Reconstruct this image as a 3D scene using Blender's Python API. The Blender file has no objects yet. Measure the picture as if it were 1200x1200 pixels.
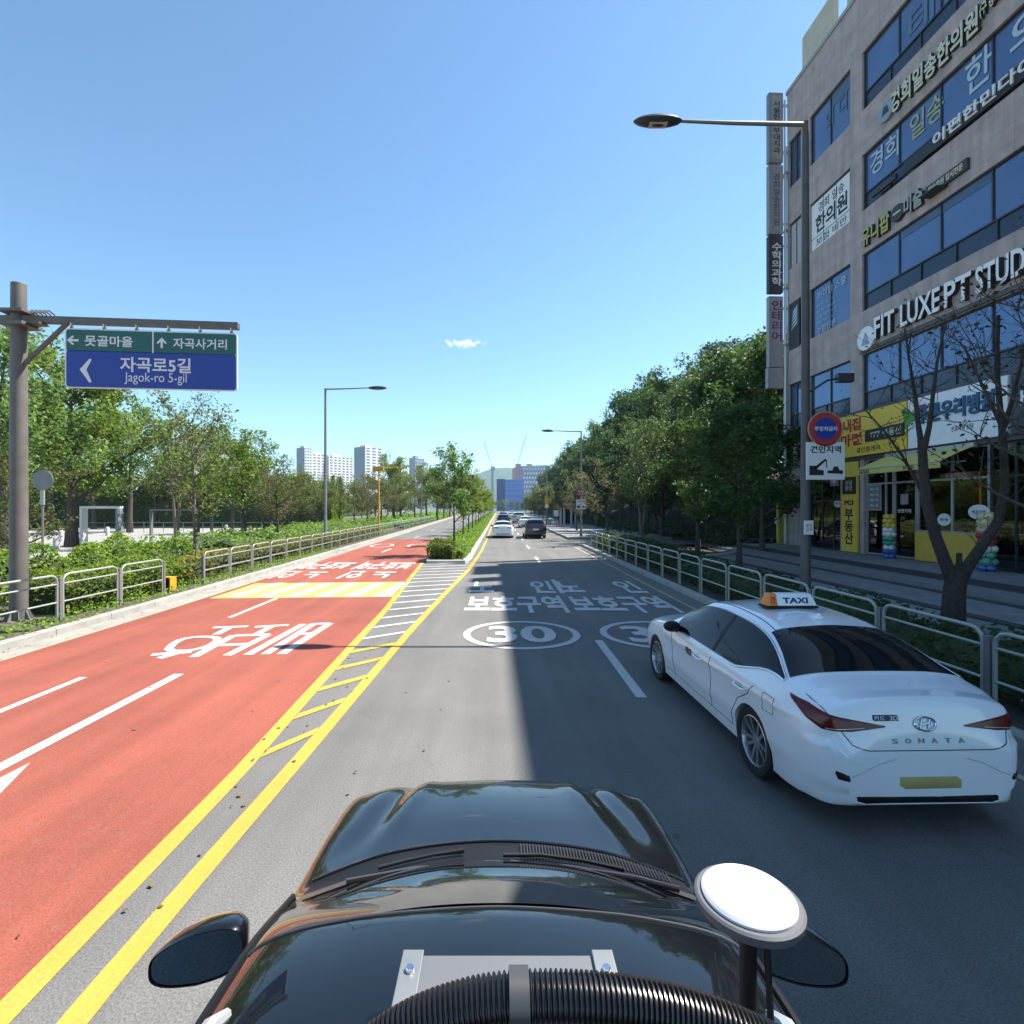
import bpy, bmesh, math, random
import numpy as np
from mathutils import Vector, Matrix
from mathutils.bvhtree import BVHTree
R = math.radians
random.seed(7)
SC = bpy.context.scene
COL = SC.collection
# ---------------------------------------------------------------- camera, sky, sun, exposure
H = 2.62                                   # height of the roof camera above the road
cam = bpy.data.cameras.new("camera")
cam.sensor_width = 36.0; cam.lens = 18.0   # 90 degree square view
cam.shift_x = 16 / 1200; cam.shift_y = -5 / 1200
cam.clip_start = 0.05; cam.clip_end = 6000
camo = bpy.data.objects.new("camera", cam); COL.objects.link(camo)
camo.location = (0, 0, H); camo.rotation_euler = (R(90), 0, 0)
SC.camera = camo
SUN = Vector((0.627, 0.238, 1.0)).normalized()
world = bpy.data.worlds.new("World"); SC.world = world
world.use_nodes = True
wn = world.node_tree; bg = wn.nodes["Background"]
sky = wn.nodes.new("ShaderNodeTexSky"); sky.sky_type = 'NISHITA'; sky.sun_disc = False
sky.sun_elevation = math.asin(SUN.z); sky.sun_rotation = math.atan2(SUN.x, SUN.y)
sky.air_density = 0.9; sky.dust_density = 0.15; sky.ozone_density = 2.0; sky.altitude = 50
bg.inputs['Strength'].default_value = 0.1
# a clear blue tint, and the one small cloud low over the road
tint = wn.nodes.new("ShaderNodeMix"); tint.data_type = 'RGBA'; tint.blend_type = 'MULTIPLY'; tint.inputs['Factor'].default_value = 1.0
tint.inputs[7].default_value = (0.88, 1.06, 1.06, 1); wn.links.new(sky.outputs[0], tint.inputs[6])
wtc = wn.nodes.new("ShaderNodeTexCoord"); cdir = Vector(((545 - 584) / 600, 1.0, (595 - 402) / 600)).normalized()
wsub = wn.nodes.new("ShaderNodeVectorMath"); wsub.operation = 'SUBTRACT'; wsub.inputs[1].default_value = cdir; wn.links.new(wtc.outputs['Generated'], wsub.inputs[0])
wmap = wn.nodes.new("ShaderNodeMapping"); wmap.inputs['Rotation'].default_value = (0, R(-20), 0); wmap.inputs['Scale'].default_value = (18, 20, 85); wn.links.new(wsub.outputs[0], wmap.inputs['Vector'])
wlen = wn.nodes.new("ShaderNodeVectorMath"); wlen.operation = 'LENGTH'; wn.links.new(wmap.outputs[0], wlen.inputs[0])
wnz = wn.nodes.new("ShaderNodeTexNoise"); wnz.inputs['Scale'].default_value = 110; wnz.inputs['Detail'].default_value = 6; wn.links.new(wtc.outputs['Generated'], wnz.inputs['Vector'])
wad = wn.nodes.new("ShaderNodeMath"); wad.operation = 'MULTIPLY_ADD'; wad.inputs[1].default_value = 2.2; wn.links.new(wnz.outputs['Fac'], wad.inputs[0])
wneg = wn.nodes.new("ShaderNodeMath"); wneg.operation = 'MULTIPLY'; wneg.inputs[1].default_value = -1.0; wn.links.new(wlen.outputs['Value'], wneg.inputs[0]); wn.links.new(wneg.outputs[0], wad.inputs[2])
wrm = wn.nodes.new("ShaderNodeMapRange"); wrm.inputs['From Min'].default_value = 0.45; wrm.inputs['From Max'].default_value = 1.05; wrm.inputs['To Max'].default_value = 0.75; wn.links.new(wad.outputs[0], wrm.inputs['Value'])
cmx = wn.nodes.new("ShaderNodeMix"); cmx.data_type = 'RGBA'; wn.links.new(wrm.outputs[0], cmx.inputs['Factor']); wn.links.new(tint.outputs[2], cmx.inputs[6]); cmx.inputs[7].default_value = (5.2, 5.3, 5.4, 1)
wn.links.new(cmx.outputs[2], bg.inputs['Color'])
sun = bpy.data.lights.new("sun", 'SUN'); sun.energy = 5.0; sun.angle = R(0.4); sun.color = (1.0, 0.955, 0.89)
suno = bpy.data.objects.new("sun", sun); COL.objects.link(suno)
suno.rotation_euler = SUN.to_track_quat('Z', 'Y').to_euler(); suno.location = (30, 10, 60)
SC.view_settings.view_transform = 'Standard'; SC.view_settings.look = 'None'
SC.view_settings.exposure = 1.26; SC.view_settings.gamma = 1.0
SC.render.engine = 'CYCLES'
SC.cycles.max_bounces = 6; SC.cycles.diffuse_bounces = 3; SC.cycles.glossy_bounces = 3
SC.cycles.transparent_max_bounces = 12; SC.cycles.transmission_bounces = 3
SC.cycles.caustics_reflective = False; SC.cycles.caustics_refractive = False

# ---------------------------------------------------------------- measuring helpers
def gp(px, py, z=0.0):
    "where the sight line of a photo point meets the level z"
    Y = 600 * (H - z) / (py - 595.0)
    return (px - 584) / 600 * Y, Y
def pt(px, py, Y):
    return Vector(((px - 584) / 600 * Y, Y, H + (595 - py) / 600 * Y))
def pX(px, Y): return (px - 584) / 600 * Y
def pZ(py, Y): return H + (595 - py) / 600 * Y
def lerp(a, b, t): return a + (b - a) * t
def interp(x, xs, ys):
    if x <= xs[0]: return ys[0]
    for i in range(len(xs) - 1):
        if x <= xs[i + 1]:
            return lerp(ys[i], ys[i + 1], (x - xs[i]) / (xs[i + 1] - xs[i]))
    return ys[-1]

# ---------------------------------------------------------------- materials
MATS = {}
def newmat(name):
    m = bpy.data.materials.new(name); m.use_nodes = True
    return m, m.node_tree.nodes, m.node_tree.links, m.node_tree.nodes["Principled BSDF"]
def pm(name, col, rough=0.6, metal=0.0, var=0.12, scale=4.0, bump=0.0, bscale=60.0, coat=0.0, spec=0.5, rvar=0.0, big=0.0):
    "principled material with noise-driven tone and roughness"
    if name in MATS: return MATS[name]
    m, N, L, P = newmat(name)
    tc = N.new("ShaderNodeTexCoord")
    n1 = N.new("ShaderNodeTexNoise"); n1.inputs['Scale'].default_value = scale; n1.inputs['Detail'].default_value = 6
    L.new(tc.outputs['Object'], n1.inputs['Vector'])
    mp = N.new("ShaderNodeMapRange"); mp.inputs['From Min'].default_value = 0.25; mp.inputs['From Max'].default_value = 0.75
    mp.inputs['To Min'].default_value = 1 - var; mp.inputs['To Max'].default_value = 1 + var
    L.new(n1.outputs['Fac'], mp.inputs['Value'])
    hsv = N.new("ShaderNodeHueSaturation"); hsv.inputs['Color'].default_value = (*col, 1)
    L.new(mp.outputs[0], hsv.inputs['Value'])
    out = hsv.outputs[0]
    if big:
        n3 = N.new("ShaderNodeTexNoise"); n3.inputs['Scale'].default_value = scale * 0.08; n3.inputs['Detail'].default_value = 4
        L.new(tc.outputs['Object'], n3.inputs['Vector'])
        m3 = N.new("ShaderNodeMapRange"); m3.inputs['From Min'].default_value = 0.3; m3.inputs['From Max'].default_value = 0.7
        m3.inputs['To Min'].default_value = 1 - big; m3.inputs['To Max'].default_value = 1 + big
        L.new(n3.outputs['Fac'], m3.inputs['Value'])
        h2 = N.new("ShaderNodeHueSaturation"); L.new(out, h2.inputs['Color']); L.new(m3.outputs[0], h2.inputs['Value']); out = h2.outputs[0]
    L.new(out, P.inputs['Base Color'])
    P.inputs['Roughness'].default_value = rough; P.inputs['Metallic'].default_value = metal
    P.inputs['Coat Weight'].default_value = coat; P.inputs['Coat Roughness'].default_value = 0.03
    P.inputs['Specular IOR Level'].default_value = spec
    if rvar:
        m2 = N.new("ShaderNodeMapRange"); m2.inputs['To Min'].default_value = max(0.02, rough - rvar); m2.inputs['To Max'].default_value = rough + rvar
        L.new(n1.outputs['Fac'], m2.inputs['Value']); L.new(m2.outputs[0], P.inputs['Roughness'])
    if bump:
        n2 = N.new("ShaderNodeTexNoise"); n2.inputs['Scale'].default_value = bscale; n2.inputs['Detail'].default_value = 4
        L.new(tc.outputs['Object'], n2.inputs['Vector'])
        b = N.new("ShaderNodeBump"); b.inputs['Strength'].default_value = bump; b.inputs['Distance'].default_value = 0.02
        L.new(n2.outputs['Fac'], b.inputs['Height']); L.new(b.outputs[0], P.inputs['Normal'])
    MATS[name] = m
    return m
def road_mat(name, col, speck=0.35, big=0.15, crack=False, worn=0.0, worncol=(0.14, 0.13, 0.13), spec=0.3):
    "asphalt or paint on asphalt: aggregate speckle, worn wheel tracks, patches, cracks"
    if name in MATS: return MATS[name]
    m, N, L, P = newmat(name)
    tc = N.new("ShaderNodeTexCoord")
    def noise(sc, det=3, rough=0.6, vec=None):
        n = N.new("ShaderNodeTexNoise"); n.inputs['Scale'].default_value = sc; n.inputs['Detail'].default_value = det
        n.inputs['Roughness'].default_value = rough
        L.new(vec or tc.outputs['Object'], n.inputs['Vector']); return n.outputs['Fac']
    def rng(v, a, b, c, d):
        r = N.new("ShaderNodeMapRange"); r.inputs['From Min'].default_value = a; r.inputs['From Max'].default_value = b
        r.inputs['To Min'].default_value = c; r.inputs['To Max'].default_value = d; L.new(v, r.inputs['Value']); return r.outputs[0]
    def mul(a, b):
        r = N.new("ShaderNodeMath"); r.operation = 'MULTIPLY'; L.new(a, r.inputs[0]); L.new(b, r.inputs[1]); return r.outputs[0]
    mpn = N.new("ShaderNodeMapping"); mpn.inputs['Scale'].default_value = (1.0, 0.06, 1.0); L.new(tc.outputs['Object'], mpn.inputs['Vector'])
    fine = rng(noise(70, 2, 0.8), 0.3, 0.7, 1 - speck, 1 + speck)
    patch = rng(noise(0.35, 5), 0.3, 0.7, 1 - big, 1 + big)
    streak = rng(noise(1.6, 4, 0.6, mpn.outputs[0]), 0.3, 0.7, 1 - big * 0.9, 1 + big * 0.9)
    val = mul(mul(fine, patch), streak)
    if crack:
        vo = N.new("ShaderNodeTexVoronoi"); vo.feature = 'DISTANCE_TO_EDGE'; vo.inputs['Scale'].default_value = 0.16
        nz = N.new("ShaderNodeTexNoise"); nz.inputs['Scale'].default_value = 1.2; nz.inputs['Detail'].default_value = 5
        L.new(tc.outputs['Object'], nz.inputs['Vector'])
        ad = N.new("ShaderNodeVectorMath"); ad.operation = 'MULTIPLY_ADD'; ad.inputs[1].default_value = (1.3, 1.3, 0)
        L.new(nz.outputs['Color'], ad.inputs[0]); L.new(tc.outputs['Object'], ad.inputs[2]); L.new(ad.outputs[0], vo.inputs['Vector'])
        val = mul(val, rng(vo.outputs['Distance'], 0.0, 0.0025, 0.86, 1.0))
    hsv = N.new("ShaderNodeHueSaturation"); hsv.inputs['Color'].default_value = (*col, 1); L.new(val, hsv.inputs['Value'])
    out = hsv.outputs[0]
    if worn:
        mx = N.new("ShaderNodeMix"); mx.data_type = 'RGBA'
        w = rng(noise(7.0, 9, 0.78), 0.55, 0.66, 0.0, worn)
        L.new(w, mx.inputs['Factor']); L.new(out, mx.inputs[6]); mx.inputs[7].default_value = (*worncol, 1); out = mx.outputs[2]
    L.new(out, P.inputs['Base Color'])
    P.inputs['Roughness'].default_value = 0.85; P.inputs['Specular IOR Level'].default_value = spec
    b = N.new("ShaderNodeBump"); b.inputs['Strength'].default_value = 0.35; b.inputs['Distance'].default_value = 0.01
    L.new(fine, b.inputs['Height']); L.new(b.outputs[0], P.inputs['Normal'])
    MATS[name] = m
    return m
def leaf_mat(name, cols, trans=0.42):
    "leaf colour differs from leaf to leaf and from tree to tree"
    if name in MATS: return MATS[name]
    m, N, L, P = newmat(name)
    g = N.new("ShaderNodeNewGeometry"); oi = N.new("ShaderNodeObjectInfo")
    cr = N.new("ShaderNodeValToRGB"); e = cr.color_ramp.elements
    e[0].position = 0.0; e[0].color = (*cols[0], 1); e[1].position = 1.0; e[1].color = (*cols[-1], 1)
    for i, c in enumerate(cols[1:-1]):
        k = e.new((i + 1) / (len(cols) - 1)); k.color = (*c, 1)
    L.new(g.outputs['Random Per Island'], cr.inputs[0])
    hs = N.new("ShaderNodeHueSaturation"); L.new(cr.outputs[0], hs.inputs['Color'])
    mr = N.new("ShaderNodeMapRange"); mr.inputs['To Min'].default_value = 0.8; mr.inputs['To Max'].default_value = 1.25
    L.new(oi.outputs['Random'], mr.inputs['Value']); L.new(mr.outputs[0], hs.inputs['Value'])
    mh = N.new("ShaderNodeMapRange"); mh.inputs['To Min'].default_value = 0.485; mh.inputs['To Max'].default_value = 0.515
    L.new(oi.outputs['Random'], mh.inputs['Value']); L.new(mh.outputs[0], hs.inputs['Hue'])
    L.new(hs.outputs[0], P.inputs['Base Color']); P.inputs['Roughness'].default_value = 0.6; P.inputs['Specular IOR Level'].default_value = 0.2
    tr = N.new("ShaderNodeBsdfTranslucent"); L.new(hs.outputs[0], tr.inputs['Color'])
    mx = N.new("ShaderNodeMixShader"); mx.inputs[0].default_value = trans
    L.new(P.outputs[0], mx.inputs[1]); L.new(tr.outputs[0], mx.inputs[2])
    L.new(mx.outputs[0], N["Material Output"].inputs['Surface'])
    MATS[name] = m
    return m
def paving_mat(name, c1, c2, mortar, sx=0.6, sy=0.3, rough=0.85, off=0.5, msize=0.012, plane='XY'):
    if name in MATS: return MATS[name]
    m, N, L, P = newmat(name)
    tc = N.new("ShaderNodeTexCoord"); mp = N.new("ShaderNodeMapping")
    if plane == 'XZ': mp.inputs['Rotation'].default_value = (R(-90), 0, 0)
    L.new(tc.outputs['Object'], mp.inputs['Vector'])
    br = N.new("ShaderNodeTexBrick"); br.offset = off
    br.inputs['Color1'].default_value = (*c1, 1); br.inputs['Color2'].default_value = (*c2, 1); br.inputs['Mortar'].default_value = (*mortar, 1)
    br.inputs['Scale'].default_value = 1.0; br.inputs['Brick Width'].default_value = sx; br.inputs['Row Height'].default_value = sy
    br.inputs['Mortar Size'].default_value = msize; br.inputs['Mortar Smooth'].default_value = 0.2
    L.new(mp.outputs[0], br.inputs['Vector'])
    n = N.new("ShaderNodeTexNoise"); n.inputs['Scale'].default_value = 1.3; n.inputs['Detail'].default_value = 7
    L.new(tc.outputs['Object'], n.inputs['Vector'])
    mr = N.new("ShaderNodeMapRange"); mr.inputs['From Min'].default_value = 0.3; mr.inputs['From Max'].default_value = 0.7
    mr.inputs['To Min'].default_value = 0.82; mr.inputs['To Max'].default_value = 1.15; L.new(n.outputs['Fac'], mr.inputs['Value'])
    hs = N.new("ShaderNodeHueSaturation"); L.new(br.outputs['Color'], hs.inputs['Color']); L.new(mr.outputs[0], hs.inputs['Value'])
    outc = hs.outputs[0]
    if plane == 'XZ':     # rain streaks below sills
        m3 = N.new("ShaderNodeMapping"); m3.inputs['Scale'].default_value = (2.6, 2.6, 0.12); L.new(tc.outputs['Object'], m3.inputs['Vector'])
        n3 = N.new("ShaderNodeTexNoise"); n3.inputs['Scale'].default_value = 1.0; n3.inputs['Detail'].default_value = 6; L.new(m3.outputs[0], n3.inputs['Vector'])
        r3 = N.new("ShaderNodeMapRange"); r3.inputs['From Min'].default_value = 0.35; r3.inputs['From Max'].default_value = 0.7; r3.inputs['To Min'].default_value = 1.04; r3.inputs['To Max'].default_value = 0.78; L.new(n3.outputs['Fac'], r3.inputs['Value'])
        h3 = N.new("ShaderNodeHueSaturation"); L.new(outc, h3.inputs['Color']); L.new(r3.outputs[0], h3.inputs['Value']); outc = h3.outputs[0]
    L.new(outc, P.inputs['Base Color']); P.inputs['Roughness'].default_value = rough
    b = N.new("ShaderNodeBump"); b.inputs['Strength'].default_value = 0.4; b.inputs['Distance'].default_value = 0.01; b.invert = True
    L.new(br.outputs['Fac'], b.inputs['Height']); L.new(b.outputs[0], P.inputs['Normal'])
    MATS[name] = m
    return m
def glass_mat(name, tint=(0.8, 0.85, 0.85), refl=0.12, rough=0.02):
    "shop glass: partly see-through, partly mirror"
    if name in MATS: return MATS[name]
    m, N, L, P = newmat(name)
    t = N.new("ShaderNodeBsdfTransparent"); t.inputs['Color'].default_value = (*tint, 1)
    g = N.new("ShaderNodeBsdfGlossy"); g.inputs['Roughness'].default_value = rough
    f = N.new("ShaderNodeFresnel"); f.inputs['IOR'].default_value = 1.5
    a = N.new("ShaderNodeMath"); a.operation = 'ADD'; a.inputs[1].default_value = refl; L.new(f.outputs[0], a.inputs[0])
    mx = N.new("ShaderNodeMixShader"); L.new(a.outputs[0], mx.inputs[0]); L.new(t.outputs[0], mx.inputs[1]); L.new(g.outputs[0], mx.inputs[2])
    L.new(mx.outputs[0], N["Material Output"].inputs['Surface'])
    MATS[name] = m
    return m

ASPH = road_mat('asphalt', (0.138, 0.133, 0.124), 0.36, 0.15, crack=True)
RED = road_mat('red_lane_paint', (0.252, 0.070, 0.045), 0.24, 0.18, worn=0.55, worncol=(0.22, 0.105, 0.085))
WHITEP = road_mat('white_road_paint', (0.47, 0.46, 0.44), 0.12, 0.10, worn=0.6, worncol=(0.22, 0.21, 0.2))
YELP = road_mat('yellow_road_paint', (0.42, 0.29, 0.05), 0.14, 0.12, worn=0.6, worncol=(0.24, 0.19, 0.10))
PALEY = road_mat('pale_yellow_hump_paint', (0.40, 0.31, 0.11), 0.08, 0.07, worn=0.3, worncol=(0.3, 0.22, 0.13))
CONC = pm('kerb_concrete', (0.30, 0.29, 0.265), 0.9, var=0.18, scale=3, bump=0.3, bscale=40, big=0.12)
GUTTER = pm('gutter_concrete', (0.27, 0.25, 0.215), 0.9, var=0.2, scale=2.2, bump=0.2, big=0.15)
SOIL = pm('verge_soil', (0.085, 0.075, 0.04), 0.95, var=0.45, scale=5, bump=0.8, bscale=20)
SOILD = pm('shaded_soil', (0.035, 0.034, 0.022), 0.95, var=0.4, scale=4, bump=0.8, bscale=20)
GALV = pm('galvanised_rail', (0.36, 0.375, 0.345), 0.48, 0.35, var=0.1, scale=8)
POLEG = pm('grey_pole', (0.20, 0.20, 0.20), 0.5, 0.3, var=0.12, scale=3)
POLET = pm('taupe_pole', (0.19, 0.182, 0.165), 0.6, 0.1, var=0.15, scale=4)
BARK = pm('bark', (0.075, 0.058, 0.045), 0.95, var=0.4, scale=9, bump=0.9, bscale=25)
BARKL = pm('pale_bark', (0.16, 0.13, 0.10), 0.95, var=0.35, scale=9, bump=0.8, bscale=25)
BLACKP = pm('black_plastic', (0.008, 0.008, 0.009), 0.5, var=0.2, scale=10, spec=0.25)
RUBBER = pm('tyre_rubber', (0.012, 0.012, 0.012), 0.8, var=0.2, scale=14)
ALLOY = pm('alloy_rim', (0.55, 0.56, 0.57), 0.28, 0.9, var=0.05, scale=6)
CHROME = pm('chrome', (0.75, 0.76, 0.78), 0.12, 1.0, var=0.03)
WCAR = pm('white_car_paint', (0.80, 0.81, 0.82), 0.30, 0.0, var=0.012, scale=1.5, coat=1.0)
KCAR = pm('black_car_paint', (0.0035, 0.004, 0.005), 0.3, 0.0, var=0.15, scale=1.0, coat=1.0, spec=0.1)
CGLASS = pm('tinted_car_glass', (0.006, 0.007, 0.008), 0.04, 0.0, var=0.2, scale=1.0, coat=0.0, spec=0.28)
LAMPR = pm('red_tail_lamp', (0.11, 0.006, 0.008), 0.2, 0.0, var=0.15, scale=20, coat=0.25, spec=.3)
LAMPC = pm('clear_lamp', (0.55, 0.53, 0.52), 0.15, 0.3, var=0.1, scale=30, coat=1.0)
SEAMM = pm('dark_seam', (0.02, 0.02, 0.022), 0.7)
WHITEM = pm('white_sheet', (0.75, 0.75, 0.74), 0.5, var=0.03)
BLACKM = pm('black_lettering', (0.012, 0.012, 0.014), 0.6)
NAVY = pm('navy_lettering', (0.02, 0.04, 0.14), 0.6)
REDM = pm('red_sheet', (0.45, 0.03, 0.03), 0.5, var=0.05)
BLUEM = pm('blue_sign_sheet', (0.012, 0.045, 0.30), 0.4, var=0.04)
GREENM = pm('green_sign_sheet', (0.012, 0.11, 0.085), 0.4, var=0.04)
YELM = pm('yellow_sheet', (0.70, 0.46, 0.05), 0.5, var=0.05)
ORANGE = pm('orange_plastic', (0.70, 0.22, 0.03), 0.45, var=0.05)
WALLM = paving_mat('grey_brown_wall_tile', (0.435, 0.355, 0.333), (0.46, 0.375, 0.35), (0.32, 0.265, 0.245), 1.2, 0.6, 0.75, 0.0, 0.008, 'XZ')
WALLD = pm('dark_facade_trim', (0.09, 0.085, 0.085), 0.6, var=0.1)
FRAME = pm('dark_window_frame', (0.045, 0.05, 0.06), 0.4, 0.5, var=0.1)
SILVER = pm('silver_frame', (0.45, 0.46, 0.46), 0.4, 0.6, var=0.06)
BEIGE = pm('beige_roof_panel', (0.52, 0.47, 0.37), 0.8, var=0.1, scale=1.5, bump=0.2, big=0.08)
def refl_glass(name, tint, metal=0.55, rough=0.03):
    return pm(name, tint, rough, metal, var=0.14, scale=0.6, spec=0.8)
BGLASS = refl_glass('blue_reflective_glass', (0.12, 0.18, 0.29))
SGLASS = glass_mat('shop_glass', (0.62, 0.68, 0.66), 0.06)

# ---------------------------------------------------------------- mesh helpers
def new_obj(name, me, mat=None, parent=None, loc=None, rot=None):
    o = bpy.data.objects.new(name, me); COL.objects.link(o)
    if mat is not None and me is not None and not me.materials: me.materials.append(mat)
    if parent is not None: o.parent = parent
    if loc is not None: o.location = loc
    if rot is not None: o.rotation_euler = rot
    return o
def finish(me, smooth=True, angle=35):
    if smooth:
        me.polygons.foreach_set('use_smooth', [True] * len(me.polygons))
        me.set_sharp_from_angle(angle=R(angle))
    me.update()
class MB:
    def __init__(s): s.v = []; s.f = []
    def add(s, vs, fs):
        k = len(s.v); s.v += [tuple(p) for p in vs]; s.f += [tuple(i + k for i in f) for f in fs]; return s
    def box(s, x0, y0, z0, x1, y1, z1):
        return s.add([(x0, y0, z0), (x1, y0, z0), (x1, y1, z0), (x0, y1, z0), (x0, y0, z1), (x1, y0, z1), (x1, y1, z1), (x0, y1, z1)],
                     [(0, 3, 2, 1), (4, 5, 6, 7), (0, 1, 5, 4), (1, 2, 6, 5), (2, 3, 7, 6), (3, 0, 4, 7)])
    def quad(s, a, b, c, d): return s.add([a, b, c, d], [(0, 1, 2, 3)])
    def prism(s, pts, d):
        "planar polygon (3-D points) pushed by vector d"
        n = len(pts); d = Vector(d); P = [Vector(p) for p in pts]
        return s.add(P + [p + d for p in P], [tuple(range(n))[::-1], tuple(range(n, 2 * n))] + [(i, (i + 1) % n, n + (i + 1) % n, n + i) for i in range(n)])
    def tube(s, pts, r, n=8, cap=True, closed=False):
        P = [Vector(p) for p in pts]; m = len(P)
        rs = r if isinstance(r, (list, tuple)) else [r] * m
        up = None; rings = []
        for i in range(m):
            if closed: t = P[(i + 1) % m] - P[i - 1]
            else: t = P[min(i + 1, m - 1)] - P[max(i - 1, 0)]
            t.normalize()
            if up is None:
                up = Vector((0, 0, 1)) if abs(t.z) < 0.9 else Vector((1, 0, 0))
            a = t.cross(up)
            if a.length < 1e-5: a = t.orthogonal()
            a.normalize(); b = a.cross(t); up = b
            rings.append([P[i] + (a * math.cos(2 * math.pi * k / n) + b * math.sin(2 * math.pi * k / n)) * rs[i] for k in range(n)])
        vs = [p for q in rings for p in q]; fs = []
        for i in range(m if closed else m - 1):
            for k in range(n):
                j = (i + 1) % m
                fs.append((i * n + k, i * n + (k + 1) % n, j * n + (k + 1) % n, j * n + k))
        if cap and not closed: fs += [tuple(range(n))[::-1], tuple((m - 1) * n + k for k in range(n))]
        return s.add(vs, fs)
    def lathe(s, prof, n=24, M=None, closed=False):
        "profile (radius, z) spun round z, then moved by matrix M"
        vs = []; fs = []; m = len(prof)
        for r, z in prof:
            for k in range(n):
                a = 2 * math.pi * k / n; p = Vector((r * math.cos(a), r * math.sin(a), z))
                vs.append(M @ p if M else p)
        for i in range(m if closed else m - 1):
            for k in range(n):
                j = (i + 1) % m
                fs.append((i * n + k, i * n + (k + 1) % n, j * n + (k + 1) % n, j * n + k))
        if not closed: fs += [tuple(range(n))[::-1], tuple((m - 1) * n + k for k in range(n))]
        return s.add(vs, fs)
    def grid(s, P, closed_u=False):
        m = len(P); n = len(P[0]); vs = [p for row in P for p in row]; fs = []
        for i in range(m - 1):
            for j in range(n if closed_u else n - 1):
                k = (j + 1) % n
                fs.append((i * n + j, i * n + k, (i + 1) * n + k, (i + 1) * n + j))
        return s.add(vs, fs)
    def mesh(s, name, smooth=True, bevel=0.0, recalc=True, angle=35, merge=0.0):
        me = bpy.data.meshes.new(name); me.from_pydata(s.v, [], s.f)
        if recalc or bevel or merge:
            bm = bmesh.new(); bm.from_mesh(me)
            if merge: bmesh.ops.remove_doubles(bm, verts=bm.verts, dist=merge)
            if recalc: bmesh.ops.recalc_face_normals(bm, faces=bm.faces)
            if bevel:
                es = [e for e in bm.edges if len(e.link_faces) == 2 and e.calc_face_angle(0) > R(30)]
                bmesh.ops.bevel(bm, geom=es, offset=bevel, segments=2, affect='EDGES', profile=0.6, clamp_overlap=True)
            bm.to_mesh(me); bm.free()
        finish(me, smooth, angle); return me
    def build(s, name, mat, parent=None, loc=None, rot=None, **k):
        return new_obj(name, s.mesh(name, **k), mat, parent, loc, rot)
def tag(o, label=None, cat=None, group=None, kind=None):
    if label: o['label'] = label
    if cat: o['category'] = cat
    if group: o['group'] = group
    if kind: o['kind'] = kind
    return o
def thing(name, label, cat, loc=(0, 0, 0), rz=0.0, group=None):
    o = bpy.data.objects.new(name, None); COL.objects.link(o); o.empty_display_size = 0.2
    o.location = loc; o.rotation_euler = (0, 0, rz)
    return tag(o, label, cat, group)
def struct(name, mb, mat, **k): return tag(mb.build(name, mat, **k), kind='structure')
def copy_tree(o, parent=None):
    c = o.copy(); COL.objects.link(c)
    if parent is not None: c.parent = parent
    for ch in list(o.children): copy_tree(ch, c)
    return c
def dup(o, loc, rz=0.0, s=1.0, label=None, group=None):
    c = copy_tree(o); c.location = loc; c.rotation_euler = (0, 0, rz); c.scale = (s, s, s) if not isinstance(s, tuple) else s
    if label: c['label'] = label
    if group: c['group'] = group
    return c
TXT = {}
def text_mesh(body, w, h, ext=0.0, bold=0.0, line=1.0, space=1.0):
    "lettering as a mesh in the XY plane, centred, scaled to w x h"
    key = (body, round(w, 4), round(h, 4), ext, bold)
    if key in TXT: return TXT[key]
    c = bpy.data.curves.new('lettering', 'FONT'); c.body = body; c.size = 1.0; c.offset = bold
    c.align_x = 'CENTER'; c.space_line = line; c.space_character = space; c.resolution_u = 3; c.fill_mode = 'BOTH'
    c.extrude = 0.5 if ext else 0.0
    o = bpy.data.objects.new('lettering', c)
    me = bpy.data.meshes.new_from_object(o); bpy.data.objects.remove(o); bpy.data.curves.remove(c)
    n = len(me.vertices); a = np.empty(n * 3); me.vertices.foreach_get('co', a); a = a.reshape(-1, 3)
    lo = a.min(0); hi = a.max(0); sz = np.maximum(hi - lo, 1e-6)
    a = (a - (lo + hi) / 2) * np.array([w / sz[0], h / sz[1], (ext / 1.0) if ext else 1.0])
    me.vertices.foreach_set('co', a.ravel()); me.materials.clear(); me.name = 'lettering'; me.update()
    TXT[key] = me
    return me
def text(name, body, w, h, mat, parent=None, loc=(0, 0, 0), rot=(R(90), 0, 0), ext=0.0, bold=0.02, line=1.0):
    me = text_mesh(body, w, h, ext, bold, line)
    if me.materials and me.materials[0] != mat: me = me.copy(); me.materials.clear()
    return new_obj(name, me, mat, parent, loc, rot)

# ---------------------------------------------------------------- ground, roads, kerbs
def XL(Y):   # left kerb face of the oncoming carriageway
    return interp(Y, [-40, 14, 40, 130, 320], [-9.05, -9.05, -9.75, -12.3, -17.0])
def YL(Y):   # left yellow line
    return interp(Y, [-40, 5, 9.5, 13, 18, 24.2], [-2.52, -2.56, -2.76, -2.88, -3.2, -3.60])
def YR(Y):   # right yellow line
    return interp(Y, [-40, 3, 5.3, 7.9, 10.7, 15.6, 21.8, 31, 42, 60, 400], [-2.19, -2.16, -2.07, -1.98, -1.88, -1.62, -1.24, -1.02, -0.95, -0.95, -0.95])
KR = 5.62    # right kerb face
def ribbon(f0, f1, Y0, Y1, z, step=1.5, mb=None):
    mb = mb or MB(); n = max(1, int((Y1 - Y0) / step)); P = []
    for i in range(n + 1):
        Y = lerp(Y0, Y1, i / n); P.append([(f0(Y), Y, z), (f1(Y), Y, z)])
    return mb.grid(P)
const = lambda v: (lambda Y: v)
struct('ground', MB().quad((-2500, -600, -0.06), (2500, -600, -0.06), (2500, 3500, -0.06), (-2500, 3500, -0.06)), pm('ground_earth', (0.10, 0.105, 0.055), 0.95, var=0.3, scale=0.4))
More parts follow.
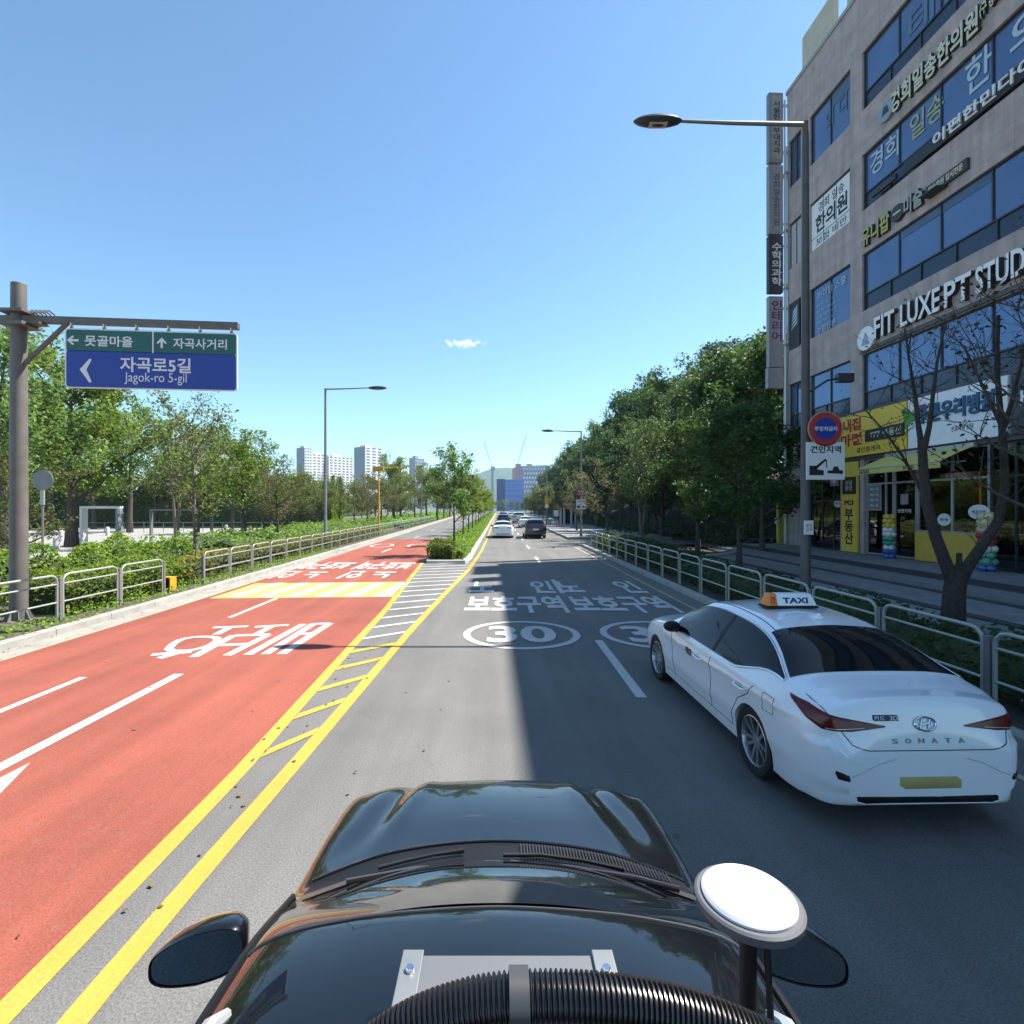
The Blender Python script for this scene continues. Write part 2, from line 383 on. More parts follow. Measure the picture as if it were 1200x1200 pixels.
struct('road', ribbon(lambda Y: XL(Y) - 0.05, const(KR + 0.05), -40, 330, 0.0, 3), ASPH, smooth=False)
struct('side_road', MB().quad((KR + 0.05, 35.6, -0.004), (16, 35.6, -0.004), (16, 42.2, -0.004), (KR + 0.05, 42.2, -0.004)), ASPH, smooth=False)
struct('bus_lane', ribbon(lambda Y: XL(Y) + 0.55, lambda Y: YL(Y) - 0.02 if Y < 24 else -3.55, -40, 42.5, 0.004, 0.5), RED, smooth=False)
struct('gutter', ribbon(lambda Y: XL(Y) - 0.02, lambda Y: XL(Y) + 0.50, -40, 330, 0.004), GUTTER, smooth=False)
def kerb(f, side, Y0, Y1, name='kerb', w=0.2, h=0.15, mat=CONC):
    "kerb stones, one metre each with a fine joint; side=+1: road lies to +X of face f"
    mb = MB(); y = Y0; L = 1.5 if Y1 - Y0 > 60 else 1.0
    while y < Y1:
        ye = min(y + L - 0.012, Y1); a0, a1 = f(y), f(ye); b = 0.02
        prof = [(0, 0), (side * -b * 0.6, h - b), (side * -b * 1.6, h), (side * -w, h), (side * -w, -0.05), (0, -0.05)]
        n = len(prof)
        mb.add([(a0 + p, y, q) for p, q in prof] + [(a1 + p, ye, q) for p, q in prof],
               [tuple(range(n)), tuple(range(2 * n - 1, n - 1, -1))] + [(i, n + i, n + (i + 1) % n, (i + 1) % n) for i in range(n)])
        y += L
    return struct(name, mb, mat, smooth=False)
kerb(XL, +1, -12, 200)
kerb(const(KR), -1, -8, 34.6)
kerb(const(KR + 0.2), -1, 43.0, 240)
struct('verge', ribbon(lambda Y: XL(Y) - 5.6, lambda Y: XL(Y) - 0.2, -20, 210, 0.12, 3), SOIL, smooth=False)
PLAZA = paving_mat('plaza_paving', (0.27, 0.26, 0.24), (0.30, 0.285, 0.26), (0.2, 0.195, 0.18), 0.6, 0.6)
struct('plaza', ribbon(lambda Y: XL(Y) - 45, lambda Y: XL(Y) - 5.6, -20, 75, 0.11, 5), PLAZA, smooth=False)
PAVE = paving_mat('sidewalk_paving', (0.20, 0.195, 0.19), (0.235, 0.23, 0.22), (0.13, 0.125, 0.12), 0.45, 0.3)
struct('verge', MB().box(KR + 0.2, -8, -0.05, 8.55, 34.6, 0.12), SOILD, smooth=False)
struct('sidewalk', MB().box(8.55, -8, -0.05, 13.35, 34.6, 0.16), PAVE, smooth=False)
struct('sidewalk', MB().box(KR + 0.4, 43.0, -0.05, 14.6, 240, 0.15), PAVE, smooth=False)
STONE = pm('step_stone', (0.20, 0.195, 0.19), 0.8, var=0.15, scale=3, bump=0.15)
struct('step', MB().box(10.55, -8, 0.16, 10.85, 26.0, 0.20).box(12.72, -8, .16, 12.98, 30, .19).box(14.38, -8, .312, 14.445, 30.4, .455).box(14.1, -8, .313, 14.36, 30.4, .33), pm('dark_step_strip', (0.05, 0.05, 0.05), 0.8), smooth=False)  # dark strips along the drain line, step edges and terrace riser
struct('step', MB().box(13.0, -8, 0.16, 13.35, 30.5, 0.31).box(13.35, -8, 0, 14.45, 30.5, 0.312), STONE, smooth=False, bevel=0)
struct('terrace', MB().box(14.45, -8, 0, 17.12, 30.9, 0.46), PAVE, smooth=False)
# forest floor: rising ground right of the footway beyond the building
def hillz(x, y):
    b = interp(x, [12, 17, 26, 45, 80], [0.12, 0.7, 4.0, 9.5, 13.0])
    return b * interp(y, [26, 36, 60, 120, 260], [0.5, 1.0, 1.15, 0.8, 0.5]) + 0.3 * math.sin(x * 0.7 + y * 0.31) * (1 if x > 15 else 0)
mb = MB(); P = []
for i in range(46):
    y = 31.2 + i * 5.2
    P.append([(x, y, hillz(x, y)) for x in (14.6, 16, 18, 21, 25, 30, 36, 45, 60, 80)])
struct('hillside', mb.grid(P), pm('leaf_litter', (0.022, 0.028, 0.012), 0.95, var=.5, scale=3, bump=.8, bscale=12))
# curved pale kerb where the footway meets the wood
cp = [gp(760, 657, .2), gp(800, 656, .2), gp(818, 653, .2), gp(854, 649, .2), gp(880, 642, .2), gp(912, 638, .2)]
struct('kerb', MB().tube([(x, y, 0.19) for x, y in cp], 0.11, 8), pm('pale_kerb_stone', (0.42, 0.42, 0.42), 0.8, var=0.1, scale=3))
mb = MB()
for i in range(len(cp) - 1):
    (x0, y0), (x1, y1) = cp[i], cp[i + 1]
    mb.quad((x0, y0, 0.165), (x1, y1, 0.165), (x1 + 1, 34.5, 0.165), (x0, 34.5, 0.165))
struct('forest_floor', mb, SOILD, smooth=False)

# ---------------------------------------------------------------- road markings
Z1 = 0.008
struct('yellow_line', ribbon(lambda Y: YR(Y) - 0.08, lambda Y: YR(Y) + 0.08, -20, 240, Z1, 0.6), YELP, smooth=False)
struct('yellow_line', ribbon(lambda Y: YL(Y) - 0.08, lambda Y: YL(Y) + 0.08, -20, 24.2, Z1, 0.5), YELP, smooth=False)
struct('edge_line', ribbon(const(KR - 0.60), const(KR - 0.51), -8, 34, Z1, 2), road_mat('cream_edge_paint', (0.36, 0.31, 0.2), 0.1, 0.1, worn=0.5, worncol=(.2,.19,.17)), smooth=False)
struct('edge_line', ribbon(lambda Y: XL(Y) + 0.50, lambda Y: XL(Y) + 0.58, -20, 200, Z1, 1.5), road_mat('cream_edge_paint', (0.45, 0.4, 0.3), 0.1, 0.1), smooth=False)
mbY, mbW = MB(), MB(); y = 5.35
while y < 23.6:
    yellow = y < 9.4; t = 0.20 if yellow else 0.15; m = mbY if yellow else mbW
    a, b = YL(y) + 0.085, YR(y + .6) - 0.085
    m.quad((a, y, Z1), (b, y + 0.55, Z1), (b, y + 0.55 + t, Z1), (a, y + t, Z1)); y += 0.96
struct('hatch_marking', mbY, YELP, smooth=False); struct('hatch_marking', mbW, WHITEP, smooth=False)
mb = MB()
for a in [7.05 + 8.58 * k for k in range(26)]:
    ln = 3.0 if a > 8 else 3.05
    mb.quad((1.90, a, Z1), (2.05, a, Z1), (2.05, a + ln, Z1), (1.90, a + ln, Z1))
struct('lane_line', mb, WHITEP, smooth=False)
mb = MB(); 
for a in (-4, 5.3, 12.2, 30, 44, 58, 72, 90, 110):
    dx = XL(a) + 9.05
    mb.quad((-6.46 + dx, a, Z1), (-6.34 + dx, a, Z1), (-6.34 + dx, a + 2.6, Z1), (-6.46 + dx, a + 2.6, Z1))
struct('lane_line', mb, WHITEP, smooth=False)
# long lane dash and the arrow tip at the picture edge
struct('lane_line', MB().quad((-5.10, 3.4, Z1), (-4.94, 3.4, Z1), (-4.94, 8.05, Z1), (-5.10, 8.05, Z1)), WHITEP, smooth=False)
struct('arrow_marking', MB().add([(-4.80, 5.25, Z1), (-4.92, 3.5, Z1), (-4.05, 3.5, Z1)], [(0, 1, 2)]).quad((-4.5, 1.0, Z1), (-4.3, 1.0, Z1), (-4.3, 3.5, Z1), (-4.5, 3.5, Z1)), WHITEP, smooth=False)
# raised speed-table band, pale yellow with white slanted bars
y0, y1 = 14.75, 17.9
struct('speed_table_marking', MB().quad((XL(15) + .75, y0, Z1), (YL(15) - .07, y0 + .25, Z1), (YL(17.6) - .07, y1 + .2, Z1), (XL(17.6) + .75, y1 - .2, Z1)), PALEY, smooth=False)
mb = MB()
for i in range(6):
    x = -8.0 + i * 0.86
    mb.quad((x, y0 + .25, 0.012), (x + .42, y0 + .27, 0.012), (x + .62, y1 - .1, 0.012), (x + .30, y1 - .12, 0.012))
struct('speed_table_marking', mb, WHITEP, smooth=False)
def gtext(body, cx, cy, w, h, flip=False, bold=0.03):
    o = text('road_lettering', body, w, h, WHITEP, None, (cx, cy, Z1 + 0.003), (0, 0, R(180) if flip else 0), 0, bold)
    return tag(o, kind='structure')
def ring(cx, cy, rx, ry, t, z=Z1):
    mb = MB(); P = []
    for k in range(49):
        a = 2 * math.pi * k / 48; P.append([(cx + rx * math.cos(a), cy + ry * math.sin(a), z), (cx + (rx - t) * math.cos(a), cy + (ry - t) * math.sin(a), z)])
    return tag(mb.grid(P).build('ring_marking', WHITEP, smooth=False), kind='structure')
for cx in (0.48, 3.33):
    ring(cx, 10.62, 1.21, 1.18, 0.15)
    gtext('30', cx, 10.62, 1.42, 1.40, bold=0.03)
    gtext('보호구역', cx - 0.02, 13.95, 2.68, 2.45, bold=0.035)
    gtext('노', cx - 1.0, 17.0, 0.78, 2.3, bold=0.03)
    gtext('인', cx + 0.95, 17.0, 0.72, 2.6, bold=0.03)
# strokes of the upside-down lettering on the red lane, read by oncoming drivers
def zw(x, y): X, Y = gp(160 + x / 4.286, 700 + y / 4.286); return Vector((X, Y, Z1))
mb = MB(); kz = [0]
def stroke(a, b, w=0.17):
    a, b = zw(*a), zw(*b); d = (b - a).normalized(); n = Vector((-d.y, d.x, 0)) * w * .5; kz[0] += 1
    up = Vector((0, 0, 0.00012 * kz[0]))
    mb.quad(a - n + up, b - n + up, b + n + up, a + n + up)
for a, b in (((385, 153), (560, 147)), ((470, 152), (400, 188)), ((75, 290), (278, 275)), ((205, 282), (112, 308)), ((595, 150), (765, 140)), ((680, 146), (605, 186)),
             ((490, 192), (285, 302)), ((490, 194), (668, 188)), ((660, 190), (455, 294)), ((395, 243), (562, 236)), ((838, 136), (558, 291)), ((893, 133), (645, 288)),
             ((972, 132), (728, 287)), ((890, 135), (972, 133)), ((800, 186), (885, 184))): stroke(a, b)
el = [(160, 262), (185, 235), (225, 213), (290, 201), (360, 199), (405, 206), (405, 222), (370, 243), (310, 262), (240, 272), (180, 272)]
for i in range(len(el)): stroke(el[i], el[(i + 1) % len(el)], 0.15)
struct('road_lettering', mb, WHITEP, smooth=False, recalc=False)
for cx, ww in ((-7.75, 2.1), (-5.1, 2.4)):
    gtext('보호구역', cx, 23.2, ww, 3.0, True); gtext('노 인', cx, 20.0, ww * .8, 2.2, True)
    ring(cx - .3, 35.5, ww * .38, 1.5, 0.18)

# ---------------------------------------------------------------- grassy / leafy helpers
def leaf_np(C, size, seed=0, upb=0.35, aspect=0.55):
    "N leaf blades as rhombus quads round centres C"
    rg = np.random.default_rng(seed); n = len(C)
    nrm = rg.normal(size=(n, 3)); nrm[:, 2] = np.abs(nrm[:, 2]) + upb; nrm /= np.linalg.norm(nrm, axis=1)[:, None]
    t = rg.normal(size=(n, 3)); t -= nrm * (t * nrm).sum(1)[:, None]; t /= np.linalg.norm(t, axis=1)[:, None]
    b = np.cross(nrm, t); s = (size * rg.uniform(0.6, 1.35, n))[:, None]
    V = np.stack([C - t * s * .5, C + b * s * .5 * aspect + nrm * s * .08, C + t * s * .5, C - b * s * .5 * aspect + nrm * s * .08], 1).reshape(-1, 3)
    F = np.arange(n * 4).reshape(n, 4)
    return V, F
def np_mesh(name, V, F):
    me = bpy.data.meshes.new(name); n, k = F.shape
    me.vertices.add(len(V)); me.vertices.foreach_set('co', np.ascontiguousarray(V, dtype=np.float32).ravel())
    me.loops.add(n * k); me.loops.foreach_set('vertex_index', np.ascontiguousarray(F, dtype=np.int32).ravel())
    me.polygons.add(n); me.polygons.foreach_set('loop_start', np.arange(0, n * k, k, dtype=np.int32))
    me.update(calc_edges=True); return me
LG = leaf_mat('leaf_green', [(0.087, 0.139, 0.018), (0.149, 0.224, 0.028), (0.239, 0.307, 0.038)])
LGB = leaf_mat('leaf_bluegreen', [(0.076, 0.146, 0.033), (0.131, 0.222, 0.050), (0.198, 0.290, 0.066)])
LBR = leaf_mat('leaf_olive', [(0.10, 0.135, 0.03), (0.13, 0.17, 0.04), (0.17, 0.165, 0.055), (0.12, 0.18, 0.04)] or [(0.131, 0.122, 0.033), (0.166, 0.188, 0.041), (0.229, 0.179, 0.066), (0.149, 0.204, 0.044)])
LBN = leaf_mat('leaf_brown', [(0.15, 0.135, 0.06), (0.18, 0.165, 0.075), (0.14, 0.155, 0.055)] or [(0.164, 0.117, 0.056), (0.208, 0.158, 0.068), (0.149, 0.152, 0.056)])
LYG = leaf_mat('leaf_yellowgreen', [(0.125, 0.202, 0.023), (0.187, 0.252, 0.032), (0.233, 0.288, 0.038)])
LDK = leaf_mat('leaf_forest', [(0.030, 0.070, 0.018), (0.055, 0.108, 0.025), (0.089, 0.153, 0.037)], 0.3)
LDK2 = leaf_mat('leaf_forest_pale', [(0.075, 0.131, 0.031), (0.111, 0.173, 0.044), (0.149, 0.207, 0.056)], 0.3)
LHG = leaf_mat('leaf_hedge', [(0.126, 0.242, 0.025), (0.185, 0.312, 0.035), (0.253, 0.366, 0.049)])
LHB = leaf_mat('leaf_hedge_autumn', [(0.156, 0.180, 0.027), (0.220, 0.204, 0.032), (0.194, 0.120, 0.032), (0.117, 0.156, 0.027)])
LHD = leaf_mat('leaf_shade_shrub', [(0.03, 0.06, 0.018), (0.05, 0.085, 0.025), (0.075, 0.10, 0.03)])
CORE = pm('hedge_core', (0.03, 0.045, 0.012), 0.95, var=0.3, scale=8)

def hedge(name, label, cat, x0f, x1f, Y0, Y1, z0, hgt, n, size, mat, seed, group=None, lump=0.18, core=True):
    "clipped or loose shrub mass between two edge curves: leaf shell over a woody core"
    rg = np.random.default_rng(seed)
    ph = rg.uniform(0, 6.28, 6)
    def top(x, y): return hgt * (1 + lump * (math.sin(y * 1.7 + ph[0]) * .5 + math.sin(y * 4.1 + x * 2.3 + ph[1]) * .35 + math.sin(x * 3.1 + ph[2]) * .3))
    C = np.empty((n, 3)); ny = max(2, int((Y1 - Y0) / .6)); 
    for i in range(n):
        y = rg.uniform(Y0, Y1); a, b = x0f(y), x1f(y); w = b - a
        e = min(1.0, min(y - Y0, Y1 - y) / min(0.6, .5 * (Y1 - Y0)))
        t = rg.uniform(0, 1); u = rg.uniform(0, 1)
        if u > 0.94 or (u > 0.75 and Y1 - Y0 < 4):
            y = (Y0 if rg.uniform() < .7 else Y1) + rg.normal(0, .06); hh = rg.uniform(.05, 1); x = x0f(Y0) + (x1f(Y0) - x0f(Y0)) * t
            q = abs(t * 2 - 1); z = top(x, y) * hh * (1 - q ** 5 * .35) * .85
        elif u < 0.60:
            q = abs(t * 2 - 1); x = a + w * t; z = top(x, y) * (1 - q ** 5 * .35) * (0.7 + 0.3 * e)
            z += rg.normal(0, .03) - abs(rg.normal(0, .05))
        else:
            s = 1 if rg.uniform() < 0.5 else 0
            hh = rg.uniform(0.06, 1); x = (b if s else a) + (1 if s else -1) * (0.04 * math.sin(y * 5 + hh * 4) - 0.12 * max(0, hh - .75)); z = top(x, y) * hh * (.7 + .3 * e)
            x += rg.normal(0, .05)
        C[i] = (x, y, z0 + z)
    V, F = leaf_np(C, size, seed + 1, 0.5, 0.7)
    root = thing(name, label, cat, ((x0f(Y0) + x1f(Y0)) / 2, (Y0 + Y1) / 2, z0), 0, group)
    off = np.array(root.location[:])
    new_obj('foliage', np_mesh('foliage', V - off, F), mat, root)
    if not core: return root
    mb = MB(); P = []
    for i in range(ny + 1):
        y = lerp(Y0 + .16, Y1 - .16, i / ny); a, b = x0f(y) + .12, x1f(y) - .12; ring = []
        for k in range(7):
            t = k / 6; x = lerp(a, b, t); q = abs(t * 2 - 1); ring.append(Vector((x, y, z0 + top(x, y) * (1 - q ** 5 * .4) * .80 * (.72 if i in (0, ny) else 1))) - Vector(off))
        ring = [Vector((a, y, z0)) - Vector(off)] + ring + [Vector((b, y, z0)) - Vector(off)]; P.append(ring)
    mb.grid(P); m = len(P[0]); L = len(P) - 1
    mb.f += [tuple(range(m)), tuple(L * m + k for k in range(m))[::-1]]
    mb.build('branches', CORE, root)
    return root

rg_ = np.random.default_rng(91); LC = []
for k in range(900):
    y = rg_.uniform(3, 40); q = rg_.uniform()
    if q < .35: x = XL(y) + rg_.exponential(.35)
    elif q < .6: x = KR - rg_.exponential(.30)
    elif q < .8: x = lerp(YL(y), YR(y), rg_.uniform())
    else: x = rg_.uniform(XL(y) + .4, KR)
    LC.append((x, y, .016))
V, F = leaf_np(np.array(LC), .045, 92, 6.0, .7)
tag(new_obj('fallen_leaves', np_mesh('fallen_leaves', V, F), leaf_mat('leaf_fallen', [(0.20, 0.13, 0.05), (0.12, 0.08, 0.035), (0.24, 0.19, 0.09)], .1)), 'scattered dry fallen leaves along the kerbs and hatched strip', 'leaves', kind='stuff')
# ---------------------------------------------------------------- trees
def tree_data(seed, hgt, clear, rad, tr, nleaf, lsize, mat, bark, limbs=11, sub=5, twin=False, clus=0.55, flat=0.8, up=0.9, lean=0.0):
    "one tree prototype: tapered trunk with limbs and twigs, crown of separate leaves"
    rd = random.Random(seed); rg = np.random.default_rng(seed)
    mb = MB(); tips = []
    def limb(p, d, ln, r, lev):
        pts = [p.copy()]; rs = [r]; dd = d.normalized(); n = 4
        for i in range(n):
            dd = (dd + Vector((rd.uniform(-.22, .22), rd.uniform(-.22, .22), rd.uniform(-.05, .2)))).normalized()
            p = p + dd * ln / n; pts.append(p.copy()); rs.append(max(0.006, r * (1 - .8 * (i + 1) / n)))
        mb.tube(pts, rs, 6 if lev else 8)
        return pts, dd
    def trunk(base, lean_v, hh, r):
        pts = []; rs = []; n = 7; w = Vector((0, 0, 0))
        for i in range(n + 1):
            t = i / n; w += Vector((rd.uniform(-.05, .05), rd.uniform(-.05, .05), 0)) * hh * .25 * (1 if i else 0)
            pts.append(base + Vector((lean_v.x * t, lean_v.y * t, hh * .86 * t)) + w * t)
            rs.append(max(0.012, r * (1.25 if i == 0 else 1) * (1 - .86 * t ** 0.9)))
        mb.tube(pts, rs, 10); return pts
    stems = [trunk(Vector((0, 0, 0)), Vector((lean, 0, 0)), hgt, tr)] if not twin else \
            [trunk(Vector((-.06, 0, 0)), Vector((-.12 * hgt, .04 * hgt, 0)), hgt * .95, tr * .8), trunk(Vector((.06, 0, 0)), Vector((.12 * hgt, -.04 * hgt, 0)), hgt, tr * .8)]
    cr = hgt - clear
    for st in stems:
        for k in range(limbs):
            t = (clear / hgt + (0.86 - clear / hgt) * (k + rd.random() * .6) / limbs) / .86
            t = min(.97, max(.12, t)); i = min(len(st) - 2, int(t * (len(st) - 1))); p = st[i].lerp(st[i + 1], t * (len(st) - 1) - i)
            a = k * 2.4 + rd.uniform(-.5, .5); zt = (p.z - clear) / cr
            env = rad * math.sqrt(max(.08, 1 - (2 * min(.98, max(0, zt)) - .75) ** 2 / 1.6)) * rd.uniform(.72, 1.08)
            d = Vector((math.cos(a), math.sin(a), up * rd.uniform(.35, 1.0)))
            pts, dd = limb(p, d, env * rd.uniform(.85, 1.05), max(.012, tr * .42 * (1 - .55 * zt)), 0)
            tips.append((pts[-1], 1.0)); tips.append((pts[-2], .8))
            for j in range(sub):
                q = pts[rd.randint(1, 4)]; a2 = rd.uniform(0, 6.28)
                d2 = (dd + Vector((math.cos(a2), math.sin(a2), rd.uniform(-.2, .8))) * .9)
                p2, _ = limb(q, d2, env * rd.uniform(.28, .55), max(.008, tr * .15), 1)
                tips.append((p2[-1], 1.0)); tips.append((p2[2], .6))
        tips.append((st[-1], 1.0))
    per = max(4, nleaf // len(tips)); C = []
    for p, w in tips:
        k = int(per * w * rd.uniform(.5, 1.5)); rr = clus * rd.uniform(.6, 1.3)
        u = rg.normal(size=(k, 3)); u /= np.linalg.norm(u, axis=1)[:, None]; u *= (rg.uniform(0, 1, (k, 1)) ** .5) * rr; u[:, 2] *= flat
        C.append(u + np.array(p[:]))
    C = np.concatenate(C); V, F = leaf_np(C, lsize, seed + 3)
    crown = np_mesh('crown', V, F); crown.materials.append(mat)
    tm = mb.mesh('trunk', recalc=False); tm.materials.append(bark)
    return tm, crown
PROTO = {}
def proto_h(k):
    me = PROTO[k][1]; a = np.empty(len(me.vertices) * 3, dtype=np.float32); me.vertices.foreach_get('co', a); return float(np.percentile(a.reshape(-1, 3)[:, 2], 99.6))
def tree(kind, label, x, y, z=0.1, s=1.0, rz=0.0, group=None, name='tree', cat='tree', sz=None):
    tm, cm = PROTO[kind]
    root = thing(name, label, cat, (x, y, z), rz, group); root.scale = (s, s, sz or s)
    new_obj('trunk', tm, None, root); new_obj('crown', cm, None, root)
    return root
PROTO['broad'] = tree_data(11, 13.0, 2.6, 5.0, 0.36, 15000, 0.30, LG, BARK, 16, 6, clus=0.95)
PROTO['broad2'] = tree_data(12, 10.0, 2.2, 4.0, 0.24, 10000, 0.26, LGB, BARK, 13, 5, clus=0.85)
PROTO['small'] = tree_data(13, 7.0, 1.9, 2.2, 0.12, 2600, 0.17, LBR, BARKL, 11, 5, clus=0.5, up=1.3)
PROTO['twin'] = tree_data(14, 8.5, 2.8, 2.4, 0.13, 3200, 0.17, LGB, BARKL, 8, 5, twin=True, clus=0.5, up=1.2)
PROTO['mid'] = tree_data(15, 8.0, 1.8, 3.0, 0.17, 7000, 0.20, LG, BARK, 12, 5, clus=0.65)
PROTO['olive'] = tree_data(16, 7.0, 1.6, 2.9, 0.15, 5200, 0.19, LBR, BARK, 12, 5, clus=0.6)
PROTO['brown'] = tree_data(17, 6.2, 1.7, 2.8, 0.14, 3600, 0.16, LBN, BARK, 12, 6, clus=0.5, up=0.7)
PROTO['young'] = tree_data(18, 6.0, 1.75, 1.75, 0.085, 3600, 0.18, LGB, BARK, 11, 5, clus=0.42, up=1.25)
PROTO['young2'] = tree_data(19, 5.6, 1.7, 1.7, 0.085, 3800, 0.18, LYG, BARK, 11, 5, clus=0.42, up=1.15)
PROTO['pale'] = tree_data(20, 8.5, 2.2, 3.0, 0.13, 5200, 0.20, LDK2, BARKL, 10, 5, twin=True, clus=0.6, up=1.3)
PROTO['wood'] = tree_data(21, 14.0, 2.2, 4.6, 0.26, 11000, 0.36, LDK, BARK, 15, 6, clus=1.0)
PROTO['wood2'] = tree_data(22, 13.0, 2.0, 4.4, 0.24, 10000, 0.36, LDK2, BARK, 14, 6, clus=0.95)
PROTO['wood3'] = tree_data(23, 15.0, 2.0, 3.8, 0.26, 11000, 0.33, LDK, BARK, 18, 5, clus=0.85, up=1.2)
PROTO['far'] = tree_data(24, 9.0, 1.6, 3.4, 0.18, 3200, 0.42, LG, BARK, 12, 4, clus=0.9)
PROTO['faro'] = tree_data(25, 8.0, 1.5, 3.2, 0.16, 3000, 0.40, LBR, BARK, 12, 4, clus=0.85)

# ---------------------------------------------------------------- the big building on the right
BX, BY = 17.15, 30.4
BRZ = R(-90 + 0.86)
BM = Matrix.Translation((BX, BY, 0)) @ Matrix.Rotation(BRZ, 4, 'Z')
def Bp(u, w, z): return BM @ Vector((u, w, z))
def U(px):
    r = (px - 584) / 600; return (BY * r - BX) / (r + 0.015)
def UZ(px, py):
    u = U(px); return u, H + (595 - py) / 600 * (BY - u)
ROWS = [(7.25, 9.86), (11.9, 14.6), (16.65, 19.3), (21.4, 24.15)]
UG = [(0.18, 1.36), (2.15, 5.33), (6.13, 20.6), (21.6, 37.4)]
TOP = 27.1
bld = thing('office_building', 'five storey grey brown office building with blue glass bands and shops at street level', 'building', (BX, BY, 0), BRZ)
mb = MB()
zs = [7.25] + [v for r in ROWS for v in r] + [TOP]
zb = [(ROWS[i][1], ROWS[i + 1][0]) for i in range(3)] + [(ROWS[3][1], TOP)]
for a, b in zb: mb.box(0, 0, a, 38, .35, b)
for a, b in ROWS:
    e = [0] + [v for g in UG for v in g] + [38]
    for k in range(0, len(e), 2): mb.box(e[k], 0, a, e[k + 1], .35, b)
mb.box(0, .35, 0, .35, 18, TOP); mb.box(37.65, .35, 0, 38, 18, TOP); mb.box(.35, 17.65, 0, 37.65, 18, TOP)
for u0, u1 in ((0, 2.0), (4.62, 4.8), (5.98, 6.25), (20.6, 21.6), (37.4, 38)): mb.box(u0, 0, 0.3, u1, .35, 5.06)
mb.build('wall', WALLM, bld, smooth=False)
MB().box(.35, .35, TOP - .9, 37.65, 17.65, TOP - .6).build('roof', CONC, bld, smooth=False)
MB().box(-.06, -.06, TOP, 38.06, .45, TOP + .22).build('parapet_cap', pm('cap_metal', (0.33, 0.31, 0.29), 0.5, var=0.1), bld, smooth=False)
mb = MB()
for a, b in ((4.9, 5.06), (7.1, 7.25)): mb.box(-.02, -.05, a, 38.02, -0.003, b)
mb.build('fascia_trim', WALLD, bld, smooth=False)
mb = MB(); mb.box(.35, 3.2, .46, 37.65, 3.4, TOP - 1).build('inner_wall', pm('dim_interior', (0.28, 0.24, 0.19), 0.9), bld, smooth=False)
mb = MB()
for z in (5.0, 9.95, 14.7, 19.4): mb.box(.36, .36, z, 37.6, 3.2, z + .25)
mb.build('floor_slab', pm('slab', (0.2, 0.2, 0.19), 0.9), bld, smooth=False)
for ri, (z0, z1) in enumerate(ROWS):
    for gi, (u0, u1) in enumerate(UG):
        mb = MB(); t = .055; d0, d1 = .10, .18
        mb.box(u0, d0, z0, u0 + t, d1, z1).box(u1 - t, d0, z0, u1, d1, z1).box(u0 + t, d0, z1 - t, u1 - t, d1, z1).box(u0 + t, d0, z0, u1 - t, d1, z0 + t)
        nm = max(2, round((u1 - u0) / 2.17)) if gi else 2
        st = (u1 - u0) / nm
        tz = z0 + .80
        for k in range(1, nm): mb.box(u0 + k * st - .03, d0, tz + .03 if gi > 1 else z0 + t, u0 + k * st + .03, d1, z1 - t)
        if gi > 1 or ri < 1:
            mb.box(u0 + t, d0 - .01, tz - .03, u1 - t, d1, tz + .03)
            for k in range(1, int(nm * 1.3)): mb.box(u0 + k * st * .77 - .025, d0, z0 + t, u0 + k * st * .77 + .025, d1, tz - .03)
        fr = mb.build('window', FRAME, bld, smooth=False)
        pb = MB(); us = [u0 + k * st for k in range(nm + 1)]; rdm = random.Random(ri * 7 + gi)
        for k in range(nm):   # every sheet of glass sits a hair out of true
            j = [rdm.uniform(-.004, .004) for _ in range(4)]
            zl = tz if (gi > 1 or ri < 1) else z0
            pb.quad((us[k], .15 + j[0], zl), (us[k + 1], .15 + j[1], zl), (us[k + 1], .15 + j[2], z1), (us[k], .15 + j[3], z1))
        pb.build('pane', BGLASS, fr, smooth=False, recalc=False)
        if gi > 1 or ri < 1: MB().quad((u0, .152, z0), (u1, .15, z0), (u1, .15, tz), (u0, .152, tz)).build('spandrel', pm('dark_spandrel_glass', (0.045, 0.06, 0.085), 0.12, .35, var=.12, scale=.6), fr, smooth=False, recalc=False)
        if gi and ri:     # half drawn roller blinds behind some of the glass
            for k in range(nm):
                if rdm.random() < .3:
                    dz = rdm.uniform(.25, .8); MB().box(us[k] + .05, .13, z1 - dz, us[k + 1] - .05, .148, z1 - .03).build('blind', pm('blind_behind_glass', (0.085, 0.125, 0.185), 0.25, .25, var=.1), fr, smooth=False)
# roof-top screen panels whose gaps let strips of sun through
SCR = thing('rooftop_screen', 'beige rooftop screen of three panels with gaps above the parapet of the office building', 'roof screen', tuple(Bp(.5, .6, TOP - .6)), BRZ)
for a, b in ((0, 2.75), (3.75, 4.75), (5.75, 7.1)):
    m2 = MB().box(a, 0, 0, b, .25, 3.55)
    m2.build('panel', BEIGE, SCR, smooth=False)
MB().box(-.0, 3.4, 0, 8.0, 3.6, 3.0).build('back_panel', BEIGE, SCR, smooth=False)
# rain pipes at the corner
for k, (u, zt) in enumerate(((-.12, 26.9), (.08, 24.0))):
    pz = MB().tube([(0, 0, .5), (0, 0, zt)], .055, 8)
    for i in range(7): pz.box(-.07, -.07, 2 + i * 3.4, .07, .12, 2.1 + i * 3.4)
    tag(pz.build('rain_pipe', SILVER, None, Bp(u, -.08 - .05 * k, 0), (0, 0, BRZ), angle=50), ['tall silver rain pipe running down the front corner of the office building', 'slightly shorter rain pipe just right of the corner pipe on the office building'][k], 'pipe')
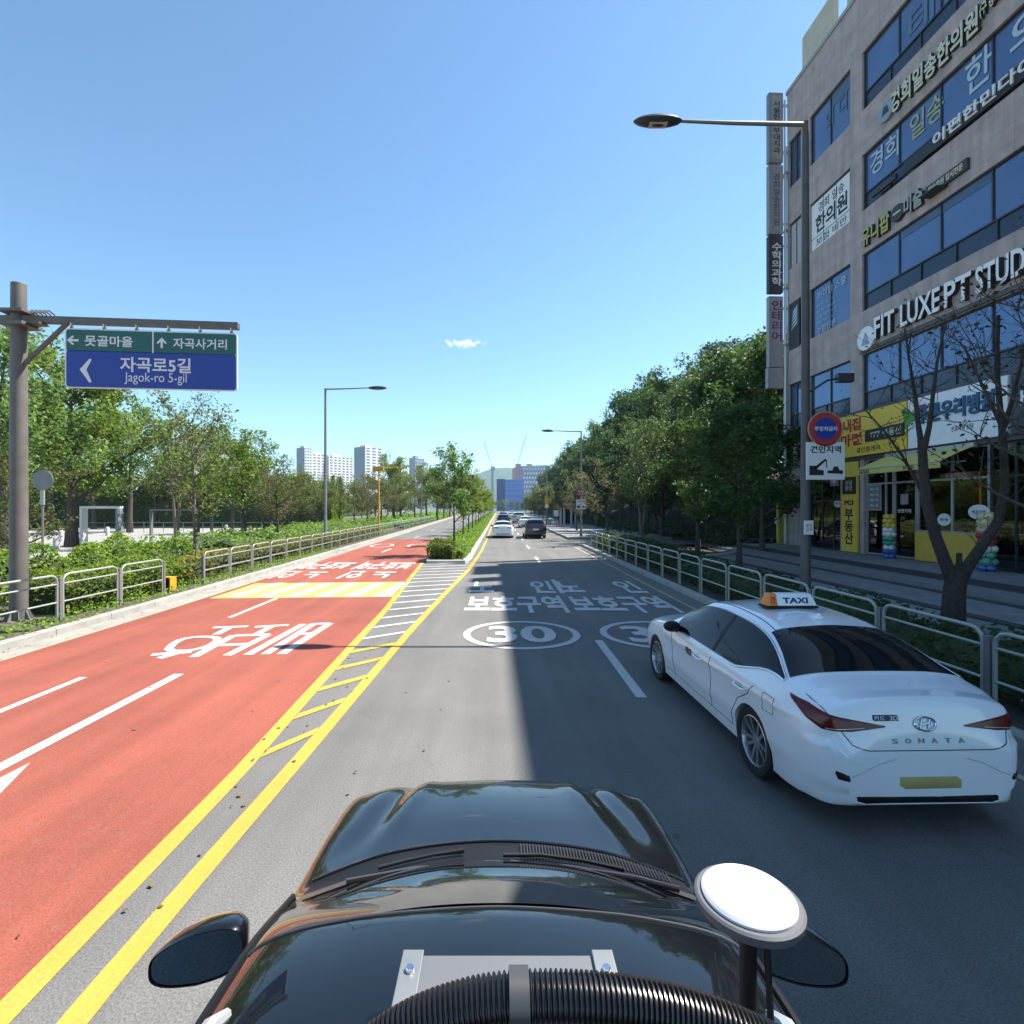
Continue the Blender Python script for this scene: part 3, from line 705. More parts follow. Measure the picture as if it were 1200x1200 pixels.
# ground floor: glazing, frames, doors
def sill_frame(name, u0, u1, z0, z1, cols, mat, parent, t=.06, rows=()):
    mb = MB(); d0, d1 = .12, .2
    mb.box(u0, d0, z0, u0 + t, d1, z1).box(u1 - t, d0, z0, u1, d1, z1).box(u0 + t, d0, z1 - t, u1 - t, d1, z1).box(u0 + t, d0, z0, u1 - t, d1, z0 + t)
    for c in cols: mb.box(c - t / 2, d0, z0 + t, c + t / 2, d1, z1 - t)
    for r in rows: mb.box(u0 + t, d0 - .012, r - t / 2, u1 - t, d1 - .01, r + t / 2)
    fr = mb.build(name, mat, parent, smooth=False)
    pb = MB().box(u0 + t * .5, .155, z0 + t * .5, u1 - t * .5, .165, z1 - t * .5)
    pb.build('pane', SGLASS, fr, smooth=False)
    return fr
Z0 = .46
sill_frame('shop_window', 2.0, 4.62, Z0, 4.9, [3.05, 3.95], FRAME, bld, rows=(3.0,))
ud0, ud1, ud2 = U(1009), U(1044), U(1071); ue = U(1156)
sill_frame('shop_door', 6.25, ud1, Z0, 4.9, [6.25 + (ud1 - 6.25) * .72], SILVER, bld, .08, (3.72,))
sill_frame('shop_door', ud1 + .02, ud2, Z0, 4.9, [], SILVER, bld, .08, (3.72,))
sill_frame('shop_window', ud2 + .02, ue, 1.62, 4.9, [lerp(ud2, ue, .52)], SILVER, bld, .08, (3.72,))
MB().box(ud2 + .02, .02, Z0, ue, .34, 1.62).build('counter_panel', pm('mustard_panel', (0.62, 0.40, 0.06), 0.6, var=0.08), bld, smooth=False)
sill_frame('shop_window', ue + .02, 14.6, Z0, 4.9, [ue + .9, ue + 2.0], FRAME, bld, .07, (3.72,))
sill_frame('shop_window', 14.62, 20.58, Z0, 4.9, [16.5, 18.5], FRAME, bld, .07, (3.72,))
sill_frame('shop_window', 21.62, 37.38, Z0, 4.9, [24, 27, 30, 33], FRAME, bld, .07, (3.72,))
# shelving and posters inside the shops
rd = random.Random(3)
for k in range(16):
    u = 2.3 + k * 1.12; hgt = rd.uniform(.9, 2.2)
    sh = MB().box(0, 0, 0, .9, .45, hgt)
    for q in range(3): sh.box(-.02, -.03, hgt * (q + 1) / 3 - .04, .92, 0, hgt * (q + 1) / 3)
    c = rd.choice([(0.30, 0.26, 0.2), (0.16, 0.2, 0.22), (0.35, 0.33, 0.3), (0.25, 0.14, 0.06)])
    tag(sh.build('shop_shelf', pm('shelf_%d' % int(c[0] * 100), c, 0.7), None, Bp(u, rd.uniform(1.6, 2.5), Z0), (0, 0, BRZ), smooth=False),
        'dim shelf unit standing inside the ground floor shops behind glass', 'shelf', 'shelf units inside the shops')
MB().box(.36, .36, .40, 37.6, 3.2, .455).build('shop_floor', pm('shop_floor_tile', (0.3, 0.3, 0.29), 0.4), bld, smooth=False)

def bsign(name, label, cat, u, z, w, h, d, mat, group=None, off=.0, bevel=0.01):
    "a flat sign board on the facade, centred at (u, z)"
    root = thing(name, label, cat, tuple(Bp(u, -off, z)), BRZ, group)
    MB().box(-w / 2, -d, -h / 2, w / 2, 0, h / 2).build('board', mat, root, smooth=False, bevel=bevel)
    root['d'] = d
    return root
def blet(root, body, w, h, mat, x=0, z=0, ext=.0, bold=.02, y=None, line=1.0, name='lettering'):
    y = -root.get('d', 0) - .004 - ext / 2 if y is None else y
    return text(name, body, w, h, mat, root, (x, y, z), ext=ext, bold=bold, line=line)
# -- lettering stuck on the window glass
def glass_letters(label, body, u0, u1, z, h, mat, bold=.02, line=1.0):
    t = thing('window_lettering', label, 'lettering', tuple(Bp((u0 + u1) / 2, .12, z)), BRZ)
    text('lettering', body, (u1 - u0) * .9, h * .88, mat, t, (0, 0, 0), bold=bold * .4, line=line); return t
PALEB = pm('pale_blue_film', (0.42, 0.52, 0.62), 0.5, var=0.03); DIMB = pm('dim_blue_film', (0.10, 0.17, 0.27), 0.4, var=0.03)
GOLDF = pm('gold_film', (0.36, 0.38, 0.22), 0.5, var=0.03)
for (px0, px1, py, h, body, mat, lab) in (
    (1015, 1052, 172 + 19, 1.25, '경희', PALEB, 'pale lettering 경희 on the fourth floor window band'),
    (1061, 1105, 146, 1.2, '일송', GOLDF, 'gold green lettering 일송 on the fourth floor window band'),
    (1126, 1160, 88, 1.5, '한', PALEB, 'large single pale letter 한 on the fourth floor window band')):
    z = 18.55
    glass_letters(lab, body, U(px0), U(px1), z, h, mat, .03)
glass_letters('pale letter 의 half hidden at the right end of the fourth floor band', '의', 12.85, 14.2, 18.5, 1.5, PALEB, .03)
glass_letters('faint lettering 의 디 on the small fifth floor window', '의 디', 3.2, 5.0, 22.95, 1.1, DIMB, .02)
glass_letters('faint lettering 테 on the top floor window band', '테', 8.6, 10.0, 22.95, 1.5, DIMB, .03)
glass_letters('white rows of lettering under the title 하이탑 스쿨 on the third floor window', '하이탑 스쿨', 2.5, 5.0, 14.05, .5, PALEB, .03)
for k in range(5):
    glass_letters('small white text line of the third floor window list, line %s from its top' % ['first', 'second', 'third', 'fourth', 'fifth'][k], ['초등 영어 수학 국어', '중등 영어 수학 과학', '고등 내신 수능', '특목고 입시 상담', '소수정예 수업'][k], 2.5, 4.0 + .15 * (k % 3), 13.5 - k * .3, .2, PALEB, .01)
glass_letters('bottom line of bold white lettering on the third floor window list', '수험전문', 2.5, 4.2, 12.2, .42, PALEB, .03)
# white film poster filling the fourth floor small window
b = bsign('window_banner', 'white window banner with dark letters 경희일송 한의원 filling the small fourth floor window', 'banner', 3.68, 17.95, 3.0, 2.5, .02, WHITEM, off=-.1)
blet(b, '경희 일송', 2.0, .52, BLACKM, .1, .82, bold=.01); blet(b, '한의원', 2.5, .95, BLACKM, .1, -.02, bold=.03); blet(b, '보험 비만', 2.4, .42, BLACKM, .1, -.95, bold=.01)
MB().box(-1.5, -.026, -.66, 1.5, -.022, -.63).box(-.5, -.026, -1.25, -.47, -.022, 1.25).box(.5, -.026, -1.25, .53, -.022, 1.25).build('dividing_line', BLACKM, b, smooth=False)
# -- raised letter signs on the wall bands
RAISE = pm('cream_raised_letters', (0.62, 0.58, 0.44), 0.5, var=0.05); DKEDGE = pm('dark_letter_edge', (0.035, 0.035, 0.035), 0.5)
def raised(label, body, u0, u1, z, h, mat, bold=.03, depth=.14):
    t = thing('letter_sign', label, 'letter sign', tuple(Bp((u0 + u1) / 2, 0, z)), BRZ)
    text('letter_body', body, u1 - u0, h, DKEDGE, t, (0, -depth / 2 - .01, 0), ext=depth, bold=bold)
    text('letter_face', body, u1 - u0, h, mat, t, (0, -depth - .016, 0), bold=bold); return t
uu = U(1047)
def disc(label, u, z, r, mat, inner=None, inm=None):
    t = thing('round_emblem', label, 'emblem', tuple(Bp(u, 0, z)), BRZ)
    M = Matrix.Rotation(R(90), 4, 'X')
    MB().lathe([(r * .98, 0), (r, .02), (r, .14), (r * .95, .16)], 28, M).build('emblem_body', mat, t)
    if inner:
        P = [(x * r, -.168, z_ * r) for x, z_ in inner]; MB().prism(P, (0, .01, 0)).build('emblem_mark', inm, t, smooth=False)
    return t
disc('round grey emblem at the left end of the wall letters below the top floor', U(1041.5), 20.15, .42, pm('emblem_grey', (0.25, 0.33, 0.38), 0.4), [(-.5, -.3), (.5, -.3), (.3, .5), (-.2, .55)], DKEDGE)
raised('long dark edged letters 경희일송한의원 on the wall below the top floor windows', '경희일송한의원', U(1047), U(1151), 20.2, .95, RAISE)
raised('small pale wall letters continuing right of 경희일송한의원', '(구 경희한의원)', U(1153), U(1200), 20.3, .55, RAISE)
b = bsign('letter_sign', 'dark sloping letter strip along the foot of the fourth floor windows', 'letter sign', 12.6, 16.98, 7.8, .5, .10, pm('black_strip', (0.02, 0.02, 0.024), 0.5), off=.02)
blet(b, '이편한민다이어트를', 5.8, .5, WHITEM, .5, .08, ext=.06, bold=.02)
b = bsign('letter_sign', 'thin dark strip below the left end of the fourth floor windows', 'letter sign', 7.6, 16.95, 1.4, .22, .12, DKEDGE, off=.02)
raised('yellow raised letters 유니팝 above the third floor windows', '유니팝', U(1013), U(1046), 15.25, .85, pm('yellow_letters', (0.45, 0.40, 0.12), 0.5))
disc('dark round emblem between 유니팝 and 미술 above the third floor windows', U(1055), 15.3, .36, DKEDGE, [(-.55, -.1), (.55, -.1), (.55, .12), (-.55, .12)], RAISE)
raised('grey raised letters 미술 above the third floor windows', '미술', U(1063), U(1085), 15.3, .75, pm('grey_letters', (0.36, 0.35, 0.33), 0.5))
b = bsign('letter_sign', 'narrow bar with small letters right of 미술 above the third floor windows', 'letter sign', (U(1088) + U(1137)) / 2, 15.28, U(1137) - U(1088), .42, .12, DKEDGE)
blet(b, '미술학원 입시전문', U(1137) - U(1088) - .3, .26, RAISE, ext=.02)
MB().box(-.8, -.5, -.3, .02, -.0, -.26).build('bracket', DKEDGE, b, smooth=False)
WL = pm('white_letters', (0.85, 0.85, 0.84), 0.5, var=0.03)
disc('white round emblem at the left end of the fitness studio letters', U(1018), 10.5, .55, WL, [(-.5, -.55), (-.2, .1), (0, .55), (.25, .05), (.5, -.55)], pm('emblem_lilac', (0.35, 0.36, 0.5), 0.5))
for body, a, c, lab in (('FIT', 1029, 1053, 'FIT'), ('LUXE', 1060, 1107, 'LUXE'), ('PT', 1112, 1144, 'PT'), ('STUDIO', 1149, 1238, 'STUDIO')):
    raised('big white raised word %s on the wall above the second floor windows' % lab, body, U(a), U(c), 10.75, .95, WL, .02, .18)
MB().box(6.13, -.09, 9.9, 20.6, -.003, 10.08).build('letter_rail', WALLD, bld, smooth=False)
# -- ground floor sign boards
us0, us1, us2 = 4.85, U(1068), U(1188)
b = bsign('shop_sign', 'yellow estate agent sign board with red letters above the yellow pillar', 'shop sign', (us0 + us1) / 2, 6.08, us1 - us0, 2.02, .22, pm('yellow_sign_face', (0.80, 0.53, 0.06), 0.5, var=0.05))
w = us1 - us0
blet(b, '내집', 1.2, .62, REDM, -w / 2 + .9, .52, bold=.04); blet(b, '마련', 1.45, .62, REDM, -w / 2 + .85, -.20, bold=.04)
MB().box(-.25, -.26, -.42, w / 2 - .08, -.222, .12).build('black_plate', pm('black_plate', (0.03, 0.028, 0.025), 0.5), b, smooth=False)
blet(b, '777 부동산', w / 2 - .25, .34, RAISE, w / 4 - .05, -.15, y=-.27, bold=.02); blet(b, '공인중개사', 1.5, .26, BLACKM, -.1, -.75)
ws = us2 - us1 - .1
b = bsign('shop_sign', 'long white shop sign with green leaf and blue letters right of the yellow sign', 'shop sign', (us1 + us2) / 2 + .05, 6.08, ws, 2.02, .22, pm('white_sign_face', (0.82, 0.83, 0.85), 0.5, var=0.04))
P = [(-2.0 + .42 * math.cos(a) * (1 + .5 * math.cos(3 * a)), -.226, .28 + .36 * math.sin(a) * (1 + .35 * math.cos(3 * a))) for a in [k * math.pi / 12 for k in range(24)]]
MB().prism(P, (0, .004, 0)).build('leaf_emblem', pm('leaf_emblem', (0.10, 0.30, 0.03), 0.5), b, smooth=False)
blet(b, '푸른우리병원', 3.2, .75, pm('teal_letters', (0.02, 0.10, 0.20), 0.5), .05, .28, ext=.06, bold=.04); blet(b, '진료과목 상담', .9, .2, BLACKM, .4, -.5)
MB().box(-ws / 2 + .35, -.227, .2, -ws / 2 + .9, -.223, .7).build('red_mark', REDM, b, smooth=False)
for k, (px, lab, col) in enumerate(((1180, 'dark narrow sign post at the right end of the white shop sign', (0.03, 0.03, 0.035)),)):
    pass
b = bsign('shop_sign', 'dark shop sign with white letters beyond the right end of the white sign', 'shop sign', us2 + 1.6, 6.08, 3.0, 2.02, .2, pm('dark_sign_face', (0.05, 0.055, 0.07), 0.5))
blet(b, '바른약국', 2.4, .7, WHITEM, 0, .1, bold=.03)
# yellow pillar board with 부동산
zl = .48
b = bsign('pillar_sign', 'tall yellow pillar sign reading 부동산 beside the shop door', 'pillar sign', (4.85 + 5.95) / 2, (4.85 + zl) / 2, 1.08, 4.85 - zl, .12, pm('yellow_pillar', (0.78, 0.52, 0.07), 0.5, var=0.05))
blet(b, '부\n동\n산', .62, 1.75, BLACKM, 0, -.95, bold=.03, line=1.0); blet(b, 'PCI', .62, .24, BLACKM, 0, .2, bold=.05)
MB().box(-.42, -.15, .62, .50, -.124, 1.45).build('black_plate', pm('black_plate', (0.03, 0.028, 0.025), 0.5), b, smooth=False)
blet(b, '상담\n환영', .5, .5, RAISE, .04, 1.03, y=-.156, bold=.01)
# awning
aw = thing('awning', 'faded yellow retractable awning over the shop front', 'awning', tuple(Bp((U(1037) + U(1152)) / 2, 0, 4.65)), BRZ)
wa = (U(1152) - U(1037)) / 2 * .92; mb = MB(); P = []
for i in range(13):
    t = i / 12; x = lerp(-wa, wa, t); sag = .05 * math.sin(t * math.pi * 6) * .2
    P.append([(x, -.05, .25), (x, -.7, -.02 + sag), (x, -1.35, -.32 + sag), (x, -1.38, -.36), (x, -1.38, -.58)])
AWM = pm('awning_cloth', (0.60, 0.50, 0.13), 0.8, var=0.08, scale=3)
mb.grid(P).build('cloth', AWM, aw, recalc=False)
MB().box(-wa, -.18, .16, wa, -.02, .34).build('roller_case', SILVER, aw, smooth=False, bevel=.02)
MB().tube([(-wa, -1.36, -.36), (wa, -1.36, -.36)], .03, 8).build('front_bar', SILVER, aw)
for x in (-wa * .8, wa * .8): MB().tube([(x, -.05, -.3), (x - .45, -.7, -.34), (x, -1.34, -.36)], .025, 6).build('folding_arm', SILVER, aw)
text('lettering', '전복죽 · 메가', 1.1, .16, BLACKM, aw, (wa * .45, -1.386, -.47)); text('lettering', 'GGG', .6, .17, BLACKM, aw, (-wa * .8, -1.386, -.47), bold=.04)
# stickers on the glass
for (px, py, rx, rz, lab) in ((1143.5, 600, .42, .27, 'white oval sticker on the shop window above the mustard panel'), (1103, 609, .3, .24, 'small pale sticker on the shop window behind the forked trunk'), (979, 590, .27, .2, 'white rounded sticker on the glass door behind the lamp post')):
    u, z = UZ(px, py); t = thing('window_sticker', lab, 'sticker', tuple(Bp(u, .11, z)), BRZ)
    MB().prism([(rx * math.cos(a), 0, rz * math.sin(a)) for a in [k * math.pi / 14 for k in range(28)]], (0, .006, 0)).build('sheet', WHITEM, t, smooth=False)
    text('lettering', '반찬가게' if rx > .4 else '환영', rx * 1.2, rz * .5, NAVY, t, (0, -.004, 0), bold=.02)
u, z = UZ(1022, 583); t = thing('door_poster', 'framed price poster on the left glass door leaf', 'poster', tuple(Bp(u, .10, z)), BRZ)
MB().box(-.42, 0, -.6, .42, .02, .6).build('frame', SILVER, t, smooth=False); MB().box(-.36, -.006, -.54, .36, -.001, .54).build('sheet', pm('poster_dim', (0.2, 0.21, 0.2), 0.5), t, smooth=False)
for k in range(4): text('lettering', '메뉴 %s' % ['국', '찬', '죽', '밥'][k], .5, .12, WHITEM, t, (0, -.01, .38 - k * .25))
u, z = UZ(1057, 585); t = thing('door_notice', 'small grey notice above white lettering on the right glass door leaf', 'notice', tuple(Bp(u, .10, z)), BRZ)
MB().box(-.2, 0, -.22, .2, .01, .22).build('sheet', pm('notice_grey', (0.3, 0.3, 0.3), 0.5), t, smooth=False); text('lettering', '반찬가게', .7, .17, WHITEM, t, (0, 0, -.5))
# pink notice beside the tow sign, yellow entrance board beyond the corner
u, z = UZ(981, 560); t = thing('hanging_sign', 'small pink projecting sign above the glass door', 'sign', tuple(Bp(u, -.1, z)), BRZ)
MB().box(-.28, -.08, -.42, .28, 0, .42).build('board', pm('pink_sheet', (0.40, 0.16, 0.22), 0.5), t, smooth=False); text('lettering', '안\n내', .3, .6, WHITEM, t, (0, -.086, 0))
t = thing('entrance_board', 'upright yellow board with slanted top beyond the building corner', 'board', (17.3, 31.1, .3), R(4))
MB().prism([(-.33, 0, 0), (.33, 0, 0), (.33, 0, 3.1), (-.33, 0, 2.6)], (0, .15, 0)).build('board', pm('olive_yellow', (0.62, 0.54, 0.10), 0.6), t, smooth=False)
MB().box(-.45, -.02, 1.35, -.32, .12, 1.7).build('lock_box', WHITEM, t, smooth=False)
# -- vertical signs that stick out from the corner, seen face on
vs = [(108, 190, pm('vsign_grey', (0.22, 0.22, 0.23), 0.5), (0.30, 0.30, 0.30), '서울현대부대치과', BLACKM, 'topmost grey vertical sign on the building corner with boxed dark letters'),
      (193, 274, pm('vsign_grey2', (0.27, 0.27, 0.28), 0.5), None, '경희일송한의원', pm('slate_letters', (0.07, 0.08, 0.10), 0.5), 'second vertical sign from the top on the building corner, plain grey with small letters'),
      (276, 343, pm('vsign_dark', (0.035, 0.03, 0.035), 0.5), None, '수학의과학', WHITEM, 'black vertical sign with white letters on the building corner'),
      (347, 430, pm('vsign_grey3', (0.29, 0.28, 0.30), 0.5), (0.36, 0.27, 0.33), '인테리어', pm('plum_letters', (0.08, 0.03, 0.07), 0.5), 'pink faced vertical sign reading 인테리어 on the building corner')]
for ya, yb, m1, face, body, lm, lab in vs:
    Yd = BY + .5; z1, z0 = pZ(ya, Yd), pZ(yb, Yd); x0, x1 = pX(901, Yd), pX(918, Yd)
    t = thing('vertical_sign', lab, 'vertical sign', ((x0 + x1) / 2, Yd, (z0 + z1) / 2), R(2), 'vertical signs on the building corner')
    hw, hh = (x1 - x0) / 2, (z1 - z0) / 2
    MB().box(-hw, 0, -hh, hw, .3, hh).build('box', m1, t, smooth=False, bevel=.02)
    fy = -.004
    if face is not None:
        f0 = -hh * .38 if body == '인테리어' else -hh * .9
        MB().box(-hw * .62, -.012, f0, hw * .75, -.002, hh * .9).build('face', pm('vface_%s' % body[0], face, 0.5), t, smooth=False); fy = -.016
    n = len(body); cz = .30 * hh if body == '인테리어' else 0
    text('lettering', '\n'.join(body), .44 if n > 5 else .62, (hh * 1.5 if body != '인테리어' else hh * 1.15), lm, t, (.04, fy, cz), bold=.02, line=1.0)
    MB().box(hw, .1, -hh * .7, hw + .35, .2, -hh * .65).box(hw, .1, hh * .65, hw + .35, .2, hh * .7).build('bracket', SILVER, t, smooth=False)
Yd = BY + .5
t = thing('vertical_sign', 'blank grey lowest vertical box sign below the pink one on the corner', 'vertical sign', ((pX(900, Yd) + pX(918, Yd)) / 2, Yd, pZ(443, Yd)), R(2), 'vertical signs on the building corner')
MB().box(-.47, 0, -.62, .47, .3, .62).build('box', pm('vsign_grey3', (0.29, 0.28, 0.30), 0.5), t, smooth=False, bevel=.02)
t = thing('side_banner', 'dark banner with a white wing mark on the building corner', 'banner', tuple(Bp(.77, -.02, 13.2)), BRZ)
MB().box(-.5, -.03, -1.35, .5, 0, 1.35).build('cloth', pm('dark_banner', (0.03, 0.035, 0.045), 0.6), t, smooth=False)
mb = MB()
for k in range(5): mb.prism([(-.35 + .06 * k, -.034, -.25 + .22 * k), (.3, -.034, .0 + .22 * k), (.34, -.034, .18 + .22 * k), (-.1, -.034, -.05 + .22 * k)], (0, .003, 0))
mb.build('wing_mark', PALEB, t, smooth=False)
t = thing('white_blind', 'pale closed blind in the narrow fourth floor corner window', 'blind', tuple(Bp(.77, .13, 17.95)), BRZ)
MB().box(-.55, -.01, -1.25, .55, 0.005, 1.25).build('blind_cloth', pm('blind_grey', (0.42, 0.42, 0.43), 0.7), t, smooth=False)

# balloon columns by the shop
BC = [[(0.62, 0.42, 0.06)] * 3 + [(0.65, 0.66, 0.66)] * 2 + [(0.05, 0.25, 0.16)] * 2 + [(0.55, 0.58, 0.62), (0.03, 0.08, 0.32), (0.04, 0.10, 0.38)],
      [(0.60, 0.48, 0.28)] * 2 + [(0.62, 0.42, 0.3), (0.38, 0.02, 0.04), (0.4, 0.03, 0.05), (0.62, 0.60, 0.60), (0.05, 0.25, 0.16), (0.10, 0.28, 0.2), (0.03, 0.09, 0.32)]]
for k, (px, py0, py1, lab) in enumerate(((1057, 655, 604, 'column of yellow, white, green and blue balloons beside the shop door'), (1182, 668, 600, 'column of cream, red, green and blue balloons beyond the forked tree'))):
    u = U(px); c = Bp(u, -.55 - .2 * k, Z0); hgt = (py0 - py1) / 600 * (c.y)
    t = thing('balloon_column', lab, 'balloons', tuple(c), 0)
    MB().lathe([(.16, 0), (.16, .03), (.03, .05), (.02, hgt)], 10).build('stand', BLACKP, t)
    cols = BC[k][::-1]; n = len(cols)
    for i, cc in enumerate(cols):
        z = hgt * (i + .5) / n; m = pm('balloon_%d_%d' % (int(cc[0] * 100), int(cc[2] * 100)), cc, 0.25, var=0.04, coat=0.4)
        for q in range(4):
            a = q * math.pi / 2 + i * .75; r = hgt / n * .68
            M = Matrix.Translation((math.cos(a) * r * .95, math.sin(a) * r * .95, z)) @ Matrix.Rotation(a, 4, 'Z') @ Matrix.Rotation(R(78), 4, 'Y')
            MB().lathe([(0.001, -r * 1.25), (r * .35, -r * .95), (r * .8, -r * .45), (r, 0.1 * r), (r * .82, r * .62), (r * .4, r * .95), (0.001, r * 1.06)], 12, M).build('balloon', m, t)

# ---------------------------------------------------------------- guard fences
def fence_panel_mesh(L):
    mb = MB(); hz = 1.02; c = .16; r = .026
    pts = [(0, 0, 0), (0, 0, hz - c)] + [(c - c * math.cos(a), 0, hz - c + c * math.sin(a)) for a in (.5, 1.05, 1.5708)] + \
          [(L - c + c * math.sin(a), 0, hz - c + c * math.cos(a)) for a in (0, .52, 1.05, 1.5708)] + [(L, 0, 0)]
    mb.tube(pts, r, 8)
    mb.tube([(0, 0, hz - .2), (L, 0, hz - .2)], .02, 8); mb.tube([(0, 0, .42), (L, 0, .42)], .02, 8)
    return mb.mesh('panel', recalc=False, angle=60)
PANEL = fence_panel_mesh(1.62); PANEL.materials.append(GALV)
POST = MB().box(-.035, -.035, 0, .035, .035, .95).mesh('post', smooth=False, bevel=.008); POST.materials.append(POLEG)
def fence(label, f, Y0, n, z, step=1.77, every=1, group='grey pipe guard fences'):
    root = thing('guard_fence', label, 'fence', (f(Y0), Y0, z), 0, group)
    y = Y0
    for i in range(n):
        x0, x1 = f(y), f(y + 1.62); a = math.atan2(1.62, x1 - x0)
        p = new_obj('panel', PANEL, None, root, (x0 - f(Y0), y - Y0, 0), (0, 0, a))
        new_obj('post', POST, None, root, (f(y - .075) - f(Y0), y - .075 - Y0, 0))
        y += step
    new_obj('post', POST, None, root, (f(y - .075) - f(Y0), y - .075 - Y0, 0))
    return root
FL = lambda Y: XL(Y) - .62
yy = gp(53, 727, .13)[1] + .05
fence('short run of grey pipe fence beside the big sign gantry post', FL, yy - 1.77 * 3, 5, .12)
yq = gp(236, 683, .13)[1]
fence('long grey pipe fence along the planted strip of the red lane', FL, yq, 45, .12)
FR = const(KR + .33)
y0 = 600 * (KR + .33) / (1166 - 584) - 1.62
fence('long grey pipe fence along the footway beside the taxi', FR, y0 - 1.77, 17, .12)

# ---------------------------------------------------------------- street lamps and poles
HEADM = pm('lamp_head_dark', (0.05, 0.05, 0.052), 0.4, 0.4, var=0.1); LEDM = pm('led_lens', (0.55, 0.55, 0.5), 0.2, var=0.1, scale=40)
def street_lamp(label, x, y, z, hgt, arm, side, mat=POLET, r=.10, group='street lamps along the road', big=False):
    t = thing('street_lamp', label, 'street lamp', (x, y, z), 0, group)
    h = hgt - z
    MB().lathe([(r * 1.7, 0), (r * 1.7, .02), (r * 1.3, .03), (r * 1.25, .5), (r * 1.15, .55), (r, .6), (r * .62, h)], 16).build('pole', mat, t, angle=25)
    s = -1 if side < 0 else 1
    MB().tube([(0, 0, h - .06), (s * arm * .5, 0, h - .02), (s * (arm - .55), 0, h + .03)], [r * .5, r * .42, r * .33], 8).build('arm', POLEG, t)
    M = Matrix.Translation((s * (arm - .1), 0, h + .02)) @ Matrix.Diagonal((.60, .20, .12, 1))
    hd = MB().lathe([(.02, -.95), (.55, -.8), (.9, -.4), (1, 0), (.85, .5), (.45, .85), (.02, 1)], 20, M).build('lamp_head', HEADM, t)
    MB().box(s * (arm - .1) - .22, -.10, h - .086, s * (arm - .1) + .22, .10, h - .072).build('lens', LEDM, hd, smooth=False)
    return t
Yl = 12.5; xl = pX(944, Yl)
L0 = street_lamp('tall grey street lamp with long arm in front of the office building', xl, Yl, .12, pZ(143, Yl), xl - pX(766, Yl), -1, pm('dark_lamp_pole', (0.085, 0.08, 0.075), 0.55, 0.2, var=.15, scale=3), r=.115)
sa = MB().tube([(0, 0, pZ(468, Yl)), (.5, -.05, pZ(452, Yl)), (.75, -.06, pZ(450, Yl))], .025, 8).box(.72, -.14, pZ(453, Yl) - .03, 1.1, .02, pZ(447, Yl) + .05)
sa.build('footway_lamp', HEADM, L0)
Lp = thing('paper_label', 'small white notice stuck on the big street lamp post', 'notice', (xl - .02, Yl - .165, pZ(618, Yl)))
MB().box(-.11, -.005, -.17, .11, 0.02, .17).build('sheet', WHITEM, Lp, smooth=False, bevel=.004); text('lettering', '부착\n금지', .15, .18, BLACKM, Lp, (0, -.009, 0), bold=0)
def parking_signs(x, y, zc, zt, s, l1, l2):
    t = thing('round_sign', l1, 'road sign', (x, y, zc), 0)
    M = Matrix.Rotation(R(90), 4, 'X'); r = .42 * s
    MB().lathe([(r, -.012), (r, .012)], 36, M).build('rim', pm('sign_rim_pale', (0.5, 0.25, 0.2), 0.5), t, smooth=False)
    MB().lathe([(r * .93, .010), (r * .93, .016)], 36, M).build('red_ring', REDM, t, smooth=False)
    MB().lathe([(r * .63, .014), (r * .63, .019)], 36, M).build('blue_field', BLUEM, t, smooth=False)
    text('lettering', '주정차금지', r * 1.3, r * .26, WHITEM, t, (0, -.022, 0), bold=.03)
    t = thing('tow_sign', l2, 'road sign', (x, y, zt), 0); w = .46 * s
    MB().box(-w, -.012, -w * .98, w, .012, w * .98).build('sheet', WHITEM, t, smooth=False, bevel=.004)
    text('lettering', '견인지역', w * 1.6, w * .38, BLACKM, t, (0, -.016, w * .60), bold=.03)
    P = lambda q: [(a * w, -.0165, b * w) for a, b in q]
    mb = MB()
    for q in ([(-.85, -.75), (-.1, -.75), (-.1, -.5), (-.42, -.45), (-.52, -.25), (-.85, -.25)], [(-.62, -.35), (-.02, .12), (.06, .05), (-.5, -.45)], [(.02, .02), (.07, .02), (.07, -.35), (.02, -.35)],
              [(.1, -.5), (.35, -.5), (.42, -.3), (.62, -.28), (.72, -.48), (.9, -.5), (.9, -.68), (.1, -.65)]): mb.prism(P(q), (0, .002, 0))
    mb.build('tow_truck_mark', BLACKM, t, smooth=False)
    MB().box(-.03, .012, -.06, .03, .12, -.02).build('bracket', POLEG, t, smooth=False)
parking_signs(pX(961, Yl), Yl - .2, pZ(504, Yl), pZ(541, Yl), 1.0, 'round red and blue no parking sign on the big street lamp', 'white square towing zone sign 견인지역 under the round sign on the big street lamp')
Y2 = 44.0; x2 = pX(681, Y2)
street_lamp('middle street lamp on the right behind the brown tree', x2, Y2, .12, pZ(505, Y2), x2 - pX(641, Y2), -1)
parking_signs(pX(680.5, Y2), Y2 - .15, pZ(576, Y2), pZ(591, Y2), .9, 'distant round no parking sign on the middle lamp', 'distant white towing sign on the middle lamp by the bus shelter')
Y3 = 75.0; x3 = pX(640.5, Y3)
street_lamp('far slim street lamp on the right carrying a yellow sign', x3, Y3, .12, pZ(545, Y3), 2.6, -1)
t = thing('yellow_sign', 'yellow and white upright sign on the far right lamp post', 'sign', (x3, Y3 - .2, pZ(589, Y3)))
MB().prism([(-.3, 0, -.8), (.3, 0, -.8), (.3, 0, .7), (.15, 0, .95), (-.15, 0, .95), (-.3, 0, .7)], (0, .04, 0)).build('sheet', pm('amber_sheet', (0.6, 0.32, 0.03), 0.5), t, smooth=False)
MB().box(-.24, -.01, -.75, .24, -.002, -.3).build('white_field', WHITEM, t, smooth=False)
Y4 = 31.5
street_lamp('left street lamp with arm over the red lane', FL(Y4) - .5, Y4, .1, pZ(455, Y4), 3.3, 1, POLEG)
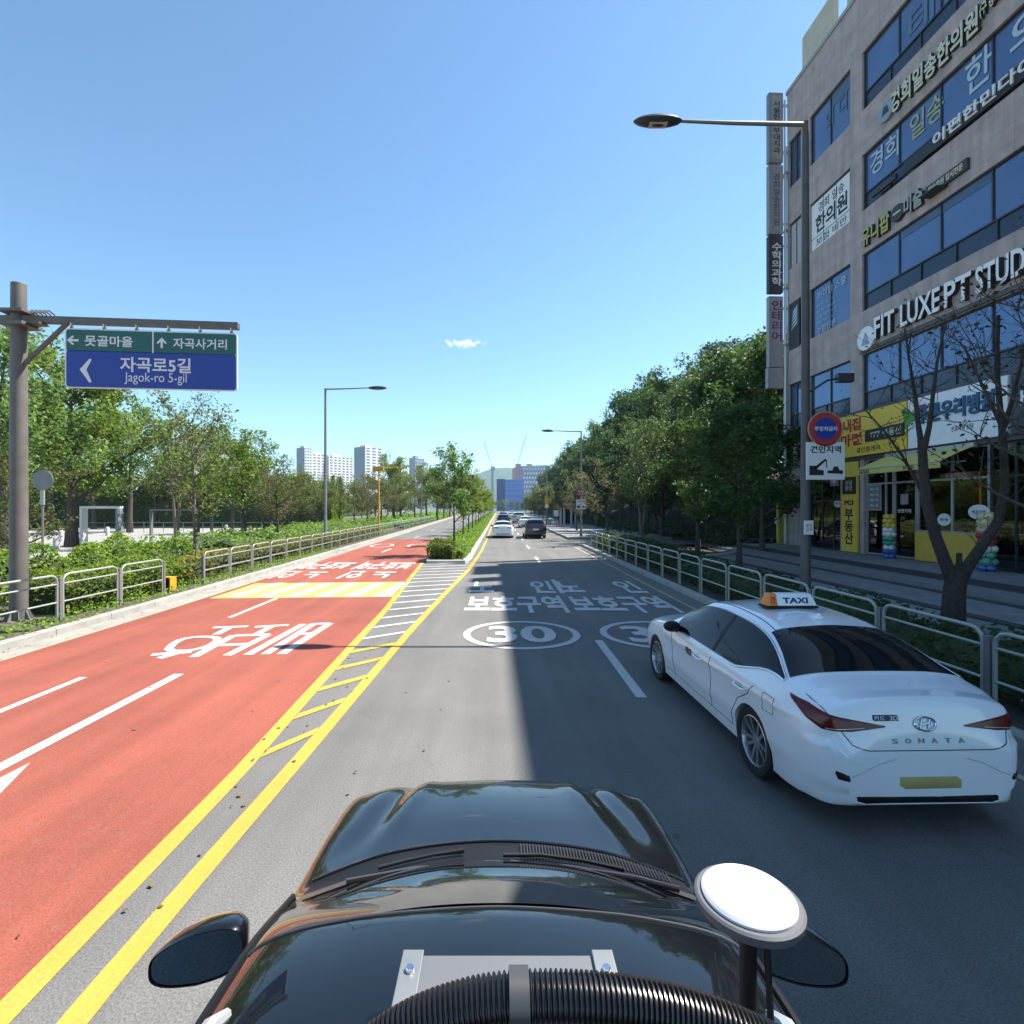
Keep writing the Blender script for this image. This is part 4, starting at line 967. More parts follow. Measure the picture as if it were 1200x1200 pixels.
for px, Y, top, lab in ((494, 78, 545, 'far slim street lamp left of the median trees'), (524, 130, 572, 'farthest thin street lamp on the left')):
    street_lamp(lab, pX(px, Y), Y, .1, pZ(top, Y), 2.6, 1, POLEG)

# sign gantry on the left
GY = 11.35; gx = pX(22, GY)
g = thing('sign_gantry', 'big grey steel post with cantilever arm carrying the road sign', 'sign gantry', (gx, GY, .1))
hz = pZ(332, GY) - .1; PD = pm('dark_gantry_pole', (0.135, 0.125, 0.112), 0.6, 0.1, var=0.2, scale=4)
MB().lathe([(.28, 0), (.28, .03), (.165, .05), (.16, hz * .5), (.14, hz - .02), (.12, hz)], 20).build('post', PD, g, angle=30)
mb = MB()
for k in range(8):
    a = k * math.pi / 4; mb.prism([(math.cos(a) * .15, math.sin(a) * .15, .03), (math.cos(a) * .27, math.sin(a) * .27, .03), (math.cos(a) * .15, math.sin(a) * .15, .3)], (math.sin(a) * .015, -math.cos(a) * .015, 0))
mb.build('base_rib', POLET, g, smooth=False)
za = pZ(374, GY) - .1; xe = pX(280, GY + .45) - gx
AD = R(5.5); arm = MB().box(.1, -.075, za - .075, xe / math.cos(AD), .075, za + .075)
arm.build('arm', PD, g, rot=(0, 0, AD), smooth=False, bevel=.012)
MB().box(-1.4, -.07, za - .07, -.12, .07, za + .07).build('rear_arm', PD, g, smooth=False, bevel=.012)
MB().tube([(.12, 0, za - 1.0), (1.05, .05, za - .06)], .05, 8).build('brace', PD, g)
MB().box(-.26, -.26, za - .18, .30, .26, za - .11).box(-.26, -.26, za + .1, .30, .26, za + .16).box(.3, -.12, za - .12, .55, .16, za - .09).build('clamp', PD, g, smooth=False)
mb = MB()
for k in range(5): mb.tube([(.28 + .09 * k, -.1, za + .09), (.30 + .09 * k, .0, za + .2), (.36 + .09 * k, .1, za + .12)], .018, 6)
mb.build('cable', BLACKP, g)
sx0, sx1 = pX(82, GY + .1), pX(281.5, GY + .45); sw = (sx1 - sx0) / math.cos(AD); shh = (457.5 - 388) / 600 * (GY + .1)
sg = thing('direction_sign', 'green and blue direction sign with white Korean lettering hanging from the gantry', 'direction sign', ((sx0 + sx1) / 2, GY + .16, pZ(424, GY + .28)), AD)
def rrect(w, h, r, y, z=0, n=5):
    P = []
    for cx, cz, a0 in ((w - r, h - r, 0), (-w + r, h - r, 90), (-w + r, -h + r, 180), (w - r, -h + r, 270)):
        for k in range(n + 1):
            a = R(a0 + 90 * k / n); P.append((cx + r * math.cos(a), y, z + cz + r * math.sin(a)))
    return P
W2, H2 = sw / 2, shh / 2
MB().prism(rrect(W2, H2, .09, -.02), (0, .03, 0)).build('board', WHITEM, sg, smooth=False)
gz = H2 * .52
MB().prism(rrect(W2 - .03, H2 * .36, .05, -.025, H2 * .52 + H2 * .07), (0, .004, 0)).build('green_field', GREENM, sg, smooth=False)
MB().prism(rrect(W2 - .03, H2 * .61, .06, -.025, -H2 * .35), (0, .004, 0)).build('blue_field', BLUEM, sg, smooth=False)
gzc = H2 * .59
MB().box(.0, -.030, gzc - H2 * .36, .03, -.0255, gzc + H2 * .36).build('dividing_line', WHITEM, sg, smooth=False)
text('lettering', '못골마을', 1.0, .24, WHITEM, sg, (-W2 * .50, -.029, gzc)); text('lettering', '자곡사거리', 1.16, .24, WHITEM, sg, (W2 * .56, -.029, gzc))
text('lettering', '자곡로5길', 1.5, .34, WHITEM, sg, (W2 * .04, -.029, -H2 * .17)); text('lettering', 'Jagok-ro 5-gil', 1.32, .27, WHITEM, sg, (W2 * .04, -.029, -H2 * .64), bold=0)
def arrow(cx, cz, s, ang):
    pts = [(-.5, 0), (0, .45), (.12, .34), (-.12, .1), (.5, .1), (.5, -.1), (-.12, -.1), (.12, -.34), (0, -.45)]
    c, si = math.cos(ang), math.sin(ang); return [(cx + s * (a * c - b * si), -.029, cz + s * (a * si + b * c)) for a, b in pts]
MB().prism(arrow(-W2 * .91, gzc, .24, 0), (0, .002, 0)).build('arrow_mark', WHITEM, sg, smooth=False); MB().prism(arrow(W2 * .11, gzc, .24, R(-90)), (0, .002, 0)).build('arrow_mark', WHITEM, sg, smooth=False)
MB().prism([(-W2 * .83, -.029, -H2 * .38), (-W2 * .72, -.029, -.04 + H2 * .05), (-W2 * .695, -.029, -.06 + H2 * .05), (-W2 * .755, -.029, -H2 * .38), (-W2 * .695, -.029, -H2 * .79), (-W2 * .72, -.029, -H2 * .82)], (0, .002, 0)).build('arrow_mark', WHITEM, sg, smooth=False)
for k in range(6):
    x = -W2 * .93 + k * W2 * .372; mb = MB().tube([(x - .035, .0, H2 + .12), (x, 0, H2 + .03), (x + .035, 0, H2 + .12)], .014, 6); mb.box(x - .03, -.02, H2 - .01, x + .03, .02, H2 + .04)
    mb.build('hanger', POLET, sg, smooth=False)
# round sign seen from behind, barrier light, plaza frames
Yb = 14.5
t = thing('round_sign', 'back of a round traffic sign among the leaves behind the gantry post', 'road sign', (pX(50, Yb), Yb, .1))
MB().lathe([(.03, 0), (.03, 2.75)], 10).build('post', POLEG, t); MB().lathe([(.29, -.01), (.29, .01)], 28, Matrix.Translation((.05, -.05, 3.4 - .1)) @ Matrix.Rotation(R(90), 4, 'X')).build('disc', POLEG, t, smooth=False)
MB().box(-.05, -.03, 2.6, .05, 0.02, 3.5).build('bracket', GALV, t, smooth=False)
x, y = gp(188, 694, .15)
t = thing('warning_lamp', 'orange yellow box lamp with round black lens beside the fence end', 'warning lamp', (x + .05, y + .25, .12), R(-12))
MB().box(-.2, -.12, .05, .2, .12, .09).box(-.2, -.12, .41, .2, .12, .45).box(-.2, -.12, .09, -.16, .12, .41).box(.16, -.12, .09, .2, .12, .41).build('frame', pm('amber_plastic', (0.65, 0.33, 0.02), 0.45), t, smooth=False, bevel=.012)
MB().box(-.16, .02, .09, .16, .10, .41).build('rear_case', pm('amber_dark', (0.25, 0.08, 0.03), 0.5), t, smooth=False)
MB().lathe([(.13, 0), (.13, .1), (.10, .115), (.09, .09)], 20, Matrix.Translation((0, .02, .25)) @ Matrix.Rotation(R(90), 4, 'X')).build('lens', BLACKP, t)
MB().box(-.1, -.05, -.02, .1, .05, .05).build('foot', BLACKP, t, smooth=False)
def portal(label, xa, xb, Y, hgt, mat, mat2, depth=1.0, th=.12, name='plaza_portal'):
    t = thing(name, label, 'frame', ((xa + xb) / 2, Y, .11)); w = (xb - xa) / 2
    MB().box(-w, 0, 0, -w + th, depth, hgt).build('side_panel', mat, t, smooth=False, bevel=.01); MB().box(w - th, 0, 0, w, depth, hgt).build('side_panel', mat2, t, smooth=False, bevel=.01)
    MB().box(-w, 0, hgt, w, depth, hgt + th).build('top_panel', mat, t, smooth=False, bevel=.01)
    return t
portal('white framed portal standing on the plaza behind the hedge', pX(93, 33), pX(138, 33), 33, 2.45, pm('white_render', (0.62, 0.62, 0.6), 0.6, var=0.05), pm('grey_render', (0.2, 0.21, 0.23), 0.6, var=0.06), 0.5, .16)
portal('dark thin pavilion frame on the plaza right of the white portal', pX(175, 36), pX(232, 36), 36, 2.3, POLEG, FRAME, .25, .1, 'garden_pavilion')
portal('second dark pavilion frame further right under the trees', pX(246, 44), pX(284, 44), 44, 2.6, FRAME, FRAME, .3, .14, 'garden_pavilion')
for k in range(4):
    px = (72, 66, 126, 265)[k]; Y = (38, 30, 46, 52)[k]
    t = thing('plaza_bollard', 'short pale stone bollard on the plaza, %s' % ['between the big trunk and the post', 'nearest the gantry post', 'seen through the white portal', 'in front of the dark pavilion'][k], 'bollard', (pX(px, Y), Y, .11), 0, 'stone bollards on the plaza')
    MB().lathe([(.16, 0), (.16, .72), (.13, .78), (.02, .8)], 14).build('shaft', pm('pale_stone', (0.45, 0.44, 0.42), 0.8, var=0.1), t)
t = thing('plaza_rail', 'thin grey hand rail along the far side of the plaza', 'rail', (-28, 52, .11))
mb = MB().tube([(-14, 0, 1.0), (12, 0, 1.0)], .03, 6).tube([(-14, 0, .55), (12, 0, .55)], .025, 6)
for k in range(14): mb.tube([(-14 + 2 * k, 0, 0), (-14 + 2 * k, 0, 1.0)], .03, 6)
mb.build('rail_pipe', POLEG, t)
# yellow signal mast
Yy = 47; x = FL(Yy) - .4
t = thing('signal_mast', 'yellow signal mast with short arm on the left verge', 'signal mast', (x, Yy, .1))
hh = pZ(548, Yy) - .1; YS = pm('signal_yellow', (0.62, 0.34, 0.02), 0.5)
MB().lathe([(.15, 0), (.15, .05), (.085, .06), (.07, hh)], 12).build('mast', YS, t); MB().tube([(-.5, 0, hh - .1), (1.6, 0, hh)], .045, 8).build('arm', YS, t)
MB().box(-.55, -.15, hh - .35, .45, .1, hh + .1).build('signal_box', YS, t, smooth=False, bevel=.03); MB().box(1.3, -.1, hh - .05, 1.75, .08, hh + .12).build('camera_box', YS, t, smooth=False, bevel=.02)
# far white sign arm over the left carriageway
Yf = 118; x = pX(556, Yf)
t = thing('far_sign_arm', 'far white mast arm above the median trees', 'sign gantry', (x, Yf, .1))
hh = pZ(556, Yf); MB().lathe([(.14, 0), (.1, hh)], 10).build('mast', WHITEM, t); MB().tube([(0, 0, hh - .2), (-3.6, 0, hh)], .09, 8).build('arm', WHITEM, t); MB().box(-2.4, -.06, hh - .75, -.4, .06, hh - .2).build('sign_board', WHITEM, t, smooth=False)

# bus shelter, board, bin
Ys = 66; x = pX(666, Ys)
t = thing('bus_shelter', 'dark roofed bus shelter under the trees on the right', 'bus shelter', (x, Ys, .15))
MB().box(-1.4, -.8, 2.45, 1.4, .8, 2.6).build('roof', pm('shelter_roof', (0.05, 0.045, 0.04), 0.5), t, smooth=False, bevel=.02)
PG = pm('pale_panel', (0.32, 0.34, 0.37), 0.4)
for a in (-1.2, -.75, .15, .75): MB().box(a, -.5, 0, a + .28, -.44, 2.45).build('post', PG, t, smooth=False)
MB().box(-1.2, .6, .3, 1.2, .64, 2.3).build('back_panel', CGLASS, t, smooth=False); MB().box(-1.0, .1, .42, 1.0, .5, .48).build('seat', POLEG, t, smooth=False)
Yq = 70; t = thing('info_board', 'small white timetable board left of the bus shelter', 'board', (pX(652, Yq), Yq, .15))
MB().box(-.05, -.03, 0, .05, .03, 1.3).build('post', POLEG, t, smooth=False); MB().box(-.35, -.06, 1.3, .35, 0, 2.1).build('sheet', WHITEM, t, smooth=False)
Yq = 72; t = thing('litter_bin', 'small green litter bin beside the kerb near the yellow sign', 'bin', (pX(644, Yq), Yq, .15))
MB().lathe([(.26, 0), (.3, .85), (.31, .9), (.2, 1.0), (.02, 1.02)], 14).build('body', pm('bin_green', (0.12, 0.22, 0.18), 0.5), t)
MB().lathe([(.315, .78), (.315, .84)], 14).build('band', POLEG, t)

# ---------------------------------------------------------------- median: kerb, soil, hedge, trees
ML = lambda Y: interp(Y, [24.1, 24.6, 26, 60, 330], [-3.15, -3.45, -3.6, -3.75, -3.75])
MR = lambda Y: interp(Y, [24.1, 24.6, 26, 60, 330], [-1.75, -1.5, -1.38, -1.32, -1.32])
WK = pm('pale_median_kerb', (0.50, 0.49, 0.46), 0.85, var=0.12, scale=3, big=0.1)
kerb(MR, +1, 24.6, 240, mat=WK); kerb(ML, -1, 24.6, 240, mat=WK)
struct('kerb', MB().box(-3.35, 24.0, 0, -1.55, 24.25, .15).add([(-3.35, 24, 0), (-3.35, 24.25, 0), (-3.35, 24.25, .15), (-3.35, 24, .15), (-3.46, 24.6, 0), (-3.26, 24.6, 0), (-3.26, 24.6, .15), (-3.46, 24.6, .15)],
       [(0, 1, 2, 3), (7, 6, 5, 4), (3, 2, 6, 7), (0, 4, 5, 1), (0, 3, 7, 4), (1, 5, 6, 2)]).add([(-1.55, 24, 0), (-1.55, 24.25, 0), (-1.55, 24.25, .15), (-1.55, 24, .15), (-1.49, 24.6, 0), (-1.69, 24.6, 0), (-1.69, 24.6, .15), (-1.49, 24.6, .15)],
       [(0, 1, 2, 3), (7, 6, 5, 4), (3, 2, 6, 7), (0, 4, 5, 1), (0, 3, 7, 4), (1, 5, 6, 2)]), WK, smooth=False)
struct('median', ribbon(lambda Y: ML(Y) + .19, lambda Y: MR(Y) - .19, 24.2, 240, .13, 1.0), SOIL, smooth=False)
hedge('shrub', 'dark round shrub at the near end of the median', 'shrub', lambda y: -3.42, lambda y: -2.1, 24.55, 26.6, .13, .95, 2600, .10, LG, 40)
hedge('hedge', 'yellow green clipped hedge along the median under the young trees', 'hedge', lambda y: ML(y) + .3, lambda y: MR(y) - .25, 25.2, 70, .13, .55, 12000, .13, LHG, 41, lump=.25)
hedge('hedge', 'distant part of the median hedge between the far cars and the left carriageway', 'hedge', lambda y: ML(y) + .3, lambda y: MR(y) - .25, 70, 235, .13, .6, 5000, .34, LHG, 42, lump=.25)
ys = [28.5, 35.5, 42, 48.5, 56, 64, 72, 81, 90, 100, 112, 126, 142, 160, 180, 205]
for i, y in enumerate(ys):
    k = 'young' if i in (0, 1) else 'young2'
    lab = ['young green tree at the near end of the median behind the round shrub', 'second young tree of the median row, in shade of the first'][i] if i < 2 else 'young yellow green tree further along the median row'
    tree(k, lab, -2.45, y, .13, [6.0, 5.2, 5.4, 5.7, 5.2][i % 5] / proto_h(k), i * 1.7, 'young trees on the median', 'median_tree')

# ---------------------------------------------------------------- left verge planting
hedge('hedge', 'clipped bright green hedge behind the fence beside the gantry post', 'hedge', lambda y: XL(y) - 2.5, lambda y: XL(y) - .85, 11.9, 16.2, .12, .92, 6500, .085, LHG, 51, 'green hedges on the left verge', .32)
hedge('hedge', 'taller rounded green hedge between the plaza and the near hedge', 'hedge', lambda y: XL(y) - 4.9 + .5 * math.sin(y * .9), lambda y: XL(y) - 3.2 + .3 * math.sin(y * 1.3), 12.5, 20.5, .12, 1.2, 8000, .10, LHG, 52, 'green hedges on the left verge', .38)
hedge('hedge', 'autumn tinted hedge right behind the long left fence', 'hedge', lambda y: XL(y) - 2.0, lambda y: XL(y) - .85, 16.6, 46, .12, .85, 9000, .11, LHB, 53, 'green hedges on the left verge')
hedge('hedge', 'broad low green shrub bed beyond the long fence under the park trees', 'shrub bed', lambda y: XL(y) - 9.0, lambda y: XL(y) - 2.3, 25.5, 62, .12, .85, 14000, .16, LHG, 54, 'green hedges on the left verge', .55)
hedge('hedge', 'distant green shrub strip beside the far end of the left fence', 'shrub bed', lambda y: XL(y) - 8.0, lambda y: XL(y) - 1.0, 62, 150, .12, 1.0, 8000, .32, LHG, 55, 'green hedges on the left verge', .28)
hedge('undergrowth', 'thin weeds along the foot of the near left fence', 'weeds', lambda y: XL(y) - .95, lambda y: XL(y) - .25, 6, 30, .12, .13, 3500, .07, LHG, 56, None, .5, core=False)['kind'] = 'stuff'
TR = [  # kind, trunk px, depth, crown top px, label
    ('broad', 84, 33, 392, 'big dense green tree with dark trunk behind the hanging road sign'),
    ('broad2', 4, 25, 388, 'broad green tree at the left picture edge behind the gantry post'),
    ('olive', 26, 17.5, 520, 'low brownish tree whose leaves surround the gantry post'),
    ('small', 229, 21, 462, 'slim sparse tree with pale trunk at the start of the long fence'),
    ('twin', 207, 33, 458, 'twin stemmed airy tree on the plaza beside the dark pavilion frame'),
    ('mid', 287, 36, 498, 'dark trunked green tree beside the second pavilion frame'),
    ('twin', 312, 38, 512, 'loose twin stemmed tree just left of the olive park trees'),
    ('olive', 337, 38, 546, 'brownish olive tree left of the left street lamp'),
    ('brown', 326, 33, 540, 'low brown leaved tree near the long fence left of the lamp'),
    ('mid', 272, 50, 520, 'green park tree behind the second pavilion'),
    ('mid', 152, 52, 470, 'green plaza tree seen right of the big dense tree'),
    ('mid', 110, 60, 480, 'plaza tree far behind the white portal'),
    ('olive', 182, 64, 520, 'yellowish tree at the back of the plaza'),
    ('broad2', 236, 72, 500, 'tall pale tree at the back of the plaza before the white house'),
    ('mid', 60, 58, 455, 'green tree behind the big trunk at the plaza edge'),
    ('mid', 20, 44, 440, 'green tree far left behind the gantry post'),
    ('olive', 372, 54, 554, 'olive tree just left of the left lamp, second row'),
    ('olive', 398, 60, 556, 'olive park tree between lamp and yellow mast, nearer one'),
    ('brown', 430, 56, 558, 'brown park tree left of the yellow mast'),
    ('brown', 447, 64, 552, 'brown park tree right of the yellow mast'),
    ('mid', 462, 78, 532, 'green park tree that rises beside the brick block'),
    ('olive', 470, 72, 556, 'olive park tree below the brick block'),
    ('olive', 486, 84, 553, 'olive park tree left of the far slim lamp'),
    ('mid', 500, 92, 545, 'green park tree right of the far slim lamp'),
    ('mid', 512, 104, 541, 'green park tree behind the first median tree'),
    ('faro', 520, 120, 560, 'farther olive tree at the end of the left fence'),
    ('far', 527, 140, 556, 'distant green tree on the left verge behind the median row'),
    ('faro', 415, 82, 560, 'second row olive tree beneath the tallest apartment block'),
    ('faro', 385, 76, 560, 'second row olive tree beneath the white apartment slabs'),
    ('far', 350, 70, 552, 'second row green tree in front of the grey gabled block'),
    ('far', 300, 66, 535, 'second row green tree behind the twin stemmed trees'),
    ('faro', 440, 100, 556, 'third row olive tree behind the yellow mast')]
hts = {k: proto_h(k) for k in PROTO}
for i, (k, px, Y, top, lab) in enumerate(TR):
    h = pZ(top, Y) - .1
    tree(k, lab, pX(px, Y), Y, .1, h / hts[k], i * 2.1, 'park trees left of the road', 'park_tree')
rd = random.Random(5)
for i in range(34):
    Y = 95 + i * 6.5; x = XL(Y) - 5 - rd.uniform(0, 60)
    tree(rd.choice(['far', 'faro', 'far']), 'distant tree of the park on the left', x, Y, .1, rd.uniform(.75, 1.05), rd.uniform(0, 6), 'distant park trees', 'park_tree')
for i in range(16):
    Y = 62 + rd.uniform(0, 30); x = -30 - i * 4.6 - rd.uniform(0, 3)
    tree(rd.choice(['far', 'far', 'faro']), 'tree in the row along the back of the plaza', x, Y, .1, rd.uniform(.7, 1.0), rd.uniform(0, 6), 'trees at the back of the plaza', 'park_tree')

hedge('hedge', 'tall belt of green bushes closing the back of the plaza', 'bushes', lambda y: -90, lambda y: -21, 64, 69, .1, 5.0, 16000, .55, LG, 57, 'bush belts behind the park', .35)
hedge('hedge', 'tall belt of bushes behind the park trees along the road', 'bushes', lambda y: XL(y) - 40, lambda y: XL(y) - 33, 70, 190, .1, 5.5, 14000, .6, LG, 58, 'bush belts behind the park', .3)
# ---------------------------------------------------------------- right verge: shrubs, street trees, wood
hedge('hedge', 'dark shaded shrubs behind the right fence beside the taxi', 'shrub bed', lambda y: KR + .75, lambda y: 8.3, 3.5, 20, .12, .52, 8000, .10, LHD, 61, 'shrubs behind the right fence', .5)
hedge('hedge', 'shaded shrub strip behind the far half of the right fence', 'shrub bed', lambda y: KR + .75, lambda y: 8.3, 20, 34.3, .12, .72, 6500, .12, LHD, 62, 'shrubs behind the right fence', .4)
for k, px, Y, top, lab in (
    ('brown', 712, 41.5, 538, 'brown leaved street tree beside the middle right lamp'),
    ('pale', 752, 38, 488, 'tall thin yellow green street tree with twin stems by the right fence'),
    ('wood', 866, 21.5, 470, 'dark shaded street tree left of the big lamp post'),  # this and the next two: shade put into the colour by dark woodland leaves
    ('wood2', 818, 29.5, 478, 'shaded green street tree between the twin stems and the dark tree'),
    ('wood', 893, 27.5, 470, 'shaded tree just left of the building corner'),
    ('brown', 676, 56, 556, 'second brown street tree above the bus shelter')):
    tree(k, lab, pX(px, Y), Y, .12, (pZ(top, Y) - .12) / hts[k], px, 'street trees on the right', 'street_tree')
for i, (px, Y, top) in enumerate(((634, 108, 572), (629, 122, 574), (625, 138, 576), (621, 156, 578), (617, 180, 581), (612, 210, 584))):
    tree('faro', 'small far olive street tree on the right beyond the waiting cars', pX(px, Y) + 1.5, Y, .12, (pZ(top, Y)) / 8.2, i * 2., 'far street trees on the right', 'street_tree')
rd = random.Random(9)
TOPX, TOPY = [600, 618, 632, 650, 690, 720, 745, 790, 860, 905, 960], [590, 575, 556, 540, 496, 463, 446, 420, 388, 398, 400]
n = 0; spots = []
while n < 100:
    Y = 31 + (n / 100) ** 1.5 * 215; row = n % 4
    x = 14.6 + row * 4.6 + rd.uniform(-1.2, 1.8)
    if Y < 34 and x < 19: x += 5
    n += 1
    if Y < 37 and x < 17.8: continue
    spots.append((x, Y + rd.uniform(-2, 2), row))
for i, (x, Y, row) in enumerate(spots):
    z = hillz(x, Y) - .2 if x > 14.6 else .1
    px = 584 + 600 * (x - 2.6) / Y
    hmax = pZ(interp(px, TOPX, TOPY), Y) - z          # the wood's outline climbs towards the building
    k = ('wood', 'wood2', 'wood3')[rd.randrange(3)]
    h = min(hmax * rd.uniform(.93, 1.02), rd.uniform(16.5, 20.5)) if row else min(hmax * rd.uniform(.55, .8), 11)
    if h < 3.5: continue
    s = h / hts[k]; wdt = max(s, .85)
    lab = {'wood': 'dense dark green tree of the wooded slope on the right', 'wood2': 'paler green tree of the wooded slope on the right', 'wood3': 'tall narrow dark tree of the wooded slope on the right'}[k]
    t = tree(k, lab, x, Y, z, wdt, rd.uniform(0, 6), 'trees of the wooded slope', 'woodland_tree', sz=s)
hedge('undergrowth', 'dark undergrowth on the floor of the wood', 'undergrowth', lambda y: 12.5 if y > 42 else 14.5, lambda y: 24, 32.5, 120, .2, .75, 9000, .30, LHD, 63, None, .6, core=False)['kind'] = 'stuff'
# the forked, nearly bare tree in front of the shop
FYt = 9.9
ft = thing('forked_tree', 'nearly bare forked tree in front of the yellow shop', 'tree', (pX(1117, FYt), FYt, .12))
base = Vector(ft.location[:]); ftm = MB(); tips = []
def TP(px, py, d=0.0): return pt(px, py, FYt + d) - base
def bough(pts, r0, r1): 
    P = [TP(*p) for p in pts]; n = len(P); ftm.tube(P, [lerp(r0, r1, (i / (n - 1)) ** .8) for i in range(n)], 10); return P
bough([(1116, 748), (1117, 722), (1118, 695), (1122, 668)], .215, .165)
limbs = [bough([(1120, 690), (1108, 660), (1096, 628), (1086, 590), (1082, 548), (1080, 515)], .125, .07),
         bough([(1120, 690), (1134, 664), (1152, 638, -.1), (1170, 610, -.2), (1178, 570, -.3), (1176, 525, -.3), (1172, 480, -.2), (1168, 430, -.2), (1170, 370, -.1)], .12, .03),
         bough([(1081, 530), (1076, 497, .1), (1072, 462, .2), (1066, 425, .25), (1060, 385, .3)], .058, .016),
         bough([(1081, 535), (1089, 500, -.2), (1093, 465, -.3), (1098, 425, -.4), (1108, 380, -.4)], .058, .016),
         bough([(1085, 585), (1072, 560, .2), (1056, 532, .4), (1036, 505, .6), (1012, 478, .8)], .045, .012),
         bough([(1175, 505, -.2), (1186, 470, -.4), (1196, 430, -.5), (1206, 380, -.6)], .05, .015),
         bough([(1174, 500, -.2), (1160, 470, .2), (1146, 440, .4), (1130, 405, .6)], .04, .012),
         bough([(1121, 672), (1124, 660), (1124, 648)], .06, .045)]
rd = random.Random(31)
def twig(p, d, ln, r, lev):
    pts = [p]; rs = [r]
    for i in range(4):
        d = (d + Vector((rd.uniform(-.3, .3), rd.uniform(-.3, .3), rd.uniform(-.15, .3)))).normalized(); p = p + d * ln / 4; pts.append(p); rs.append(max(.0035, r * (1 - .2 * (i + 1))))
    ftm.tube(pts, rs, 5); tips.append(p)
    if lev < 2:
        for j in range(2): twig(pts[rd.randint(1, 4)], (d + Vector((rd.uniform(-1, 1), rd.uniform(-1, 1), rd.uniform(-.3, .6)))).normalized(), ln * rd.uniform(.45, .7), r * .55, lev + 1)
for P in limbs[1:7]:
    for i in range(2, len(P)):
        for j in range(3 if P is not limbs[1] else 2):
            a = rd.uniform(0, 6.28); twig(P[i].lerp(P[i - 1], rd.random()), Vector((math.cos(a), math.sin(a), rd.uniform(.1, .9))), rd.uniform(.5, 1.1), .011, 0)
ftm.build('trunk', pm('dark_smooth_bark', (0.042, 0.034, 0.028), 0.9, var=.45, scale=14, bump=1.0, bscale=35), ft, recalc=False)
C = np.array([np.array(t[:]) + np.array([rd.gauss(0, .09) for _ in range(3)]) for t in tips if rd.random() < .8])
V, F = leaf_np(C, .07, 77); new_obj('crown', np_mesh('crown', V, F), leaf_mat('leaf_dry', [(0.05, 0.045, 0.025), (0.08, 0.06, 0.03), (0.06, 0.07, 0.03)]), ft)
# slender nearly bare tree left of the lamp's shop side
P0 = tree_data(33, 6.4, 2.0, 1.7, .07, 500, .10, MATS['leaf_dry'], BARK, 12, 6, clus=.35, up=1.1)
PROTO['bare'] = P0
tree('bare', 'thin bare tree at the right picture edge before the fitness sign', 9.2, 8.6, .16, 1.15, 3.0, None, 'bare_tree')

# ---------------------------------------------------------------- far buildings, hills, cranes
APW = pm('apartment_white', (0.74, 0.73, 0.70), 0.8, var=0.06, scale=.1); APG = pm('apartment_grey', (0.30, 0.335, 0.37), 0.8, var=0.06, scale=.1)
APB = pm('apartment_brick', (0.26, 0.13, 0.09), 0.8, var=0.06, scale=.1); FWIN = pm('far_window', (0.17, 0.19, 0.22), 0.3)
def block(label, px0, px1, pxs, py, Y, depth, front, side, floors, bays, name='apartment_block', cat='apartment block', ang=50):
    "far slab seen over its corner: grey gable to the left of pxs, sunlit window side to the right"
    a = R(ang); h = pZ(py, Y); X0, XS, X1 = pX(px0, Y), pX(pxs, Y), pX(px1, Y)
    d = max(6, (XS - X0) / math.sin(a)); Lw = max(6, (X1 - XS) / math.cos(a))
    t = thing(name, label, cat, (XS, Y, 0), a)
    MB().box(0, 0, 0, Lw, d, h - .8).build('wall', front, t, smooth=False)
    MB().box(-.5, -.3, 0, -.01, d + .3, h).build('gable', side, t, smooth=False)
    st = Lw / bays; fh = h / floors
    wm = MB().box(-st * .3, -.12, -fh * .21, st * .3, -.004, fh * .21).mesh('window', smooth=False); wm.materials.append(FWIN)
    for b in range(bays):
        for f in range(int(floors * .34), floors): new_obj('window', wm, None, t, (st * (b + .5), 0, fh * (f + .51)))
    MB().box(Lw * .15, d * .25, h - .8, Lw * .5, d * .75, h + 1.8).build('roof', front, t, smooth=False)
block('grey gabled apartment block beside the left lamp', 344, 363, 357, 524, 420, 30, APW, APG, 22, 3)
block('white apartment slab right of the left lamp', 364, 384, 366, 531, 430, 20, APW, APW, 20, 5)
block('lower white apartment slab between the lamp and the tallest block', 385, 407, 386, 534, 440, 20, APW, APW, 20, 6)
block('tallest apartment block with grey gable above the brown trees', 412, 444, 428, 523, 400, 28, APW, APG, 22, 3)
block('brick and white office block right of the yellow mast', 452, 473, 470, 543, 330, 25, APW, APB, 8, 1)
block('dark grey tower left of the first median tree', 479, 496, 487, 536, 460, 25, APG, APG, 16, 3)
block('cream house behind the plaza trees', 207, 260, 214, 512, 96, 12, pm('cream_wall', (0.5, 0.45, 0.36), 0.8, var=.05), APW, 5, 4, 'cream_house', 'house')
t = thing('blue_glass_building', 'blue glass building closing the far end of the road', 'building', (pX(598, 430), 430, 0))
BG2 = pm('hazed_blue_glass', (0.10, 0.18, 0.52), 0.3, 0.2, var=.1, scale=.05); ox = t.location.x  # blue lightened, distance haze put into the colour
MB().box(pX(582, 430) - ox, 4, 0, pX(592, 430) - ox, 24, pZ(561, 430)).build('side_wall', pm('deep_blue_glass', (0.03, 0.05, 0.22), 0.3, .2), t, smooth=False)
MB().box(pX(592, 430) - ox, 0, 0, pX(614, 430) - ox, 20, pZ(562, 430)).build('wall', BG2, t, smooth=False)
for k in range(4): MB().box(pX(592, 430) - ox, -.4, pZ(567 + 6 * k, 430), pX(614, 430) - ox, -.01, pZ(567 + 6 * k, 430) + .7).build('floor_band', pm('pale_blue_band', (0.2, 0.26, 0.55), 0.4), t, smooth=False)
t = thing('dotted_building', 'grey glass office block with a chequered front behind the right trees', 'building', (pX(628, 480), 480, 0)); ox = t.location.x
